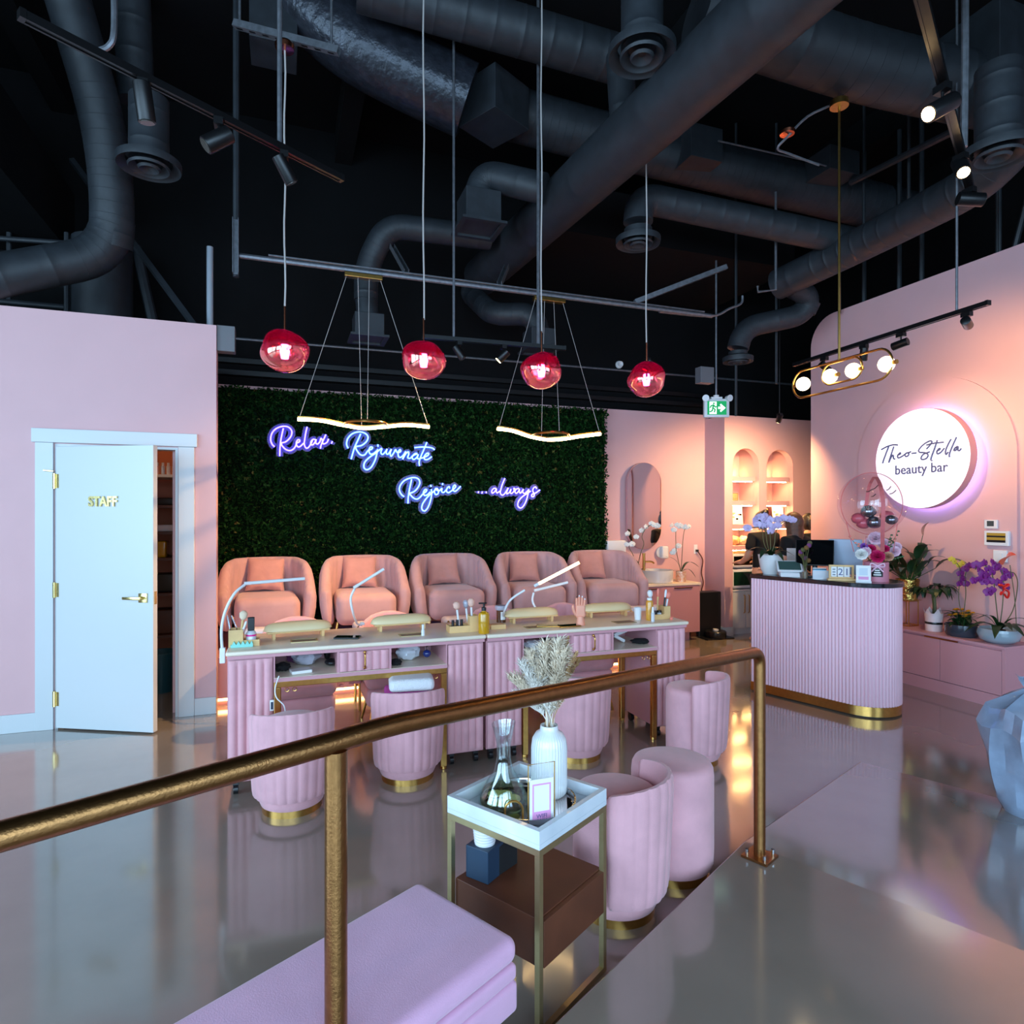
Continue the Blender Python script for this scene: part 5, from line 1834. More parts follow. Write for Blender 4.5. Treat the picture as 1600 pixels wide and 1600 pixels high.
fr.bx(x0, x1, -0.0026, -0.0016, z1 - 0.005, z1).bx(x0, x0 + 0.005, -0.0026, -0.0016, z0 + 0.03, z1 - 0.005).bx(x1 - 0.005, x1, -0.0026, -0.0016, z0 + 0.03, z1 - 0.005).bx(x0, x1, -0.0026, -0.0016, z0 - 0.004, z0 + 0.030)
obj('pink_border', fr, m_pinkink, t, smooth=0)
me = text_mesh('WIFI', 0.018, 0.0003, m_ink, 'CENTER')
o = obj('lettering', me, m_ink, t)
o.location = (0, -0.0032, 0.022)
o.rotation_euler = (PI / 2, 0, 0)
p = fl(803, 1284, Z_TRAY + 0.001)
R_ = Matrix.Rotation(-0.35, 4, 'Z')
o = tag(obj('brass_arch', MB().tube([R_ @ Vector((0.028 * math.cos(PI - PI * i / 14), 0, 0.035 + 0.03 * math.sin(PI * i / 14))) if 0 <= i <= 14 else None for i in range(15)], 0.0035, 8)
        .tube([R_ @ Vector((-0.028, 0, 0.0)), R_ @ Vector((-0.028, 0, 0.036))], 0.0035, 8).tube([R_ @ Vector((0.028, 0, 0.0)), R_ @ Vector((0.028, 0, 0.036))], 0.0035, 8), m_gold), 'small bent brass arch standing before the carafe', 'ornament')
o.location = p
# tissue box under the tray
p = fl(757, 1374, 0.3435)
p = p + fwd0 * 0.03
t = thing('tissue_box', 'navy box with a roll of white ribbed paper cups on the walnut drawer', 'box', p, TQ + 0.1)
obj('box', MB().bx(-0.045, 0.045, -0.045, 0.045, 0.0, 0.105), m_navy, t, smooth=0, bevel=0.002)
cup = MB().lathe([(0.0, 0.1055), (0.034, 0.1055)] + [(0.034 + 0.001 * i + (0.0018 if j else 0), 0.108 + 0.0092 * i + (0.004 if j else 0)) for i in range(7) for j in (0, 1)] + [(0.0, 0.172)], 28)
obj('cups', cup, m_white, t, smooth=25)
t2 = tag(obj('black_box', MB().bx(-0.055, 0.055, -0.05, 0.05, 0.0, 0.095), m_blacks, None, 0, 0.002), 'dark box behind the navy box on the walnut drawer', 'box')
t2.location = M_ST @ Vector((-0.03, 0.115, 0.3435))
t2.rotation_euler = (0, 0, TQ)

# ================================================================== THINGS ON THE MANICURE TABLES
ZT0 = TZ + 0.0005


def on_tab(px, py):
    return fl(px, py, ZT0)


def hand_rest(label):
    t = thing('hand_rest', label, 'hand rest', (0, 0, 0), 0, 'cream hand rests')
    L, D = 0.40, 0.115
    obj('board', MB().bx(-L / 2 + 0.02, L / 2 - 0.02, -D / 2 + 0.008, D / 2 - 0.008, 0.035, 0.047), m_wood, t, smooth=0, bevel=0.003)

    def fn(a, b_):
        x = 2 * a - 1
        ang_ = PI * b_
        w = (1 - abs(x) ** 5) ** 0.5
        return (x * L / 2, -D / 2 * math.cos(ang_) * w, 0.0475 + 0.05 * math.sin(ang_) ** 0.8 * w)
    pad = MB().grid(fn, 28, 14)
    obj('pad', pad, m_cream, t, smooth=70)
    for sx in (-1, 1):
        for sy in (-1, 1):
            x, y = sx * (L / 2 - 0.06), sy * (D / 2 - 0.03)
            obj('foot', MB().bx(x - 0.008, x + 0.008, y - 0.012, y + 0.012, 0.0, 0.0345), m_wood, t, smooth=0)
    return t


h0 = None
for k, (px, py, rz, lab) in enumerate(((466, 996, 0.10, 'cream padded hand rest at the left end of the tables'), (628, 984, 0.06, 'cream padded hand rest beside the small white bottle'),
                                       (832, 972, 0.0, 'cream padded hand rest left of the model hand'), (950, 963, -0.02, 'cream padded hand rest right of the model hand'))):
    p = on_tab(px, py)
    p.y += 0.02
    if h0 is None:
        h0 = hand_rest(lab)
        h0.location = p
        h0.rotation_euler = (0, 0, rz)
    else:
        dup(h0, p, rz, lab)

# dust vents let into the tops
v0 = None
for k, (px, py, lab) in enumerate(((475, 1001, 'metal dust vent in the table before the leftmost hand rest'), (643, 992, 'metal dust vent in the table beside the white bottle'),
                                   (838, 980, 'metal dust vent in the table before the third hand rest'), (975, 972, 'metal dust vent in the table before the rightmost hand rest'))):
    p = on_tab(px, py)
    if v0 is None:
        v0 = thing('dust_vent', lab, 'vent', p, 0, 'table dust vents')
        fr = MB().bx(-0.075, 0.075, -0.045, -0.037, 0, 0.003).bx(-0.075, 0.075, 0.037, 0.045, 0, 0.003).bx(-0.075, -0.067, -0.037, 0.037, 0, 0.003).bx(0.067, 0.075, -0.037, 0.037, 0, 0.003)
        obj('rim', fr, m_paleg, v0, smooth=0)
        obj('mesh_plate', MB().bx(-0.0665, 0.0665, -0.0365, 0.0365, 0.0, 0.0015), mat('brown mesh', (126, 106, 96), 0.5, metal=0.4, vary=0.3, scale=300), v0, smooth=0)
    else:
        dup(v0, p, 0, lab)


def phone(label, px, py, rz, m):
    p = on_tab(px, py)
    t = thing('phone', label, 'phone', p, rz, 'phones on the manicure tables')
    obj('case', MB().rbox((0, 0, 0.005), (0.15, 0.074, 0.009), 0.004, 2), m, t)
    obj('screen', MB().bx(-0.071, 0.071, -0.033, 0.033, 0.0096, 0.0101), m_screen, t, smooth=0)


phone('dark phone lying above the left table drawer', 543, 997, -0.35, m_dark)
phone('gold phone lying left of the model hand', 856, 979, -0.35, m_gold)
phone('gold phone lying at the foot of the model hand', 889, 979, 0.02, m_gold)


# desk lamps
def gooseneck(label, path, bar, lit, clamp=None):
    c = Vector(path[0])
    t = thing('desk_lamp', label, 'desk lamp', c, 0, 'white gooseneck desk lamps')
    obj('neck', MB().tube(smooth_path([Vector(q) - c for q in path], 6), 0.0075, 8), m_white, t)
    a, b_ = Vector(bar[0]) - c, Vector(bar[1]) - c
    obj('joint', MB().tube([a - (b_ - a).normalized() * 0.035, a], 0.0105, 8), m_white, t)
    obj('light_bar', MB().tube([a, b_], 0.0095, 10), emit('lit lamp bar', (255, 212, 150), 12.0) if lit else m_white, t)
    obj('clamp', MB().bx(-0.014, 0.014, -0.016, 0.016, *((-0.055, 0.03) if clamp else (-0.0005, 0.018))), m_white, t, smooth=0, bevel=0.003)


eL = XA - 0.018
p0_ = Vector((eL - 0.012, V_TAB + 0.10, 0.775))
gooseneck('unlit white gooseneck lamp clamped to the left end of the tables', [p0_, pd(346, 985, 3.47), pd(352, 955, 3.48), pd(366, 928, 3.5), pd(382, 914, 3.55)], (pd(392, 911, 3.6), pd(476, 904, 3.75)), False, True)
b0 = on_tab(566, 976)
gooseneck('thin white gooseneck lamp bent in front of the second armchair', [b0, pd(558, 974, b0.y * 1.0 / 1.03), pd(551, 955, 4.05), pd(548, 935, 4.05), pd(554, 920, 4.05)], (pd(560, 914, 4.05), pd(600, 889, 4.1)), False)
b0 = on_tab(786, 968)
gooseneck('glowing gooseneck lamp beside the amber bottle', [b0, pd(788, 955, 4.2), pd(798, 937, 4.2), pd(820, 922, 4.2)], (pd(842, 912, 4.2), pd(905, 879, 4.2)), True)
b0 = on_tab(846, 962)
gooseneck('thin white gooseneck lamp bent in front of the fourth armchair', [b0, pd(837, 950, 4.4), pd(832, 938, 4.4), pd(834, 926, 4.4)], (pd(842, 921, 4.4), pd(887, 910, 4.45)), False)


# organisers with brushes
def brush(label, p, tilt, hcol, tipcol, L=0.13, r=0.012, grp='nail dust brushes'):
    t = thing('nail_brush', label, 'brush', p, 0, grp)
    d = Vector((tilt[0], tilt[1], 1)).normalized()
    obj('brush_handle', MB().tube([(0, 0, 0), d * L * 0.72], [0.005, 0.007], 8), hcol, t)
    obj('bristles', MB().tube([d * L * 0.72, d * L * 0.8, d * L * 0.93, d * L], [0.006, r, r * 1.1, r * 0.5], 12), tipcol, t, smooth=60)


m_peach = mat('peach bristle', (240, 190, 170), 0.9, vary=0.1)
m_creamb = mat('cream bristle', (240, 216, 186), 0.9, vary=0.1)
m_coral = mat('coral plastic', (240, 130, 110), 0.5)
m_jar = mat('clear jar', (206, 208, 214), 0.12, coat=0.5)


def organiser(label, p, rz, wt=0.075, wl=0.085, D=0.085, tall=0.095, low=0.035, flip=1):
    """tall open box with a lower tray beside it"""
    t = thing('desk_organiser', label, 'organiser', p, rz, 'bamboo desk organisers')

    def obx(x0, x1, z1, nm):
        mb = MB().bx(x0, x1, -D / 2, D / 2, 0, 0.005)
        mb.bx(x0, x1, -D / 2, -D / 2 + 0.005, 0.005, z1).bx(x0, x1, D / 2 - 0.005, D / 2, 0.005, z1).bx(x0, x0 + 0.005, -D / 2 + 0.005, D / 2 - 0.005, 0.005, z1).bx(x1 - 0.005, x1, -D / 2 + 0.005, D / 2 - 0.005, 0.005, z1)
        obj(nm, mb, m_wood, t, smooth=0)
    if flip > 0:
        obx(0, wt, tall, 'tall_box')
        obx(wt + 0.0005, wt + wl, low, 'low_tray')
    else:
        obx(0, wl, low, 'low_tray')
        obx(wl + 0.0005, wl + wt, tall, 'tall_box')
    return Matrix.Translation(p) @ Matrix.Rotation(rz, 4, 'Z')


# left organiser
p = on_tab(351, 1013)
p.y += 0.055
p.x += 0.018
M_ = organiser('bamboo organiser at the left end of the tables', p, 0.0)
brush('cream dust brush standing in the left organiser', M_ @ Vector((0.055, 0.0, 0.006)), (0.12, 0, 0), m_wood, m_creamb, 0.19, 0.02)
brush('slim white tool standing in the left organiser', M_ @ Vector((0.045, -0.015, 0.006)), (0.35, 0, 0), m_white, m_white, 0.14, 0.006)
t = thing('metal_tweezers', 'silver nippers standing in the left organiser', 'nippers', M_ @ Vector((0.02, 0.0, 0.006)))
obj('arm', MB().tube([(0.0, 0, 0), (-0.03, 0, 0.17)], 0.004, 6), m_chrome, t)
obj('arm', MB().tube([(0.008, 0.01, 0), (0.02, 0.01, 0.09), (-0.008, 0.01, 0.165)], 0.004, 6), m_chrome, t)
t = thing('spray_bottle', 'clear bottle with magenta band and dark cap in the left organiser tray', 'bottle', M_ @ Vector((0.115, 0.0, 0.006)))
obj('body', MB().lathe([(0, 0), (0.028, 0), (0.028, 0.06), (0.018, 0.075), (0, 0.075)], 20), m_jar, t)
obj('band', MB().lathe([(0.0285, 0.045), (0.0285, 0.055)], 20), mat('magenta band', (226, 40, 140), 0.4), t)
obj('cap', MB().bx(-0.018, 0.018, -0.012, 0.012, 0.0755, 0.15), m_dark, t, smooth=0, bevel=0.003)
o = tag(obj('toe_separator', MB().prism([(0, 0), (0.115, 0), (0.115, 0.014)] + [(0.115 - 0.0115 * (i + 0.5), 0.034 if i % 2 == 0 else 0.014) for i in range(10)] + [(0, 0.014)], 0, 0.022).xf(Matrix.Rotation(PI / 2, 4, 'X')), mat('mint foam', (140, 212, 200), 0.8)), 'mint green foam toe separator at the left front corner of the tables', 'toe separator')
p = on_tab(360, 1013)
o.location = (p.x, p.y + 0.028, p.z)
# middle organiser (left of amber bottle)
p = on_tab(703, 990)
p.y += 0.05
M_ = organiser('bamboo organiser with peach brushes left of the amber bottle', p, 0.0, 0.06, 0.13, 0.09, 0.10, 0.042, -1)
brush('peach dust brush leaning left in the middle organiser', M_ @ Vector((0.075, 0.0, 0.006)), (-0.12, 0, 0), m_white, m_peach, 0.185, 0.021)
brush('peach dust brush upright in the middle organiser', M_ @ Vector((0.16, 0.0, 0.006)), (-0.05, 0, 0), m_white, m_peach, 0.20, 0.021)
brush('grey flat brush upright in the middle organiser', M_ @ Vector((0.14, 0.02, 0.006)), (-0.12, 0, 0), m_white, m_plasticbag, 0.19, 0.017)
for i in range(3):
    t = thing('polish_bottle', ('left', 'middle', 'right')[i] + ' black nail polish bottle in the middle organiser', 'bottle', M_ @ Vector((0.028 + 0.03 * i, -0.015 + 0.006 * i, 0.0055)), 0, 'black polish bottles')
    obj('body', MB().cyl((0, 0, 0), 0.0125, 0.035, 14), m_dark, t)
    obj('cap', MB().cyl((0, 0, 0.0355), 0.009, 0.035, 12), m_dark, t)
p = on_tab(759, 991)
t = thing('pump_bottle', 'amber pump bottle standing at the joint of the two tables', 'bottle', p)
p.y += 0.04
t.location = p
obj('body', MB().lathe([(0, 0), (0.033, 0), (0.035, 0.006), (0.035, 0.115), (0.03, 0.128), (0.014, 0.135), (0.014, 0.14), (0, 0.14)], 28), m_amber, t)
pm = obj('pump', MB().lathe([(0, 0.1405), (0.015, 0.1405), (0.015, 0.16), (0.006, 0.164), (0.006, 0.182), (0, 0.182)], 18), m_dark, t)
obj('nozzle', MB().rbox((-0.008, 0, 0.187), (0.052, 0.016, 0.009), 0.004, 2), m_dark, pm)
t = thing('cuticle_bottle', 'small white bottle standing before the second hand rest', 'bottle', on_tab(661, 993))
obj('body', MB().cyl((0, 0, 0), 0.011, 0.035, 14), m_white, t)
obj('cap', MB().cyl((0, 0, 0.0355), 0.008, 0.033, 12), m_white, t)
p = on_tab(783, 972)
t = thing('scrub_jar', 'brown scrub jar with pale label and crinkled lid right of the amber bottle', 'jar', p)
obj('body', MB().cyl((0, 0, 0), 0.033, 0.085, 20), mat('brown glass', (92, 50, 24), 0.2, coat=0.4), t)
obj('paper_label', MB().lathe([(0.0335, 0.02), (0.0335, 0.075)], 16, (0, 0, 0), -2.0, -0.9), m_paper, t)
obj('lid', MB().lathe([(0, 0.0855), (0.04, 0.0855), (0.045, 0.1), (0.04, 0.115), (0, 0.118)], 12), m_plasticbag, t, smooth=20)
o = tag(obj('wooden_tray', MB().bx(0, 0.10, 0, 0.06, 0, 0.03), m_wood, None, 0, 0.002), 'small open bamboo tray behind the amber bottle', 'tray')
p = on_tab(769, 985)
o.location = (p.x, p.y + 0.02, p.z)

# model hand: palm, thumb and four fingers as one surface
def skin_obj(name, verts, edges, radii, material, parent=None, sub=2, root=0):
    me = bpy.data.meshes.new(name)
    me.from_pydata([tuple(v) for v in verts], edges, [])
    o = bpy.data.objects.new(name, me)
    C.objects.link(o)
    if parent is not None:
        o.parent = parent
    o.modifiers.new('skin', 'SKIN')
    for i, r in enumerate(radii):
        r = (r, r) if not isinstance(r, tuple) else r
        me.skin_vertices[0].data[i].radius = r
        me.skin_vertices[0].data[i].use_root = (i == root)
    s = o.modifiers.new('subsurf', 'SUBSURF')
    s.levels = s.render_levels = sub
    me.materials.append(material)
    bpy.context.view_layer.update()
    dg = bpy.context.evaluated_depsgraph_get()
    m2 = bpy.data.meshes.new_from_object(o.evaluated_get(dg))
    o.modifiers.clear()
    o.data = m2
    m2.name = name
    if not m2.materials:
        m2.materials.append(material)
    m2.polygons.foreach_set('use_smooth', [True] * len(m2.polygons))
    return o


m_model = mat('peach silicone', (240, 160, 132), 0.45)
p = on_tab(910, 978)
p.y += 0.03
t = thing('model_hand', 'peach silicone practice hand standing upright on the right table', 'model hand', p, -YAW)
obj('wrist', MB().lathe([(0, 0), (0.03, 0), (0.027, 0.03), (0.022, 0.06), (0, 0.06)], 20), m_model, t)
palm = MB().rbox((0.0, 0.0, 0.095), (0.066, 0.026, 0.085), 0.0125, 4)
po = obj('palm', palm, m_model, t, smooth=60)
for i, (x, L, tl) in enumerate(((-0.024, 0.062, -0.03), (-0.008, 0.072, -0.01), (0.009, 0.066, 0.03), (0.025, 0.05, 0.07))):
    base = Vector((x, 0, 0.125))
    d = Vector((tl, -0.06, 1)).normalized()
    d2 = Vector((tl * 1.2, -0.14, 1)).normalized()
    pts = [base, base + d * L * 0.5, base + d * L * 0.5 + d2 * L * 0.32, base + d * L * 0.5 + d2 * L * 0.5]
    fg = obj('finger', MB().tube(smooth_path(pts, 4), [0.0085] * 4 + [0.0082] * 4 + [0.0075, 0.007, 0.006, 0.005, 0.003], 10), m_model, t, smooth=60)
    obj('nail', MB().ball(pts[-1] + Vector((0, -0.003, -0.001)), (0.004, 0.002, 0.008), 8, 6), m_white if i else m_dark, fg)
th = [Vector((-0.03, 0, 0.07)), Vector((-0.045, -0.006, 0.1)), Vector((-0.05, -0.01, 0.125)), Vector((-0.048, -0.012, 0.138))]
obj('thumb', MB().tube(smooth_path(th, 4), [0.011] * 4 + [0.0105] * 4 + [0.009, 0.008, 0.007, 0.006, 0.004], 10), m_model, t, smooth=60)

# right end of the right table
p = on_tab(1000, 969)
p.y += 0.03
t = thing('paper_cup', 'plain white cup at the right end of the tables', 'cup', p)
obj('cup', MB().lathe([(0, 0), (0.022, 0), (0.028, 0.085), (0.026, 0.085), (0.02, 0.004), (0, 0.004)], 20), m_white, t)
p = on_tab(1010, 970)
p.y += 0.015
t = thing('spritz_bottle', 'amber glass bottle with white cap at the right end of the tables', 'bottle', p)
t.location = p + Vector((0.035, 0, 0))
obj('body', MB().lathe([(0, 0), (0.024, 0), (0.026, 0.008), (0.026, 0.125), (0.02, 0.14), (0, 0.14)], 22), mat('honey glass', (214, 150, 50), 0.2, coat=0.5, vary=0.12, scale=40), t)
obj('cap', MB().cyl((0, 0, 0.1405), 0.018, 0.016, 16), m_white, t)
p = on_tab(1023, 969)
p.y += 0.05
M_ = organiser('bamboo organiser with many tools at the right end of the tables', p, 0.0, 0.05, 0.085, 0.08, 0.09, 0.036, -1)
brush('white dust brush at the left of the right organiser', M_ @ Vector((0.02, 0.01, 0.006)), (-0.12, 0, 0), m_white, m_white, 0.2, 0.018)
brush('brown flat brush standing in the right organiser', M_ @ Vector((0.06, 0.015, 0.006)), (0.05, 0, 0), m_wood, m_coral, 0.205, 0.01)
brush('black and white brush leaning right in the right organiser', M_ @ Vector((0.098, 0.0, 0.006)), (0.14, 0, 0), m_dark, m_white, 0.2, 0.008)
brush('coral dust brush leaning right in the right organiser', M_ @ Vector((0.112, 0.0, 0.006)), (0.2, 0, 0), m_white, m_coral, 0.185, 0.018)
t = thing('glue_bottle', 'clear dropper bottle beside the right organiser', 'bottle', on_tab(1020, 971))
obj('body', MB().cyl((0, 0, 0), 0.013, 0.06, 14), m_jar, t)
obj('cap', MB().lathe([(0, 0.0605), (0.01, 0.0605), (0.006, 0.1), (0, 0.1)], 12), m_white, t)
for i in range(2):
    t = thing('gel_jar', ('low dark gel jar in the right organiser tray', 'pale gel jar in the right organiser tray')[i], 'jar', M_ @ Vector((0.025 + 0.036 * i, -0.01, 0.0055)), 0, 'gel jars')
    obj('body', MB().cyl((0, 0, 0), 0.017, 0.04, 16), (m_dark, m_jar)[i], t)
    obj('cap', MB().cyl((0, 0, 0.0405), 0.0175, 0.014, 16), (m_dark, m_dark)[i], t)
t = tag(obj('coral_ball', MB().ball((0, 0, 0.012), 0.012, 12, 8), m_coral), 'small coral ball before the right organiser', 'ball')
p = on_tab(1049, 969)
t.location = p


# ---- clutter on the shelves under the tops
def crumple(r, seed, n=18, m=12, amp=0.25):
    rr = random.Random(seed)
    ph = [rr.uniform(0, 6.28) for _ in range(6)]

    def fn(a, b_):
        th_, la = 2 * PI * a, PI * (b_ - 0.5)
        x, y, z = math.cos(la) * math.cos(th_), math.cos(la) * math.sin(th_), math.sin(la)
        k = 1 + amp * (math.sin(5 * x + ph[0]) * math.sin(6 * z + ph[1]) + 0.6 * math.sin(11 * y + ph[2] + 4 * z) + 0.4 * math.sin(14 * x + 9 * z + ph[3])) * 0.5
        return (x * r[0] * k, y * r[1] * k, max(-r[2], z * r[2] * k) + r[2])
    return MB().grid(fn, n, m, True)


Z_SH = 0.6355


def on_shelf(px, py, dy=0.0):
    p = fl(px, py, Z_SH)
    p.y = min(max(p.y, V_TAB + 0.05) + dy, V_TAB + 0.36)
    return p


def lumps(name, lab, cat, px, py, r, seed, m, dy=0.06, amp=0.25):
    o = tag(obj(name, crumple(r, seed, amp=amp), m, None, 30), lab, cat, 'clutter on the table shelves')
    o.location = on_shelf(px, py, dy)
    return o


m_purple = mat('purple cloth', (120, 60, 110), 0.8, vary=0.2)
lumps('plastic_bag', 'crumpled grey plastic bag on the left shelf of the left table', 'bag', 478, 1040, (0.085, 0.07, 0.056), 1, m_plasticbag, 0.03)
lumps('purple_pouch', 'purple cloth pouch behind the grey bag on the left shelf', 'pouch', 462, 1036, (0.06, 0.04, 0.045), 2, m_purple, 0.24)
lumps('black_pouch', 'black cloth bundle at the front of the left shelf', 'pouch', 441, 1050, (0.045, 0.05, 0.024), 3, m_blacks, 0.03)
lumps('black_case', 'flat black rounded case beside the left table drawer', 'case', 519, 1043, (0.04, 0.05, 0.02), 4, m_dark, 0.06, 0.06)
lumps('dark_pouch', 'tall dark bundle at the back of the left shelf', 'pouch', 511, 1030, (0.022, 0.03, 0.05), 12, m_dark, 0.24, 0.08)
o = tag(obj('white_booklet', MB().box((0, 0, 0.009), (0.11, 0.08, 0.017), 0.2), m_paper, None, 0, 0.002), 'white booklet lying among the black straps on the left shelf', 'booklet')
o.location = on_shelf(470, 1053, 0.04)
lumps('tissue_pack', 'torn white tissue pack on the right shelf of the left table', 'tissues', 640, 1034, (0.075, 0.05, 0.05), 5, m_jar, 0.06)
lumps('black_strap_bundle', 'black strap bundle at the front right shelf of the left table', 'straps', 621, 1042, (0.035, 0.05, 0.017), 6, m_blacks, 0.04)
t = thing('uv_lamp_bulb', 'hanging dark blue ball lamp in the right shelf of the left table', 'lamp', pv(667, 1021, V_TAB + 0.16))
obj('ball', MB().ball((0, 0, 0), (0.026, 0.026, 0.024), 18, 12), mat('deep blue gloss', (20, 44, 110), 0.12, coat=0.6), t)
obj('prong', MB().tube([(-0.008, 0, 0.02), (-0.008, 0, 0.04)], 0.002, 6), m_chrome, t)
obj('prong', MB().tube([(0.008, 0, 0.02), (0.008, 0, 0.04)], 0.002, 6), m_chrome, t)
obj('cable', MB().tube([(0, 0, 0.038), (0.0, 0.02, 0.10)], 0.004, 6), m_dark, t)
lumps('plastic_bag', 'crumpled clear bag on the left shelf of the right table', 'bag', 884, 1012, (0.06, 0.06, 0.05), 7, m_plasticbag, 0.1)
lumps('plastic_bag', 'flat lilac bag beside the vase plumes on the left shelf of the right table', 'bag', 842, 1018, (0.07, 0.06, 0.03), 8, m_jar, 0.1)
lumps('black_strap_bundle', 'black strap bundle between the bags of the right table', 'straps', 862, 1014, (0.03, 0.05, 0.04), 9, m_blacks, 0.14)
lumps('black_cable_heap', 'heap of black cables on the right shelf of the right table', 'cables', 1008, 1008, (0.075, 0.05, 0.018), 10, m_blacks, 0.06)
t = thing('folded_lamp', 'folded white nail lamp on the right shelf of the right table', 'nail lamp', on_shelf(976, 1007, 0.06), 0.0)
obj('lower_leaf', MB().tube([(0.03, 0, 0.012), (-0.05, 0, 0.055)], 0.012, 8), m_white, t)
obj('upper_leaf', MB().tube([(-0.05, 0, 0.055), (0.04, 0, 0.1)], [0.012, 0.03], 8), m_white, t)
pipe('cable', 'white cable dangling from the left shelf to the first stool', smooth_path([pv(436, 1056, V_TAB - 0.01), pv(430, 1075, V_TAB - 0.02), pv(432, 1090, V_TAB - 0.03), pv(444, 1103, V_TAB - 0.04), pv(446, 1120, V_TAB - 0.04)], 5), 0.0035, m_white, 'cable', 6)
t = thing('power_strip', 'white plug adapter hanging beside the left pedestal', 'power strip', pv(425, 1102, V_TAB - 0.03))
obj('shell', MB().rbox((0, 0, 0), (0.022, 0.016, 0.06), 0.004, 2), m_white, t)
obj('slots', MB().bx(-0.006, 0.006, -0.0095, -0.0082, -0.02, 0.02), m_navy, t, smooth=0)
# ================================================================== SINK CORNER
Zc = SZT + 0.0005
bx_, by_ = uv_of(1026, 6.72), 6.72
t = thing('vessel_basin', 'round white vessel basin on the pink vanity', 'basin', (bx_, by_, Zc))
obj('bowl', MB().lathe([(0, 0), (0.19, 0), (0.20, 0.01), (0.20, 0.15), (0.19, 0.15), (0.185, 0.03), (0.02, 0.018), (0, 0.018)], 40), m_ceramic, t)
obj('drain', MB().cyl((0, 0, 0.0185), 0.02, 0.004, 14), m_gold, t)
t = thing('basin_tap', 'tall gold tap beside the white basin', 'tap', (uv_of(1006, 6.86), 6.86, Zc))
obj('column', MB().tube([(0, 0, 0), (0, 0, 0.33)], 0.017, 14), m_gold, t)
obj('spout', MB().tube(smooth_path([(0, 0, 0.24), (0.07, -0.05, 0.245), (0.10, -0.08, 0.225)], 4), 0.011, 10), m_gold, t)
obj('tap_lever', MB().tube([(0, 0, 0.33), (0, 0, 0.35)], 0.02, 12), m_gold, t)
# arched mirror
mu0, mu1 = pv(975, 800, V_BACK).x, pv(1031, 800, V_BACK).x
mz1 = pv(1003, 723, V_BACK).z
mw = mu1 - mu0
mz0 = pv(1003, 858, V_BACK).z
t = thing('pill_mirror', 'tall pill shaped mirror on the pink wall above the basin', 'mirror', ((mu0 + mu1) / 2, V_BACK - 0.02, 0), math.radians(4.5))


def pill(r, z0, z1, n=20):
    p = [(r * math.cos(PI * i / n), z1 - r + r * math.sin(PI * i / n)) for i in range(n + 1)]
    p += [(-r * math.cos(PI * i / n), z0 + r - r * math.sin(PI * i / n)) for i in range(n + 1)]
    return p


toY = Matrix(((1, 0, 0, 0), (0, 0, -1, 0), (0, 1, 0, 0), (0, 0, 0, 1)))
obj('backing', MB().prism(pill(mw / 2, mz0, mz1), 0.0, 0.03).xf(toY), m_pinkd, t, smooth=30)
obj('glass', MB().prism(pill(mw / 2 - 0.004, mz0 + 0.004, mz1 - 0.004), 0.0305, 0.034).xf(toY), m_mirror, t, smooth=30)
# shallow relief arch left of it
aw0 = pv(951, 800, V_BACK).x
# dispensers, outlet, cable
t = thing('towel_dispenser', 'white paper towel dispenser at the edge of the hedge wall', 'dispenser', pv(961, 855, V_BACK - 0.055))
obj('case', MB().rbox((0, 0, 0), (0.26, 0.10, 0.17), 0.012, 2), m_white, t)
obj('slot', MB().bx(-0.1, 0.1, -0.0515, -0.0505, -0.078, -0.07), m_dark, t, smooth=0)
t = thing('soap_dispenser', 'clear round soap dispenser on the wall above the basin', 'dispenser', pv(1036, 863, V_BACK - 0.045))
obj('case', MB().rbox((0.015, 0, 0), (0.10, 0.08, 0.16), 0.02, 3), m_white, t)
obj('dial', MB().lathe([(0, 0), (0.07, 0), (0.07, 0.02), (0, 0.02)], 24).xf(Matrix.Translation((-0.02, 0.03, 0)) @ Matrix.Rotation(PI / 2, 4, 'X')), m_jar, t)
t = thing('wall_outlet', 'white wall outlet with a black plug near the vanity', 'outlet', pv(1087, 858, V_BACK - 0.004))
obj('plate', MB().rbox((0, 0, 0), (0.055, 0.006, 0.12), 0.003, 2), m_white, t)
obj('plug', MB().box((0.01, -0.018, -0.02), (0.03, 0.03, 0.03)), m_dark, t, smooth=0)
pipe('cable', 'brown cable hanging from the wall outlet to the floor box', smooth_path([pv(1090, 861, V_BACK - 0.03), pv(1098, 875, V_BACK - 0.03), pv(1096, 895, V_BACK - 0.03), pv(1099, 910, V_BACK - 0.03), pv(1096, 925, V_BACK - 0.04), pv(1099, 945, V_BACK - 0.06)], 5), 0.008, m_walnut, 'cable', 6)
# robot vacuum dock and wooden panel
b0 = fl(1119, 997)
t = thing('vacuum_dock', 'tall black robot vacuum dock standing by the vanity', 'dock', (b0.x, b0.y + 0.12, 0))
obj('tower', MB().bx(-0.17, 0.17, 0.0, 0.16, 0.0, 0.56), m_dark, t, smooth=0, bevel=0.012)
obj('ramp', MB().bx(-0.2, 0.2, -0.22, -0.001, 0.0, 0.012), m_dark, t, smooth=0, bevel=0.004)
rv = thing('robot_vacuum', 'black round robot vacuum parked on its dock', 'vacuum', (b0.x, b0.y - 0.03 + 0.04, 0.0125))
obj('body', MB().lathe([(0, 0), (0.125, 0), (0.13, 0.01), (0.13, 0.07), (0.12, 0.08), (0, 0.08)], 32), m_dark, rv)
obj('turret', MB().cyl((0, 0, 0.0805), 0.035, 0.018, 18), m_white, rv)
o = tag(obj('side_box', MB().bx(-0.05, 0.05, 0, 0.14, 0, 0.58), m_walnut, None, 0, 0.003), 'narrow brown box between the vanity and the vacuum dock', 'box')
p = fl(1096, 998)
o.location = (p.x - 0.005, p.y + 0.14, 0)

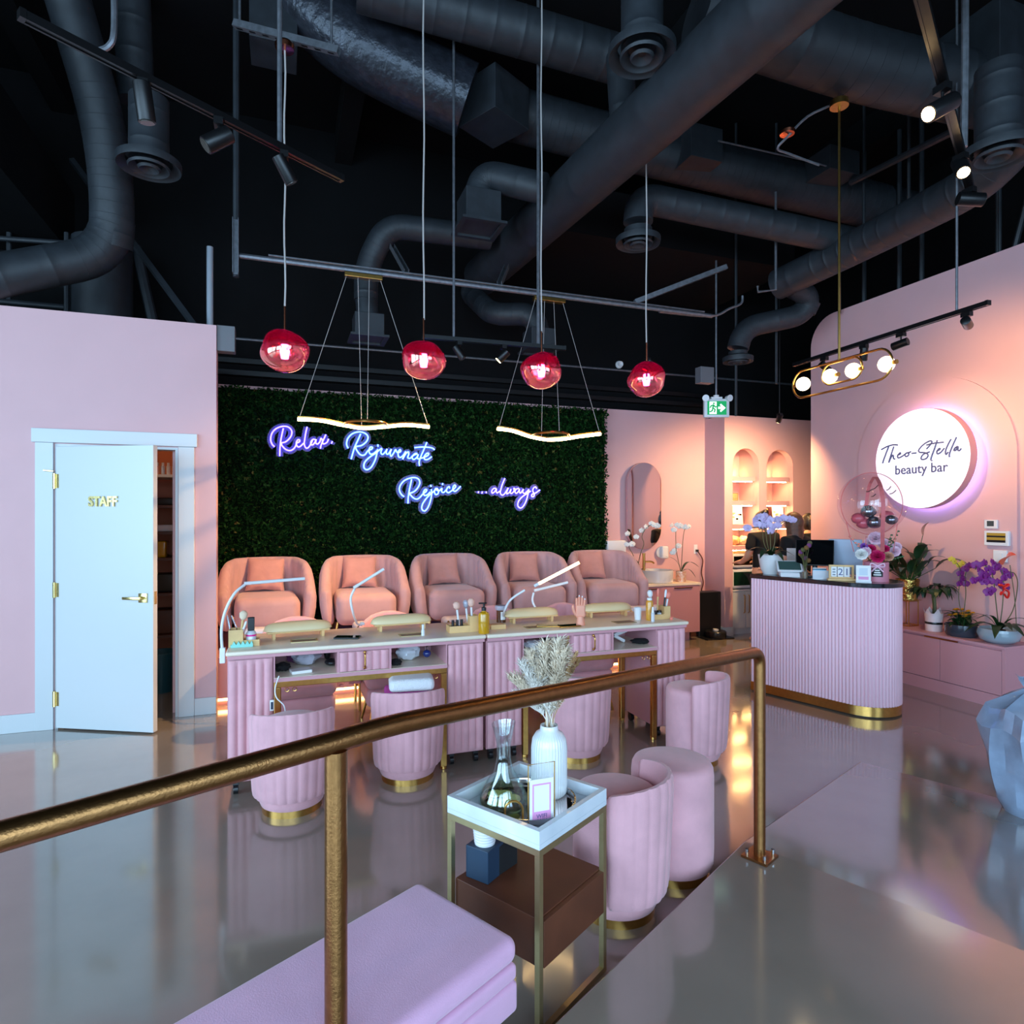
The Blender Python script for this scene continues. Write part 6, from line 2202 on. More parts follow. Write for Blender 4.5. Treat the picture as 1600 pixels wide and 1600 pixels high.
# ================================================================== NICHES
m_ledn = emit('niche led', (255, 196, 120), 150.0)
zshelf = [pv(1165, 748, V_NICHE).z, pv(1165, 786, V_NICHE).z, pv(1165, 823, V_NICHE).z, pv(1165, 856, V_NICHE).z]
for k, (a, b_) in enumerate(niches):
    for j, z in enumerate(zshelf):
        t = thing('niche_shelf', ('left', 'right')[k] + ' niche, ' + ('top', 'second', 'third', 'lowest')[j] + ' lit pink shelf', 'shelf', ((a + b_) / 2, V_NICHE, z), 0, 'lit niche shelves')
        w = (b_ - a) / 2
        obj('board', MB().bx(-w + 0.001, w - 0.03, 0.03, 0.378, -0.03, 0.03), m_wall, t, smooth=0, bevel=0.003)
        obj('led_strip', MB().bx(-w + 0.01, w - 0.07, 0.05, 0.062, -0.038, -0.0305), m_ledn, t, smooth=0)
        if j == 0:
            obj('puck_light', MB().cyl((w - 0.12, 0.30, 0.0302), 0.028, 0.012, 14), m_ledn, t)
nx = lambda k, f: niches[k][0] + (niches[k][1] - niches[k][0]) * f
t = thing('message_board', 'small dark letter board on the second shelf of the left niche', 'board', (nx(0, 0.27), V_NICHE + 0.12, zshelf[1] + 0.0305))
obj('panel', MB().bx(-0.07, 0.07, 0, 0.02, 0, 0.10), mat('brown card', (120, 92, 70), 0.7), t, smooth=0)
for i in range(4):
    obj('text_line', MB().bx(-0.06, 0.06, -0.0015, -0.0002, 0.012 + 0.022 * i, 0.022 + 0.022 * i), m_wood, t, smooth=0)
for k, f, lab in ((0, 0.33, 'pale picture card leaning on the third shelf of the left niche'), (1, 0.2, 'small gold box on the third shelf of the right niche'), (1, 0.68, 'white speckled picture on the third shelf of the right niche')):
    z = zshelf[2] + 0.0305
    t = thing('picture_card', lab, 'picture', (nx(k, f), V_NICHE + 0.10, z))
    t.rotation_euler = (-0.12, 0, 0)
    w, hh = (0.11, 0.25) if (k, f) == (0, 0.33) else ((0.05, 0.2) if f < 0.5 else (0.09, 0.23))
    obj('panel', MB().bx(-w, w, 0, 0.012, 0, hh), m_paper if f != 0.2 else m_gold, t, smooth=0)
    if f != 0.2:
        r2 = random.Random(3)
        for i in range(7):
            x, zz = r2.uniform(-w * 0.7, w * 0.7), r2.uniform(0.05, hh - 0.06)
            obj('print_mark', MB().bx(x - 0.018, x + 0.018, -0.0015, -0.0002, zz, zz + 0.02), (m_coral, m_wood, m_rose)[i % 3], t, smooth=0)
lumps_n = [(0, 0.3, 'golden bag on the lowest shelf of the left niche'), (0, 0.68, 'cream bag on the lowest shelf of the left niche'), (1, 0.4, 'cream bundle on the lowest shelf of the right niche')]
for i, (k, f, lab) in enumerate(lumps_n):
    o = tag(obj('gift_bag', crumple((0.08, 0.06, 0.06), 20 + i), (m_wood, m_cream, m_cream)[i], None, 30), lab, 'bag', 'bags in the niches')
    o.location = (nx(k, f), V_NICHE + 0.14, zshelf[3] + 0.031)
# built-in white cabinets with towel warmers
for k, (a, b_) in enumerate(niches):
    zt = pv(1165, 921, V_NICHE).z
    t = thing('niche_cabinet', ('white cupboard with gold handles in the left niche', 'white cupboard hidden behind the desk in the right niche')[k], 'cabinet', ((a + b_) / 2, V_NICHE, 0))
    w = (b_ - a) / 2 - 0.002
    obj('carcass', MB().bx(-w, w, 0.03, 0.376, 0.08, zt - 0.02), m_whitep, t, smooth=0)
    obj('plinth', MB().bx(-w, w, 0.06, 0.376, 0.0, 0.0795), m_whitep, t, smooth=0)
    obj('counter', MB().bx(-w, w, 0.0, 0.376, zt - 0.0195, zt), m_whitep, t, smooth=0)
    for s in (-1, 1):
        d = obj('door', MB().bx(*sorted((s * 0.003, s * (w - 0.002))), 0.008, 0.0295, 0.085, zt - 0.024), m_whitep, t, smooth=0, bevel=0.002)
        obj('handle', MB().tube([(s * 0.035, 0.0, zt - 0.3), (s * 0.035, -0.02, zt - 0.29), (s * 0.035, -0.02, zt - 0.08), (s * 0.035, 0.0, zt - 0.07)], 0.006, 8), m_gold, d)
    if k == 0:
        zz = zt + 0.0005
        hts = (0.26, 0.20)
        for j in range(2):
            tw_ = thing('towel_warmer', ('lower white towel warmer with a green tinted glass door', 'upper white towel warmer with a dark glass door')[j], 'towel warmer', ((a + b_) / 2 - 0.01, V_NICHE + 0.02, zz), 0, 'towel warmers')
            hh = hts[j]
            obj('case', MB().bx(-0.195, 0.195, 0.02, 0.30, 0.012, hh), m_white, tw_, smooth=0, bevel=0.008)
            d = obj('door', MB().bx(-0.19, 0.15, 0.0, 0.0195, 0.03, hh - 0.015), m_white, tw_, smooth=0, bevel=0.004)
            obj('door_glass', MB().bx(-0.165, 0.125, -0.002, -0.0003, 0.05, hh - 0.035), (mat('green tinted glass', (14, 50, 36), 0.08, coat=0.5), m_screen)[j], d, smooth=0)
            for sx in (-1, 1):
                obj('foot', MB().cyl((sx * 0.16, 0.06, 0), 0.012, 0.0115, 10), m_dark, tw_)
            zz += hh + 0.001
        tr_ = thing('towel_tray', 'bamboo tray lying on the upper towel warmer', 'tray', ((a + b_) / 2, V_NICHE + 0.16, zz))
        obj('base', MB().bx(-0.17, 0.17, -0.12, 0.12, 0, 0.008), m_wood, tr_, smooth=0)
        obj('rim', MB().bx(-0.17, 0.17, -0.12, -0.112, 0.0085, 0.03).bx(-0.17, 0.17, 0.112, 0.12, 0.0085, 0.03), m_wood, tr_, smooth=0)

# ================================================================== PLANT HELPERS
def leaf_mesh(L, W, droop=0.3, fold=0.15, n=8, name='leaf', m=None, point=0.8):
    """leaf lying along +X from the origin, bending down towards its tip"""
    vs, fs = [], []
    for i in range(n + 1):
        f = i / n
        w = W * math.sin(PI * min(1, f ** point * 0.97 + 0.03)) ** 0.8
        x = L * f * (1 - 0.12 * droop * f)
        z = L * (0.22 * math.sin(PI * f * 0.8) - droop * f * f)
        vs += [(x, -w, z + fold * w), (x, 0, z), (x, w, z + fold * w)]
    for i in range(n):
        a = 3 * i
        fs += [(a, a + 3, a + 4, a + 1), (a + 1, a + 4, a + 5, a + 2)]
    me = bpy.data.meshes.new(name)
    me.from_pydata(vs, [], fs)
    me.materials.append(m)
    me.polygons.foreach_set('use_smooth', [True] * len(fs))
    return me


def put_leaf(me, parent, base, az, el, s=1.0, roll=0.0, name='leaf'):
    o = bpy.data.objects.new(name, me)
    C.objects.link(o)
    o.parent = parent
    o.matrix_local = Matrix.Translation(base) @ Matrix.Rotation(az, 4, 'Z') @ Matrix.Rotation(-el, 4, 'Y') @ Matrix.Rotation(roll, 4, 'X') @ Matrix.Scale(s, 4)
    return o


def orchid_flower_mesh(name, m, r=0.04, lip=None):
    """moth orchid bloom facing -Y: two broad petals, three sepals and a lip"""
    mb = MB()
    for k, (ang_, L, W) in enumerate(((0.15, 1.0, 0.62), (PI - 0.15, 1.0, 0.62), (PI / 2, 0.95, 0.40), (-0.9, 0.9, 0.38), (PI + 0.9, 0.9, 0.38))):
        n = 6
        vs, fs = [], []
        for i in range(n + 1):
            f = i / n
            w = W * r * math.sin(PI * min(1.0, 0.08 + 0.9 * f)) ** 0.7
            for j in (-1, 0, 1):
                x, z = L * r * f, j * w
                y = (-0.003 if k < 2 else 0.001) + 0.25 * r * f * f - (0.1 * r * (1 - j * j)) * f
                vs.append((x * math.cos(ang_) - z * math.sin(ang_), y, x * math.sin(ang_) + z * math.cos(ang_)))
        for i in range(n):
            a = 3 * i
            fs += [(a, a + 1, a + 4, a + 3), (a + 1, a + 2, a + 5, a + 4)]
        mb.add(vs, fs)
    mb.ball((0, -0.012, -0.006), (0.2 * r, 0.25 * r, 0.26 * r), 8, 6)
    me = mesh_of(mb, name, m, 60)
    return me


def put_flower(me, parent, p, yaw=0.0, pitch=0.0, s=1.0, name='flower'):
    o = bpy.data.objects.new(name, me)
    C.objects.link(o)
    o.parent = parent
    o.matrix_local = Matrix.Translation(p) @ Matrix.Rotation(yaw, 4, 'Z') @ Matrix.Rotation(pitch, 4, 'X') @ Matrix.Scale(s, 4)
    return o


fw_white = orchid_flower_mesh('white_orchid_bloom', m_petw)
fw_lilac = orchid_flower_mesh('lilac_orchid_bloom', m_petl)
fw_purple = orchid_flower_mesh('purple_orchid_bloom', m_petp)
m_pety = mat('yellow petal', (226, 196, 60), 0.5)
fw_yellow = orchid_flower_mesh('yellow_orchid_bloom', m_pety)
lf_big = leaf_mesh(0.22, 0.035, 0.5, 0.25, m=m_leafd)
lf_mid = leaf_mesh(0.16, 0.026, 0.4, 0.2, m=m_leafm)
lf_strap = leaf_mesh(0.30, 0.016, 0.6, 0.2, m=m_leafd)


def orchid(label, base, pot, stems, blooms, flower, s, leaves, group='orchids'):
    """base on its support; stems and blooms are world points"""
    t = thing('potted_orchid', label, 'orchid', base, 0, group)
    zt = pot(t)
    obj('bark', MB().cyl((0, 0, zt - 0.02), 0.045, 0.012, 16), m_soil, t)
    for st_ in stems:
        obj('stem', MB().tube(smooth_path([Vector((0, 0, zt - 0.015))] + [Vector(q) - Vector(base) for q in st_], 5), 0.004 * s, 6), m_stem, t)
    rr = random.Random(len(blooms) + int(abs(base[0]) * 100))
    for q in blooms:
        put_flower(flower, t, Vector(q) - Vector(base), -YAW + rr.uniform(-0.6, 0.6), rr.uniform(-0.3, 0.4), s * rr.uniform(0.85, 1.15))
    for az, el, sc_, big in leaves:
        put_leaf(lf_big if big else lf_strap, t, (0.01 * math.cos(az), 0.01 * math.sin(az), zt - 0.01), az, el, sc_)
    return t


def pot_lathe(prof, m, extra=None):
    def f(t):
        obj('pot', MB().lathe(prof, 32), m, t, smooth=40)
        if extra:
            extra(t)
        return prof[len(prof) // 2][1]
    return f


def cyl_pot(r0, r1, h_, m, extra=None):
    return pot_lathe([(0, 0), (r0, 0), (r1, h_), (r1 - 0.006, h_), (r0 - 0.006, 0.01), (0, 0.01)], m, extra) if False else (lambda t: (obj('pot', MB().lathe([(0, 0), (r0, 0), ((r0 + r1) / 2, h_ / 2), (r1, h_), (r1 - 0.006, h_), (r1 - 0.008, h_ - 0.03), (0, h_ - 0.03)], 32), m, t, smooth=40), extra(t) if extra else None, h_)[2])


# two white orchids by the basin
d1 = 7.3
pl1 = lambda x, y: pd(x, y, d1)
m_chev = mat('copper white chevron pot', (206, 130, 84), 0.35, metal=0.3, col2=(238, 228, 216), scale=36)
bpos = Vector((uv_of(994, 6.74), 6.74, Zc))
orchid('arching white orchid left of the gold tap', bpos, cyl_pot(0.04, 0.05, 0.10, m_ceramic),
       [[pd(1000, 868, d1), pd(1006, 850, d1), pd(1003, 838, d1), pd(1010, 825, d1), pd(1020, 819, d1), pd(1028, 822, d1)], [pd(990, 870, d1), pd(984, 858, d1), pd(980, 846, d1)]],
       [pl1(981, 834), pl1(979, 851), pl1(988, 850), pl1(994, 839), pl1(1003, 829), pl1(1010, 823), pl1(1018, 818), pl1(1022, 820), pl1(1027, 822)], fw_white, 0.95,
       [(2.6, 0.9, 1.3, True), (1.2, 1.2, 1.2, True), (0.0, 0.6, 0.9, True), (4.4, 0.5, 0.8, True)])
bpos = Vector((uv_of(1064, 6.66), 6.66, Zc))
orchid('upright white orchid in a copper patterned pot at the right of the vanity', bpos, cyl_pot(0.062, 0.062, 0.13, m_chev),
       [[pd(1066, 862, d1), pd(1067, 845, d1), pd(1069, 830, d1), pd(1072, 825, d1), pd(1078, 824, d1)], [pd(1057, 862, d1), pd(1056, 845, d1), pd(1056, 830, d1)]],
       [pl1(1050, 821), pl1(1053, 828), pl1(1058, 820), pl1(1063, 822), pl1(1071, 824), pl1(1077, 823), pl1(1054, 860), pl1(1060, 853), pl1(1051, 864)], fw_white, 0.95,
       [(0.35, 0.55, 1.25, False), (2.5, 1.0, 1.2, False), (0.1, 0.1, 0.8, False), (3.0, 0.1, 0.6, False)])

# ================================================================== ON THE RECEPTION DESK
def desk_pt(px, py, z=Z_DESK, lo=0.07, hi=0.46):
    p = fl(px, py, z)
    q = p - D0
    w = q.dot(dn)
    w2 = min(hi, max(lo, w))
    return p + dn * (w2 - w)


DK = math.atan2(dd.y, dd.x)      # direction of the long side
p = desk_pt(1204, 897)
d2 = (Vector((p.x, p.y, 0))).dot(fwd)
pl2 = lambda x, y: pd(x, y, d2)
orchid('lilac orchid in a white textured pot at the far end of the desk', p, pot_lathe([(0, 0), (0.06, 0), (0.085, 0.05), (0.105, 0.17), (0.099, 0.17), (0.097, 0.15), (0, 0.15)], m_ceramic),
       [[pl2(1199, 850), pl2(1196, 830), pl2(1190, 815)], [pl2(1210, 850), pl2(1212, 832), pl2(1220, 818), pl2(1232, 812)], [pl2(1194, 850), pl2(1190, 826), pl2(1180, 824), pl2(1168, 825)], [pl2(1204, 850), pl2(1203, 826), pl2(1206, 810)]],
       [pl2(x, y) for x, y in ((1181, 812), (1183, 819), (1188, 807), (1193, 811), (1197, 816), (1191, 822), (1200, 820), (1203, 812), (1196, 806), (1208, 824), (1213, 812), (1218, 812), (1224, 810), (1229, 810), (1234, 811), (1214, 822), (1205, 830), (1168, 825), (1239, 813))], fw_lilac, 0.95,
       [(2.8, 0.5, 1.0, True), (3.6, 0.3, 1.0, True), (5.6, 0.3, 0.9, True), (0.3, 0.6, 0.9, True), (4.5, 0.2, 0.9, True)])
obj_pos = desk_pt(1220, 897)
t = thing('card_terminal', 'white tablet payment terminal tilted on the desk', 'tablet', desk_pt(1219, 902), -0.62)
obj('stand', MB().prism([(-0.07, 0.0), (0.07, 0.0), (0.06, 0.095), (-0.05, 0.03)], -0.075, 0.075).xf(Matrix(((0, 0, 1, 0), (1, 0, 0, 0), (0, 1, 0, 0), (0, 0, 0, 1)))), m_white, t, smooth=0, bevel=0.004)
R_ = Matrix.Translation((0, -0.005, 0.085)) @ Matrix.Rotation(0.62, 4, 'X')
obj('bezel', MB().rbox((0, 0, 0), (0.20, 0.14, 0.014), 0.006, 2).xf(R_), m_white, t)
obj('screen', MB().bx(-0.085, 0.085, -0.055, 0.055, 0.0075, 0.0085).xf(R_), mat('grey green screen', (66, 92, 88), 0.1, coat=0.4), t, smooth=0)
t = thing('card_reader', 'small white card reader puck before the tablet', 'card reader', desk_pt(1206, 904))
obj('puck', MB().rbox((0, 0, 0.012), (0.07, 0.06, 0.022), 0.01, 3), m_white, t)
obj('led', MB().cyl((0, 0, 0.0235), 0.006, 0.001, 10), m_leafm, t)
# dried flower sprig
p = desk_pt(1236, 905)
t = thing('dried_sprig', 'brown dried flower sprig in a small pot on the desk', 'plant', p)
obj('pot', MB().cyl((0, 0, 0), 0.022, 0.05, 14, 0.026), mat('smoky glass', (120, 104, 84), 0.15, coat=0.4), t)
for i in range(9):
    a = i * 0.7
    tip = Vector((0.035 * math.cos(a), 0.035 * math.sin(a), 0.14 + 0.018 * i))
    s_ = obj('stem', MB().tube([(0, 0, 0.045), tip * 0.6 + Vector((0, 0, 0.03)), tip], 0.0025, 5), m_stem, t)
    obj('petals', MB().ball(tip, (0.022, 0.016, 0.02), 8, 6), (mat('bronze dried petal', (120, 84, 40), 0.8), m_purple, m_stem)[i % 3], s_, smooth=0)
# monitor (back half open laptop style POS) with glossy black screen
p = desk_pt(1267, 902)
t = thing('desk_monitor', 'glossy black desk monitor tilted on the reception desk', 'monitor', p + dn * 0.06, -0.82)
obj('foot', MB().bx(-0.08, 0.08, -0.06, 0.08, 0, 0.012), m_dark, t, smooth=0, bevel=0.004)
obj('neck', MB().tube([(0, 0.04, 0.012), (0, 0.05, 0.10)], 0.02, 12), m_dark, t)
R_ = Matrix.Translation((0, 0.02, 0.20)) @ Matrix.Rotation(-0.25, 4, 'X')
obj('panel', MB().rbox((0, 0, 0), (0.29, 0.016, 0.22), 0.005, 2).xf(R_), m_dark, t)
obj('screen', MB().bx(-0.139, 0.139, -0.0095, -0.0085, -0.104, 0.104).xf(R_), m_screen, t, smooth=0)
p = desk_pt(1312, 893)
t = thing('white_monitor', 'pale grey back of a second monitor behind the wooden calendar', 'monitor', desk_pt(1322, 901, hi=0.50), -0.95 + PI)
obj('foot', MB().bx(-0.07, 0.07, -0.06, 0.06, 0, 0.01), m_white, t, smooth=0)
obj('panel', MB().rbox((0, 0, 0.17), (0.25, 0.02, 0.30), 0.008, 2).xf(Matrix.Rotation(-0.18, 4, 'X')), mat('silver grey plastic', (176, 190, 210), 0.4), t)
obj('screen', MB().bx(-0.115, 0.115, -0.0112, -0.0102, 0.035, 0.305).xf(Matrix.Rotation(-0.18, 4, 'X')), m_screen, t, smooth=0)
p = desk_pt(1245, 895)
o = tag(obj('paper_holder', MB().bx(-0.08, 0.08, -0.004, 0.004, 0, 0.22).xf(Matrix.Rotation(-0.2, 4, 'X')), m_paper, None, 0), 'white paper sheet standing behind the dried sprig', 'paper')
o.location = desk_pt(1245, 895, lo=0.3)
o.rotation_euler = (0, 0, -0.7)
p = desk_pt(1268, 906)
t = thing('card_display', 'clear acrylic holder with blue cards on the desk', 'card holder', p, -0.6)
obj('shell', MB().bx(-0.06, 0.06, -0.03, -0.027, 0, 0.07).bx(-0.06, 0.06, -0.027, 0.03, 0, 0.004), m_jar, t, smooth=0)
for i in range(3):
    obj('card', MB().bx(-0.05, 0.05, 0.0 + 0.008 * i, 0.004 + 0.008 * i, 0.005, 0.075 + 0.006 * i), (mat('blue card', (120, 190, 220), 0.5), m_navy, m_paper)[i], t, smooth=0)
# wooden perpetual calendar
p = desk_pt(1301, 909)
t = thing('block_calendar', 'wooden block calendar reading 21 on the desk', 'calendar', p, -0.62)
obj('base', MB().bx(-0.085, 0.085, -0.022, 0.03, 0, 0.014), m_wood, t, smooth=0, bevel=0.002)
obj('frame', MB().bx(-0.075, 0.075, 0.0, 0.02, 0.0145, 0.024).bx(-0.075, 0.075, 0.0, 0.02, 0.092, 0.104).bx(-0.075, -0.064, 0.0, 0.02, 0.0245, 0.0915).bx(0.064, 0.075, 0.0, 0.02, 0.0245, 0.0915), m_wood, t, smooth=0)
for x0, x1, s_ in ((-0.062, -0.028, ''), (-0.022, 0.012, '2'), (0.016, 0.05, '1')):
    bl = obj('block', MB().bx(x0, x1, 0.004, 0.018, 0.025, 0.091), m_paper, t, smooth=0)
    if s_:
        me = text_mesh(s_, 0.065, 0.0004, m_ink, 'CENTER')
        o = obj('numeral', me, mat('navy ink', (30, 44, 70), 0.5), bl)
        o.location = ((x0 + x1) / 2, 0.003, 0.036)
        o.rotation_euler = (PI / 2, 0, 0)
        me.materials[0] = o.data.materials[0]
    else:
        for i in range(3):
            obj('print_mark', MB().bx(x0 + 0.008, x1 - 0.008, 0.0032, 0.0039, 0.034 + 0.018 * i, 0.043 + 0.018 * i), m_strut, bl, smooth=0)
t.scale = (1.18, 1.18, 1.18)
# small framed card
p = desk_pt(1335, 912)
t = thing('framed_card', 'small white framed card with a pink band beside the flower box', 'card', p, -0.74)
obj('foot', MB().bx(-0.052, 0.052, -0.02, 0.02, 0, 0.012), m_white, t, smooth=0)
obj('panel', MB().bx(-0.05, 0.05, -0.004, 0.004, 0.0125, 0.13), m_paper, t, smooth=0)
obj('pale_square', MB().bx(-0.028, 0.028, -0.006, -0.0045, 0.055, 0.11), mat('pale blue grey print', (206, 216, 226), 0.6), t, smooth=0)
obj('pink_band', MB().bx(-0.034, 0.034, -0.006, -0.0045, 0.022, 0.045), m_pinkink, t, smooth=0)

# flower hat box with the clear balloon
p = desk_pt(1369, 908)
t = thing('balloon_bouquet', 'pink hat box of flowers carrying a clear balloon with small balloons inside', 'flower box', p, -0.78)
m_box_p = mat('dusty rose card', (206, 128, 146), 0.5)
obj('hat_box', MB().lathe([(0, 0), (0.087, 0), (0.087, 0.15), (0.081, 0.15), (0.081, 0.135), (0, 0.135)], 36), m_box_p, t, smooth=40)
obj('black_label', MB().lathe([(0.0877, 0.04), (0.0877, 0.105)], 8, (0, 0, 0), -PI / 2 - 0.45, -PI / 2 + 0.45), m_dark, t)
for i in range(3):
    obj('label_mark', MB().lathe([(0.0883, 0.052 + 0.017 * i), (0.0883, 0.06 + 0.017 * i)], 6, (0, 0, 0), -PI / 2 - 0.3 + 0.06 * i, -PI / 2 + 0.3 - 0.06 * i), m_paper, t)
bow = MB()
for s in (-1, 1):
    bow.tube(smooth_path([(0, -0.092, 0.125), (s * 0.04, -0.095, 0.145), (s * 0.045, -0.092, 0.12), (0, -0.092, 0.123)], 4), 0.006, 6)
    bow.tube([(0, -0.093, 0.123), (s * 0.04, -0.09, 0.08)], 0.006, 6)
obj('bow', bow, mat('pink satin', (236, 190, 212), 0.3), t, smooth=60)


def carnation_mesh(name, m, r=0.04):
    mb = MB()
    rr = random.Random(11)
    for layer in range(4):
        n = 10 - layer
        for i in range(n):
            a = 2 * PI * i / n + layer * 0.4
            el = 0.15 + layer * 0.38
            L, W = r * (1 - 0.12 * layer), r * 0.38
            k = len(mb.v)
            vs = []
            for f in (0.1, 0.6, 1.0):
                w = W * (0.35 + 0.65 * f)
                for j in (-1, 0, 1):
                    vs.append((L * f, j * w, 0.12 * r * (rr.random() if f == 1.0 else 0) + 0.1 * r * f * f))
            mb.add(vs, [(0, 1, 4, 3), (1, 2, 5, 4), (3, 4, 7, 6), (4, 5, 8, 7)])
            mb.xf(Matrix.Rotation(a, 4, 'Z') @ Matrix.Rotation(-el, 4, 'Y'), k)
    return mesh_of(mb, name, m, 0)


fm = {k: carnation_mesh(k + '_bloom', mat(k + ' bloom', c_, 0.6, vary=0.12, scale=40), 0.045) for k, c_ in
      (('magenta', (200, 20, 90)), ('blush', (236, 200, 216)), ('white', (236, 234, 230)), ('tan', (206, 150, 122)), ('violet', (140, 80, 180)))}
d3 = Vector((p.x, p.y, 0)).dot(fwd)
iR = Matrix.Rotation(0.78, 4, 'Z')
LP = lambda x, y, dz=0.0: iR @ (pd(x, y, d3 + dz) - p)
for (x, y, k, s_, dz) in ((1371, 870, 'magenta', 1.15, -0.07), (1361, 858, 'magenta', 0.8, -0.02), (1352, 862, 'blush', 0.9, -0.03), (1346, 867, 'white', 1.0, -0.04), (1388, 870, 'tan', 0.85, -0.05), (1397, 862, 'blush', 1.0, 0.0), (1368, 842, 'blush', 1.2, 0.0),
                       (1359, 848, 'blush', 0.9, 0.02), (1380, 850, 'blush', 1.0, 0.04), (1350, 854, 'violet', 0.6, -0.02), (1400, 855, 'blush', 0.9, 0.04), (1383, 858, 'magenta', 0.7, -0.02)):
    f_ = put_flower(fm[k], t, LP(x, y, dz), 0, PI / 2 * 0.75, s_)
for (x0, y0, x1, y1) in ((1362, 880, 1340, 850), (1362, 880, 1326, 838), (1380, 880, 1392, 836), (1380, 880, 1403, 830), (1376, 880, 1410, 870)):
    tw_ = obj('twig', MB().tube([LP(x0, y0), LP((x0 + x1) / 2, (y0 + y1) / 2 - 2), LP(x1, y1)], 0.002, 5), m_stem, t)
    for f in (0.5, 0.62, 0.74, 0.86, 0.98):
        q = LP(x0 + (x1 - x0) * f, y0 + (y1 - y0) * f)
        obj('twig_leaf', MB().ball(q + Vector((0.006, 0, 0.004)), (0.010, 0.004, 0.007), 6, 4), m_leafm if x1 > 1345 else m_coral, tw_)
bc = LP(1362, 787, 0.02)
BR = 0.242
m_balloon = clear_mat('clear balloon film', (250, 244, 247), 0.07, 0.03, False)
obj('clear_balloon', MB().ball(bc, BR, 40, 24), m_balloon, t, smooth=80)
m_satin = mat('coral satin ribbon', (214, 110, 112), 0.35, vary=0.1, scale=30)
m_balp = mat('rose latex balloon', (214, 96, 110), 0.3, coat=0.4)
m_bals = mat('chrome silver balloon', (150, 150, 158), 0.2, metal=0.9)
for (x, y, kk, r_) in ((1341, 810, 0, 0.052), (1349, 817, 0, 0.055), (1357, 799, 1, 0.057), (1366, 816, 1, 0.057), (1386, 806, 0, 0.052), (1393, 812, 1, 0.045)):
    obj('small_balloon', MB().ball(LP(x, y, -0.02 if kk else 0.05), (r_, r_, r_ * 0.85), 16, 10), (m_balp, m_bals)[kk], t, smooth=80)


def ribbon(pts, w):
    vs, fs = [], []
    for i, q in enumerate(pts):
        q = Vector(q)
        d = iR.to_3x3() @ right
        vs += [q - d * w, q + d * w]
    for i in range(len(pts) - 1):
        fs.append((2 * i, 2 * i + 1, 2 * i + 3, 2 * i + 2))
    return MB().add(vs, fs)


def over(sgn, dx):
    out = []
    for i in range(15):
        a = PI * (0.5 - i / 14 * 0.62)
        out.append(bc + (iR.to_3x3() @ (right * (sgn * (dx + 0.16 * math.cos(a) ** 2)))) + (iR.to_3x3() @ (-fwd)) * (BR * 1.02 * math.cos(a)) * 0.9 + Vector((0, 0, BR * 1.01 * math.sin(a))))
    return out


obj('ribbon', ribbon(smooth_path([LP(1369, 745, 0.0), LP(1376, 760, -0.18), LP(1380, 790, -0.24), LP(1379, 830, -0.2), LP(1379, 862, -0.1)], 4), 0.016), m_satin, t, smooth=60)
obj('ribbon', ribbon(smooth_path([LP(1366, 745, 0.0), LP(1358, 760, -0.18), LP(1353, 790, -0.24)], 4), 0.013), m_satin, t, smooth=60)
for (x0, y0, x1, y1) in ((1322, 815, 1334, 862), (1353, 838, 1353, 862), (1402, 818, 1396, 862)):
    obj('ribbon', MB().tube([LP(x0, y0, -0.05), LP(x1, y1, -0.02)], 0.003, 5), m_satin, t)
obj('ribbon_ring', MB().tube([bc + Vector((0.0, 0, 0)) + (iR.to_3x3() @ right) * BR * 1.005 * math.cos(a) + Vector((0, 0, BR * 1.005 * math.sin(a))) for a in [2 * PI * i / 48 for i in range(48)]], 0.0025, 6, True), m_satin, t)
for i, (x0, y0, x1, y1) in enumerate(((1353, 768, 1362, 765), (1362, 765, 1372, 758), (1361, 776, 1368, 772), (1385, 766, 1392, 760), (1390, 772, 1400, 766))):
    obj('script_mark', MB().tube(smooth_path([LP(x0, y0, -0.22), LP((x0 + x1) / 2, (y0 + y1) / 2 + 1.5, -0.225), LP(x1, y1, -0.22)], 3), 0.003, 5), m_dark, t)

# ================================================================== FLOWERS ON THE LOW CABINET
ZC5 = 0.5005
def cab_pt(px, py, u=None, z=ZC5):
    return fl(px, py, z)


# leafy plant in a hammered gold pot on a stand
p = Vector((5.50, pu(1418, 985, 5.50).y, ZC5))
m_ham = mat('hammered gold', (214, 176, 96), 0.22, metal=1.0, bump=1.0, bscale=45)
t = thing('plant_stand', 'thin gold stand under the hammered pot behind the desk', 'plant stand', p)
for a in range(4):
    x, y = 0.085 * math.cos(PI / 4 + a * PI / 2), 0.085 * math.sin(PI / 4 + a * PI / 2)
    obj('leg', MB().tube([(x, y, 0), (x, y, 0.24)], 0.005, 6), m_gold, t)
for z in (0.006, 0.235):
    obj('ring', MB().tube([(0.12 * math.cos(PI / 4 + a * PI / 2) * 0.72, 0.12 * math.sin(PI / 4 + a * PI / 2) * 0.72, z) for a in range(4)], 0.005, 6, True), m_gold, t)
obj('shelf', MB().bx(-0.08, 0.08, -0.08, 0.08, 0.241, 0.245), m_gold, t, smooth=0)
pp = p + Vector((0, 0, 0.2455))
t = thing('potted_peace_lily', 'tall dark green leafy plant in a hammered gold pot behind the desk', 'potted plant', pp)
obj('pot', MB().lathe([(0, 0), (0.08, 0), (0.10, 0.19), (0.094, 0.19), (0.09, 0.17), (0, 0.17)], 32), m_ham, t, smooth=40)
obj('soil', MB().cyl((0, 0, 0.1705), 0.088, 0.006, 20), m_soil, t)
rr = random.Random(21)
lf_lily = leaf_mesh(0.30, 0.05, 0.35, 0.2, 8, m=m_leafd)
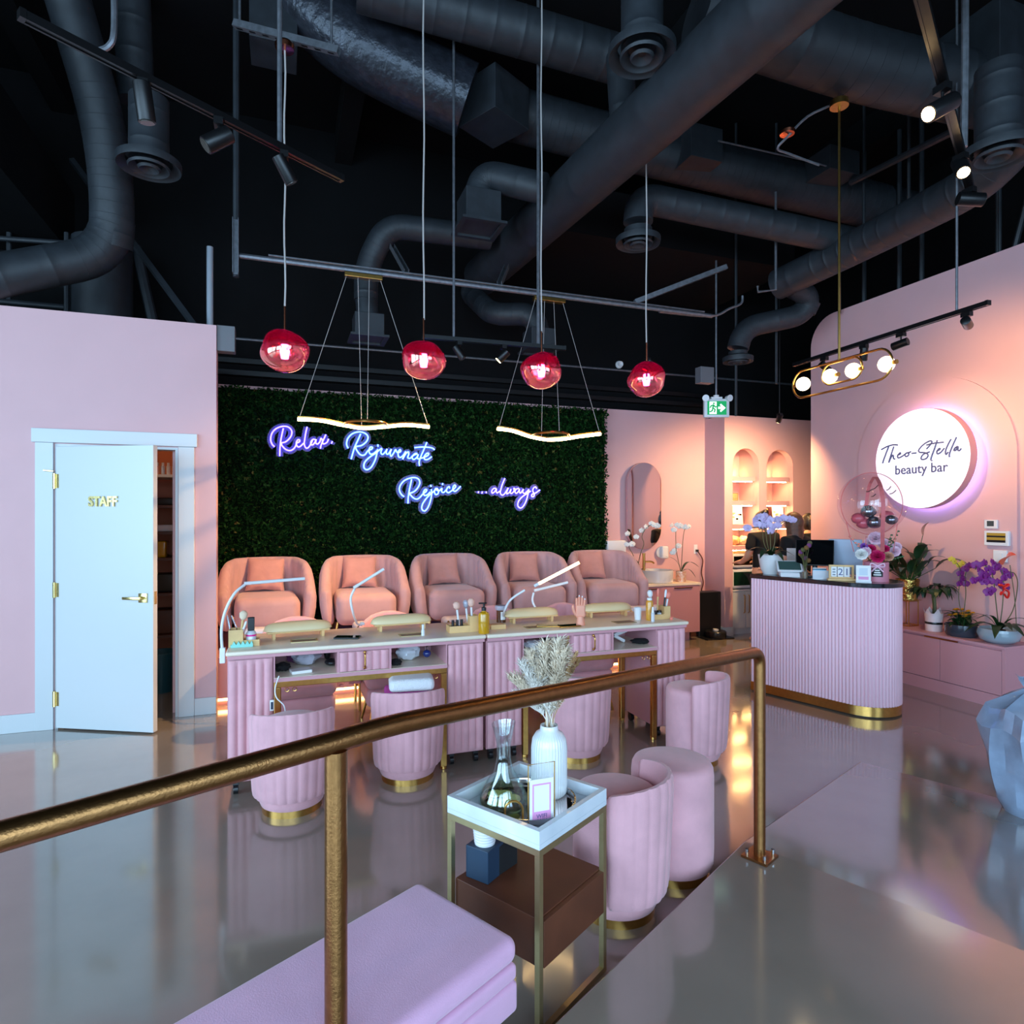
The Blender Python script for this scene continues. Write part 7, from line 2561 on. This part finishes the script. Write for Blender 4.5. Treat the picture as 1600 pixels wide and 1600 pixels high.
for i in range(34):
    az = rr.uniform(0, 2 * PI)
    el = rr.uniform(0.35, 1.35)
    L = rr.uniform(0.06, 0.26)
    b_ = Vector((0.03 * math.cos(az), 0.03 * math.sin(az), 0.175))
    tip = b_ + Vector((math.cos(az) * math.cos(el), math.sin(az) * math.cos(el), math.sin(el))) * L
    if tip.x > 0.1:
        tip.x = 0.1
    s_ = obj('stem', MB().tube([b_, tip], 0.003, 5), m_leafm, t)
    az2 = az if math.cos(az) < 0.3 else az + PI * 0.6
    put_leaf(lf_lily, s_, tip, az2, el * 0.75, rr.uniform(0.55, 0.95))
tip = Vector((-0.02, 0.02, 0.62))
sp = obj('flower_stalk', MB().tube(smooth_path([(0, 0, 0.175), (0.02, -0.08, 0.4), (-0.02, -0.17, 0.62)], 4), 0.003, 5), m_leafm, t)
put_leaf(leaf_mesh(0.14, 0.02, 0.1, 0.4, 8, m=mat('fading spathe', (190, 130, 110), 0.6)), sp, (-0.02, -0.17, 0.60), -PI / 2, 1.1, 1.0)

# money tree
p = cab_pt(1459, 990)
p.x = 5.46
p = Vector((5.47, pu(1459, 990, 5.47).y, ZC5))
t = thing('potted_money_tree', 'little money tree in a white marbled paper pot on the low cabinet', 'potted plant', p)
m_marbp = mat('blush marbled paper', (226, 200, 204), 0.5, col2=(238, 226, 226), scale=9)
obj('pot', MB().lathe([(0, 0), (0.066, 0), (0.068, 0.10), (0.074, 0.16)] + [(0.068, 0.16), (0.06, 0.12), (0, 0.12)], 24), m_marbp, t, smooth=30)
pk = MB()
for i in range(6):
    a = i * PI / 3
    pk.add([(0.074 * math.cos(a - 0.4), 0.074 * math.sin(a - 0.4), 0.158), (0.074 * math.cos(a + 0.4), 0.074 * math.sin(a + 0.4), 0.158), (0.08 * math.cos(a), 0.08 * math.sin(a), 0.205)], [(0, 1, 2)])
obj('paper_points', pk, m_marbp, t, smooth=0)
obj('black_ribbon', MB().lathe([(0.0685, 0.062), (0.0695, 0.066), (0.0695, 0.078), (0.0685, 0.082)], 24), m_dark, t)
trk = [(0, 0, 0.12), (0.01, 0, 0.22), (0.0, 0.005, 0.33)]
obj('trunk', MB().tube(smooth_path(trk, 5), 0.016, 10), m_stem, t)
lf_m = leaf_mesh(0.13, 0.026, 0.55, 0.15, 7, m=m_leafd)
rr = random.Random(8)
for i in range(9):
    az = i * 2.4
    el = 0.3 + 0.5 * (i % 3) / 2
    L = 0.10
    tip = Vector((0, 0.005, 0.32)) + Vector((math.cos(az) * 0.75, math.sin(az), math.sin(el))) * L
    b_ = obj('branch', MB().tube([(0, 0.005, 0.32), tip], 0.003, 5), m_leafm, t)
    for j in range(5):
        put_leaf(lf_m, b_, tip, az + (j - 2) * 0.75, 0.15 - 0.25 * abs(j - 2), rr.uniform(0.75, 1.05))

# chrysanthemum bowl with yellow orchid
p = Vector((5.47, pu(1503, 1000, 5.47).y, ZC5))
t = thing('flower_bowl', 'dark blue bowl of yellow chrysanthemums with a yellow and purple orchid', 'potted plant', p)
obj('pot', MB().lathe([(0, 0), (0.11, 0), (0.125, 0.02), (0.125, 0.10), (0.118, 0.10), (0.115, 0.085), (0, 0.085)], 36), mat('dark teal glaze', (52, 62, 74), 0.2, coat=0.4), t, smooth=40)
obj('soil', MB().cyl((0, 0, 0.0855), 0.112, 0.006, 20), m_soil, t)
m_mum = mat('yellow mum petal', (226, 150, 24), 0.6, vary=0.15, scale=60)
mum = carnation_mesh('mum_bloom', m_mum, 0.024)
rr = random.Random(4)
for i in range(16):
    q = Vector((rr.uniform(-0.09, 0.04), rr.uniform(-0.09, 0.10), rr.uniform(0.16, 0.22)))
    s_ = obj('stem', MB().tube([(q.x * 0.5, q.y * 0.5, 0.09), q], 0.002, 5), m_leafm, t)
    put_flower(mum, s_, q, 0, -0.3, 1.0, 'mum_flower')
lf_s = leaf_mesh(0.09, 0.022, 0.4, 0.2, 6, m=m_leafd)
for i in range(36):
    az = rr.uniform(0, 2 * PI)
    put_leaf(lf_s, t, (0.05 * math.cos(az), 0.05 * math.sin(az), rr.uniform(0.09, 0.16)), az if math.cos(az) < 0.5 else az + 1.5, rr.uniform(0.0, 0.8), rr.uniform(0.7, 1.2))
d4 = Vector((p.x, p.y, 0)).dot(fwd)
LQ = lambda x, y: pd(x, y, d4) - p
st1 = obj('orchid_stem', MB().tube(smooth_path([(0, 0, 0.09), LQ(1509, 930), LQ(1508, 900), LQ(1516, 885), LQ(1530, 880)], 5), 0.0035, 6), m_stem, t)
for x, y in ((1501, 896), (1508, 889), (1515, 884), (1500, 912), (1509, 912), (1505, 904)):
    put_flower(fw_purple, st1, LQ(x, y), -YAW + rr.uniform(-0.5, 0.3), rr.uniform(-0.2, 0.3), 0.85)
st2 = obj('orchid_stem', MB().tube(smooth_path([(0, -0.02, 0.09), LQ(1498, 935), LQ(1500, 890), LQ(1490, 876)], 5), 0.003, 6), m_stem, t)
for x, y in ((1487, 874), (1492, 878), (1499, 883), (1504, 880)):
    put_flower(fw_yellow, st2, LQ(x, y), -YAW + rr.uniform(-0.5, 0.3), rr.uniform(-0.2, 0.3), 0.7)
for az, el, sc_ in ((2.2, 0.9, 0.9), (3.8, 0.8, 0.9), (1.0, 1.0, 0.7), (-1.6, 0.9, 0.8)):
    put_leaf(lf_big, t, (0, 0, 0.10), az, el, sc_)

# purple orchid bowl
p = Vector((5.46, pu(1561, 1003, 5.46).y, ZC5))
d5 = Vector((p.x, p.y, 0)).dot(fwd)
LO = lambda x, y: pd(x, y, d5)


def bowl(t):
    obj('pot', MB().lathe([(0, 0), (0.09, 0), (0.135, 0.03), (0.15, 0.075), (0.14, 0.115), (0.133, 0.115), (0.13, 0.09), (0, 0.09)], 40), mat('blue grey glaze', (150, 166, 176), 0.2, coat=0.5), t, smooth=50)
    return 0.115


orchid('large purple orchid in a low blue grey bowl at the right end of the cabinet', p, bowl,
       [[LO(1556, 940), LO(1552, 905), LO(1545, 888), LO(1530, 882), LO(1524, 890)], [LO(1566, 950), LO(1568, 915), LO(1566, 895), LO(1560, 885)], [LO(1582, 955), LO(1590, 915), LO(1586, 897), LO(1578, 894)]],
       [LO(x, y) for x, y in ((1526, 883), (1530, 889), (1539, 880), (1545, 889), (1552, 878), (1557, 885), (1551, 895), (1543, 900), (1536, 897), (1561, 887), (1569, 892), (1575, 898), (1570, 903), (1547, 908), (1538, 908), (1530, 905), (1522, 907), (1550, 922), (1545, 925), (1567, 916), (1572, 919), (1560, 910))], fw_purple, 0.95,
       [(2.6, 0.25, 1.1, True), (3.6, 0.2, 1.1, True), (4.4, 0.3, 1.1, True), (-1.2, 0.25, 1.1, True), (2.0, 0.7, 1.0, False), (-1.6, 0.6, 1.2, False), (3.2, 0.8, 1.0, False), (-2.2, 0.5, 1.0, True)])
t = thing('red_ribbon_bow', 'bright red ribbon bow tied to the purple orchid stems', 'ribbon', LO(1560, 918) - fwd * 0.05)
m_red = mat('red satin', (226, 40, 30), 0.35)
for (x, z, L) in ((-0.05, 0.03, 0.05), (0.05, 0.03, 0.05), (-0.03, -0.05, 0.06), (0.05, -0.08, 0.08)):
    obj('loop', MB().tube(smooth_path([(0, 0, 0), (x * 0.7, -0.02, z * 0.5 + 0.01), (x, 0, z), (x * 0.4, 0.005, z * 0.6)], 4), 0.008, 6), m_red, t)
t = thing('anthurium', 'orange anthurium flower on a thin stem at the right edge', 'flower', p + Vector((0.05, -0.10, 0.116)))
q = LO(1578, 883) - (p + Vector((0.05, -0.10, 0.116)))
obj('stem', MB().tube(smooth_path([(0, 0, 0), q * 0.5 + Vector((0, -0.01, 0)), q], 5), 0.003, 6), m_stem, t)
o = put_leaf(leaf_mesh(0.17, 0.055, -0.1, 0.5, 8, m=mat('orange spathe', (230, 84, 20), 0.35, coat=0.4), point=0.6), t, q - Vector((0, -0.05, 0)), -PI / 2 - 0.3, 0.35, 1.0, 0.6, 'spathe')

# wall devices
def wall_dev(name, lab, cat, px, py, w, h_, d_):
    c = pu(px, py, U_RIGHT - 0.024)
    t = thing(name, lab, cat, c)
    obj('case', MB().bx(-d_, 0, -w / 2, w / 2, -h_ / 2, h_ / 2), m_white, t, smooth=0, bevel=0.004)
    return t


t = wall_dev('thermostat', 'small white thermostat on the right wall', 'thermostat', 1550, 819, 0.105, 0.075, 0.02)
obj('display', MB().bx(-0.0215, -0.0205, -0.028, 0.028, -0.018, 0.028), mat('grey lcd', (70, 78, 80), 0.2), t, smooth=0)
t = wall_dev('intercom', 'white video intercom with a small sunset picture on its screen', 'intercom', 1560, 841, 0.195, 0.125, 0.03)
m_sun = emit('intercom screen glow', (214, 170, 60), 0.5, (40, 36, 20))
obj('screen', MB().bx(-0.0315, -0.0305, -0.075, 0.075, -0.035, 0.045), m_sun, t, smooth=0)
obj('screen_dark_band', MB().bx(-0.0325, -0.0318, -0.075, 0.075, 0.008, 0.022), m_dark, t, smooth=0)
obj('screen_foot', MB().bx(-0.0325, -0.0318, -0.075, 0.075, -0.035, -0.015), m_dark, t, smooth=0)
t = wall_dev('wall_switch', 'pale blue switch plate below the intercom', 'switch', 1564, 869, 0.11, 0.10, 0.014)
obj('rocker', MB().bx(-0.018, -0.0145, -0.02, 0.02, -0.03, 0.03), m_white, t, smooth=0)

# plastic bag at the right edge
p = pd(1612, 1300, 3.15)
p = fl(1625, 1275)
def sack(a_, b_):
    prof = [(0.02, 0.0), (0.15, 0.0), (0.18, 0.08), (0.21, 0.26), (0.235, 0.44), (0.20, 0.54), (0.10, 0.61), (0.05, 0.64), (0.09, 0.70)]
    i = min(len(prof) - 2, int(b_ * (len(prof) - 1)))
    f = b_ * (len(prof) - 1) - i
    r = prof[i][0] * (1 - f) + prof[i + 1][0] * f
    z = prof[i][1] * (1 - f) + prof[i + 1][1] * f
    th_ = 2 * PI * a_
    k = 1 + (0.10 * math.sin(5 * th_ + 6 * z) + 0.05 * math.sin(11 * th_ - 9 * z)) * min(1.0, z / 0.1)
    return (r * k * math.cos(th_), r * k * math.sin(th_), z + 0.012 * math.sin(7 * th_) * min(1.0, z / 0.1))


t = thing('plastic_sack', 'shiny tied plastic bag standing at the right edge of the view', 'bag', p)
m_sack = mat('shiny pale blue plastic', (150, 166, 190), 0.2, coat=0.5, vary=0.15, scale=9, bump=0.3, bscale=14)
obj('sack_body', MB().grid(sack, 26, 24, True), m_sack, t, smooth=22)
obj('tie', MB().tube([(0.055 * math.cos(q), 0.055 * math.sin(q), 0.64) for q in [2 * PI * i / 16 for i in range(16)]], 0.006, 6, True), m_white, t)


# ================================================================== STAFF ROOM SHELVES
sx0_, sx1_ = -1.75, UC - 0.40
for j, z in enumerate((0.42, 0.80, 1.12, 1.36, 1.60, 1.88)):
    o = tag(obj('storage_shelf', MB().bx(sx0_, sx1_, 6.45, V_BACK - 0.05, z, z + 0.025), m_walnut if j < 5 else m_top, None, 0), ('lowest', 'second', 'third', 'fourth', 'fifth', 'top')[j] + ' storage shelf seen through the staff door gap', 'shelf', 'staff room shelves')
for j in range(12):
    t = thing('supply_bottle', 'supply bottle number %s in the row on the top staff room shelf' % ('one two three four five six seven eight nine ten eleven twelve'.split()[j]), 'bottle', (-1.28 + 0.045 * j, 6.53, 1.906), 0, 'supply bottles in the staff room')
    t['label'] = 'small pale supply bottle in the row on the top staff room shelf'
    obj('body', MB().cyl((0, 0, 0), 0.017, 0.08, 10), (m_white, m_peach, m_jar)[j % 3], t)
    obj('cap', MB().cyl((0, 0, 0.0805), 0.011, 0.03, 8), m_white, t)
for lab, x, z, w, hh, m in (('yellow bottle pack on the third staff room shelf', -1.08, 1.1455, 0.10, 0.15, m_amber), ('dark box on the second staff room shelf', -1.0, 0.8255, 0.30, 0.17, m_dark), ('rolled white towel pack on the fourth staff room shelf', -1.05, 1.3855, 0.20, 0.06, m_towel),
                            ('brown carton on the lowest staff room shelf', -1.0, 0.4455, 0.32, 0.22, m_walnut), ('black carton on the fifth staff room shelf', -1.0, 1.6255, 0.3, 0.07, m_dark)):
    o = tag(obj('storage_box', MB().rbox((0, 0, hh / 2), (w, 0.2, hh), 0.012, 2), m, None, 40), lab, 'box')
    o.location = (x, 6.62, z)
t = thing('waste_bin', 'teal bin standing inside the staff room door', 'bin', (-1.02, 6.22, 0))
obj('bin_body', MB().lathe([(0, 0), (0.10, 0), (0.13, 0.34), (0.124, 0.34), (0.095, 0.01), (0, 0.01)], 24), mat('teal plastic', (20, 74, 84), 0.4), t)
obj('bin_rim', MB().tube([(0.13 * math.cos(a), 0.13 * math.sin(a), 0.342) for a in [2 * PI * i / 24 for i in range(24)]], 0.006, 6, True), mat('teal plastic rim', (20, 74, 84), 0.4), t)
l = bpy.data.lights.new('staff_fill_light', 'POINT')  # added warm fill with an unseen body, lights the staff room shelves
l.energy, l.color, l.shadow_soft_size = 7, WARM, 0.08
t = thing('added_staff_lamp', 'small unseen lamp added to light the staff room', 'ceiling lamp', (-1.4, 6.2, 2.899))
obj('lamp_body', MB().lathe([(0, -0.05), (0.07, -0.045), (0.09, -0.01), (0.09, -0.001), (0, -0.001)], 20), m_white, t)
lo = bpy.data.objects.new('staff_fill_light', l)
C.objects.link(lo)
lo.parent = t
lo.location = (0, 0, -0.12)

# ================================================================== PEOPLE BEHIND THE DESK
m_hairb = mat('brown hair', (104, 64, 42), 0.45, vary=0.35, scale=30, bump=0.3, bscale=120)
m_hairk = mat('black hair', (18, 14, 13), 0.4, vary=0.2, scale=30, bump=0.3, bscale=120)


def person(label, loc, face, ht, hair, style, tilt=0.0):
    """standing woman in black seen from behind; local -Y is her front"""
    k = ht / 1.66
    t = thing('person', label, 'person', loc, face)
    S_ = lambda x, y, z: Vector((x * k, y * k, z * k))
    # body: pelvis root, spine, neck, arms reaching forward, legs
    V_, E_, R_v = [], [], []

    def add(p, r, par=None):
        V_.append(p)
        R_v.append(r if not isinstance(r, tuple) else (r[0] * k, r[1] * k))
        if not isinstance(r, tuple):
            R_v[-1] = r * k
        if par is not None:
            E_.append((par, len(V_) - 1))
        return len(V_) - 1
    pel = add(S_(0, 0, 0.92), (0.16, 0.115))
    wai = add(S_(0, 0.0, 1.08), (0.125, 0.09), pel)
    che = add(S_(0, 0.01, 1.26), (0.15, 0.10), wai)
    upc = add(S_(0, 0.0, 1.36), (0.13, 0.085), che)
    nk = add(S_(0, -0.01, 1.43), 0.052, upc)
    nk2 = add(S_(0, -0.02, 1.49), 0.048, nk)
    for s in (-1, 1):
        sh = add(S_(s * 0.165, 0.0, 1.355), 0.062, upc)
        el = add(S_(s * 0.22, -0.03, 1.10), 0.046, sh)
        wr = add(S_(s * 0.16, -0.22, 1.02), 0.030, el)
        hn = add(S_(s * 0.14, -0.29, 1.02), (0.038, 0.018), wr)
        for q in range(4):
            f1 = add(S_(s * (0.14 + 0.02 * (q - 1.5)), -0.345, 1.01), 0.010, hn)
            add(S_(s * (0.14 + 0.021 * (q - 1.5)), -0.38, 0.995), 0.008, f1)
        th_ = add(S_(s * 0.10, -0.305, 1.02), 0.011, hn)
        add(S_(s * 0.085, -0.335, 1.015), 0.009, th_)
        hp = add(S_(s * 0.09, 0, 0.84), 0.088, pel)
        kn = add(S_(s * 0.095, -0.01, 0.48), 0.056, hp)
        an = add(S_(s * 0.095, 0.02, 0.09), 0.036, kn)
        add(S_(s * 0.10, -0.13, 0.035), 0.034, an)
    skin_obj('body', V_, E_, R_v, m_skin, t, 2)
    # clothes follow the same skeleton, a little larger
    ci = {0: 1.12, 1: 1.12, 2: 1.10, 3: 1.10}
    V2, E2_, R2 = [], [], []

    def add2(p, r, par=None):
        V2.append(p)
        R2.append((r[0] * k, r[1] * k) if isinstance(r, tuple) else r * k)
        if par is not None:
            E2_.append((par, len(V2) - 1))
        return len(V2) - 1
    a = add2(S_(0, 0, 0.86), (0.185, 0.135))
    b_ = add2(S_(0, 0.0, 1.08), (0.15, 0.112), a)
    c_ = add2(S_(0, 0.01, 1.27), (0.175, 0.122), b_)
    e_ = add2(S_(0, 0.0, 1.37), (0.15, 0.10), c_)
    f_ = add2(S_(0, -0.005, 1.415), 0.065, e_)
    for s in (-1, 1):
        sh = add2(S_(s * 0.168, 0.0, 1.355), 0.077, e_)
        add2(S_(s * 0.208, -0.015, 1.17), 0.066, sh)
    skin_obj('shirt', V2, E2_, R2, m_blacks, t, 2)
    V2, E2_, R2 = [], [], []
    a = add2(S_(0, 0, 0.93), (0.17, 0.125))
    for s in (-1, 1):
        hp = add2(S_(s * 0.09, 0, 0.82), 0.102, a)
        kn = add2(S_(s * 0.095, -0.01, 0.48), 0.074, hp)
        add2(S_(s * 0.095, 0.015, 0.12), 0.058, kn)
    skin_obj('trousers', V2, E2_, R2, m_blacks, t, 2)
    # head with face, turned and tilted
    hc = S_(0, -0.03, 1.555)
    RH = Matrix.Translation(hc) @ Matrix.Rotation(tilt, 4, 'X')

    def hf(a_, b2):
        th_, la = 2 * PI * a_, PI * (b2 - 0.5)
        x, y, z = math.cos(la) * math.cos(th_), math.cos(la) * math.sin(th_), math.sin(la)
        w = 1.0 - 0.22 * max(0, -z) ** 1.5
        yy = y * 0.098 * w - (0.012 if z < -0.2 and y < 0 else 0)
        return tuple(RH @ Vector((x * 0.076 * w * k, yy * k, z * 0.112 * k)))
    hd = obj('head', MB().grid(hf, 24, 16, True), m_skin, t, smooth=80)
    obj('nose', MB().tube([RH @ (Vector((0, -0.094, 0.02)) * k), RH @ (Vector((0, -0.116, -0.02)) * k), RH @ (Vector((0, -0.098, -0.026)) * k)], [0.006 * k, 0.012 * k, 0.008 * k], 8), m_skin, hd)
    for s in (-1, 1):
        obj('eye', MB().ball(RH @ (Vector((s * 0.03, -0.088, 0.012)) * k), 0.010 * k, 10, 6), m_white, hd)
        obj('ear', MB().ball(RH @ (Vector((s * 0.076, 0.005, -0.005)) * k), (0.008 * k, 0.018 * k, 0.028 * k), 10, 6), m_skin, hd)
    obj('mouth', MB().ball(RH @ (Vector((0, -0.088, -0.055)) * k), (0.022 * k, 0.008 * k, 0.007 * k), 10, 6), m_rose, hd)

    def hair_cap(a_, b2):
        th_, la = 2 * PI * a_, PI * (b2 - 0.5)
        x, y, z = math.cos(la) * math.cos(th_), math.cos(la) * math.sin(th_), math.sin(la)
        if y < -0.25 and z < 0.45:
            s2 = 0.80
        else:
            s2 = 1.10
        return tuple(RH @ Vector((x * 0.083 * s2 * k, (y * 0.105 * s2 + 0.006) * k, (z * 0.115 * (s2 if z > 0 else 0.9 * s2) + 0.006) * k)))
    hr = obj('hair', MB().grid(hair_cap, 28, 18, True), hair, t, smooth=80)
    if style == 'long':
        def fall(a_, b2):
            th_ = PI * (-0.12 + 1.24 * a_)
            w = 0.104 - 0.012 * b2
            z = 0.05 - 0.36 * b2 + 0.02 * math.sin(18 * a_)
            y = 0.09 * math.sin(th_) * (1 - 0.1 * b2) + 0.03 * b2
            return tuple(RH @ Vector((w * math.cos(th_) * k, (y + 0.012 + 0.003 * math.sin(40 * a_)) * k, z * k)))
        obj('long_lengths', MB().grid(fall, 40, 12), hair, hr, smooth=80)
        obj('long_lengths_inner', MB().grid(lambda a_, b2: tuple(Vector(fall(a_, b2)) + Vector((0, -0.02 * k, 0))), 40, 12), hair, hr, smooth=80)
    elif style == 'bun':
        obj('bun', MB().ball(RH @ (Vector((0, 0.07, 0.10)) * k), 0.045 * k, 14, 10), hair, hr, smooth=80)
    else:
        obj('twist', MB().ball(RH @ (Vector((0, 0.10, 0.0)) * k), (0.05 * k, 0.05 * k, 0.10 * k), 14, 10), hair, hr, smooth=80)
        for i in range(5):
            obj('claw_tooth', MB().tube([RH @ (Vector((-0.04 + 0.02 * i, 0.12, 0.05)) * k), RH @ (Vector((-0.05 + 0.025 * i, 0.14, 0.10)) * k)], 0.006 * k, 6), m_wood, hr)
    return t


P1 = pd(1193, 804, 7.55)
P2 = pd(1243, 804, 6.75)
P3 = pd(1265, 804, 7.7)
person('woman in a black shirt with dark pinned hair behind the lilac orchid', (P1.x, P1.y, 0), PI, 1.56, m_hairk, 'bun', 0.1)
person('woman with long brown hair in a black top beside the monitor', (P2.x, P2.y, 0), PI + 0.25, 1.545, m_hairb, 'long')
person('woman with dark clipped up hair at the edge of the right wall', (P3.x, P3.y, 0), PI - 0.3, 1.535, m_hairk, 'clip')
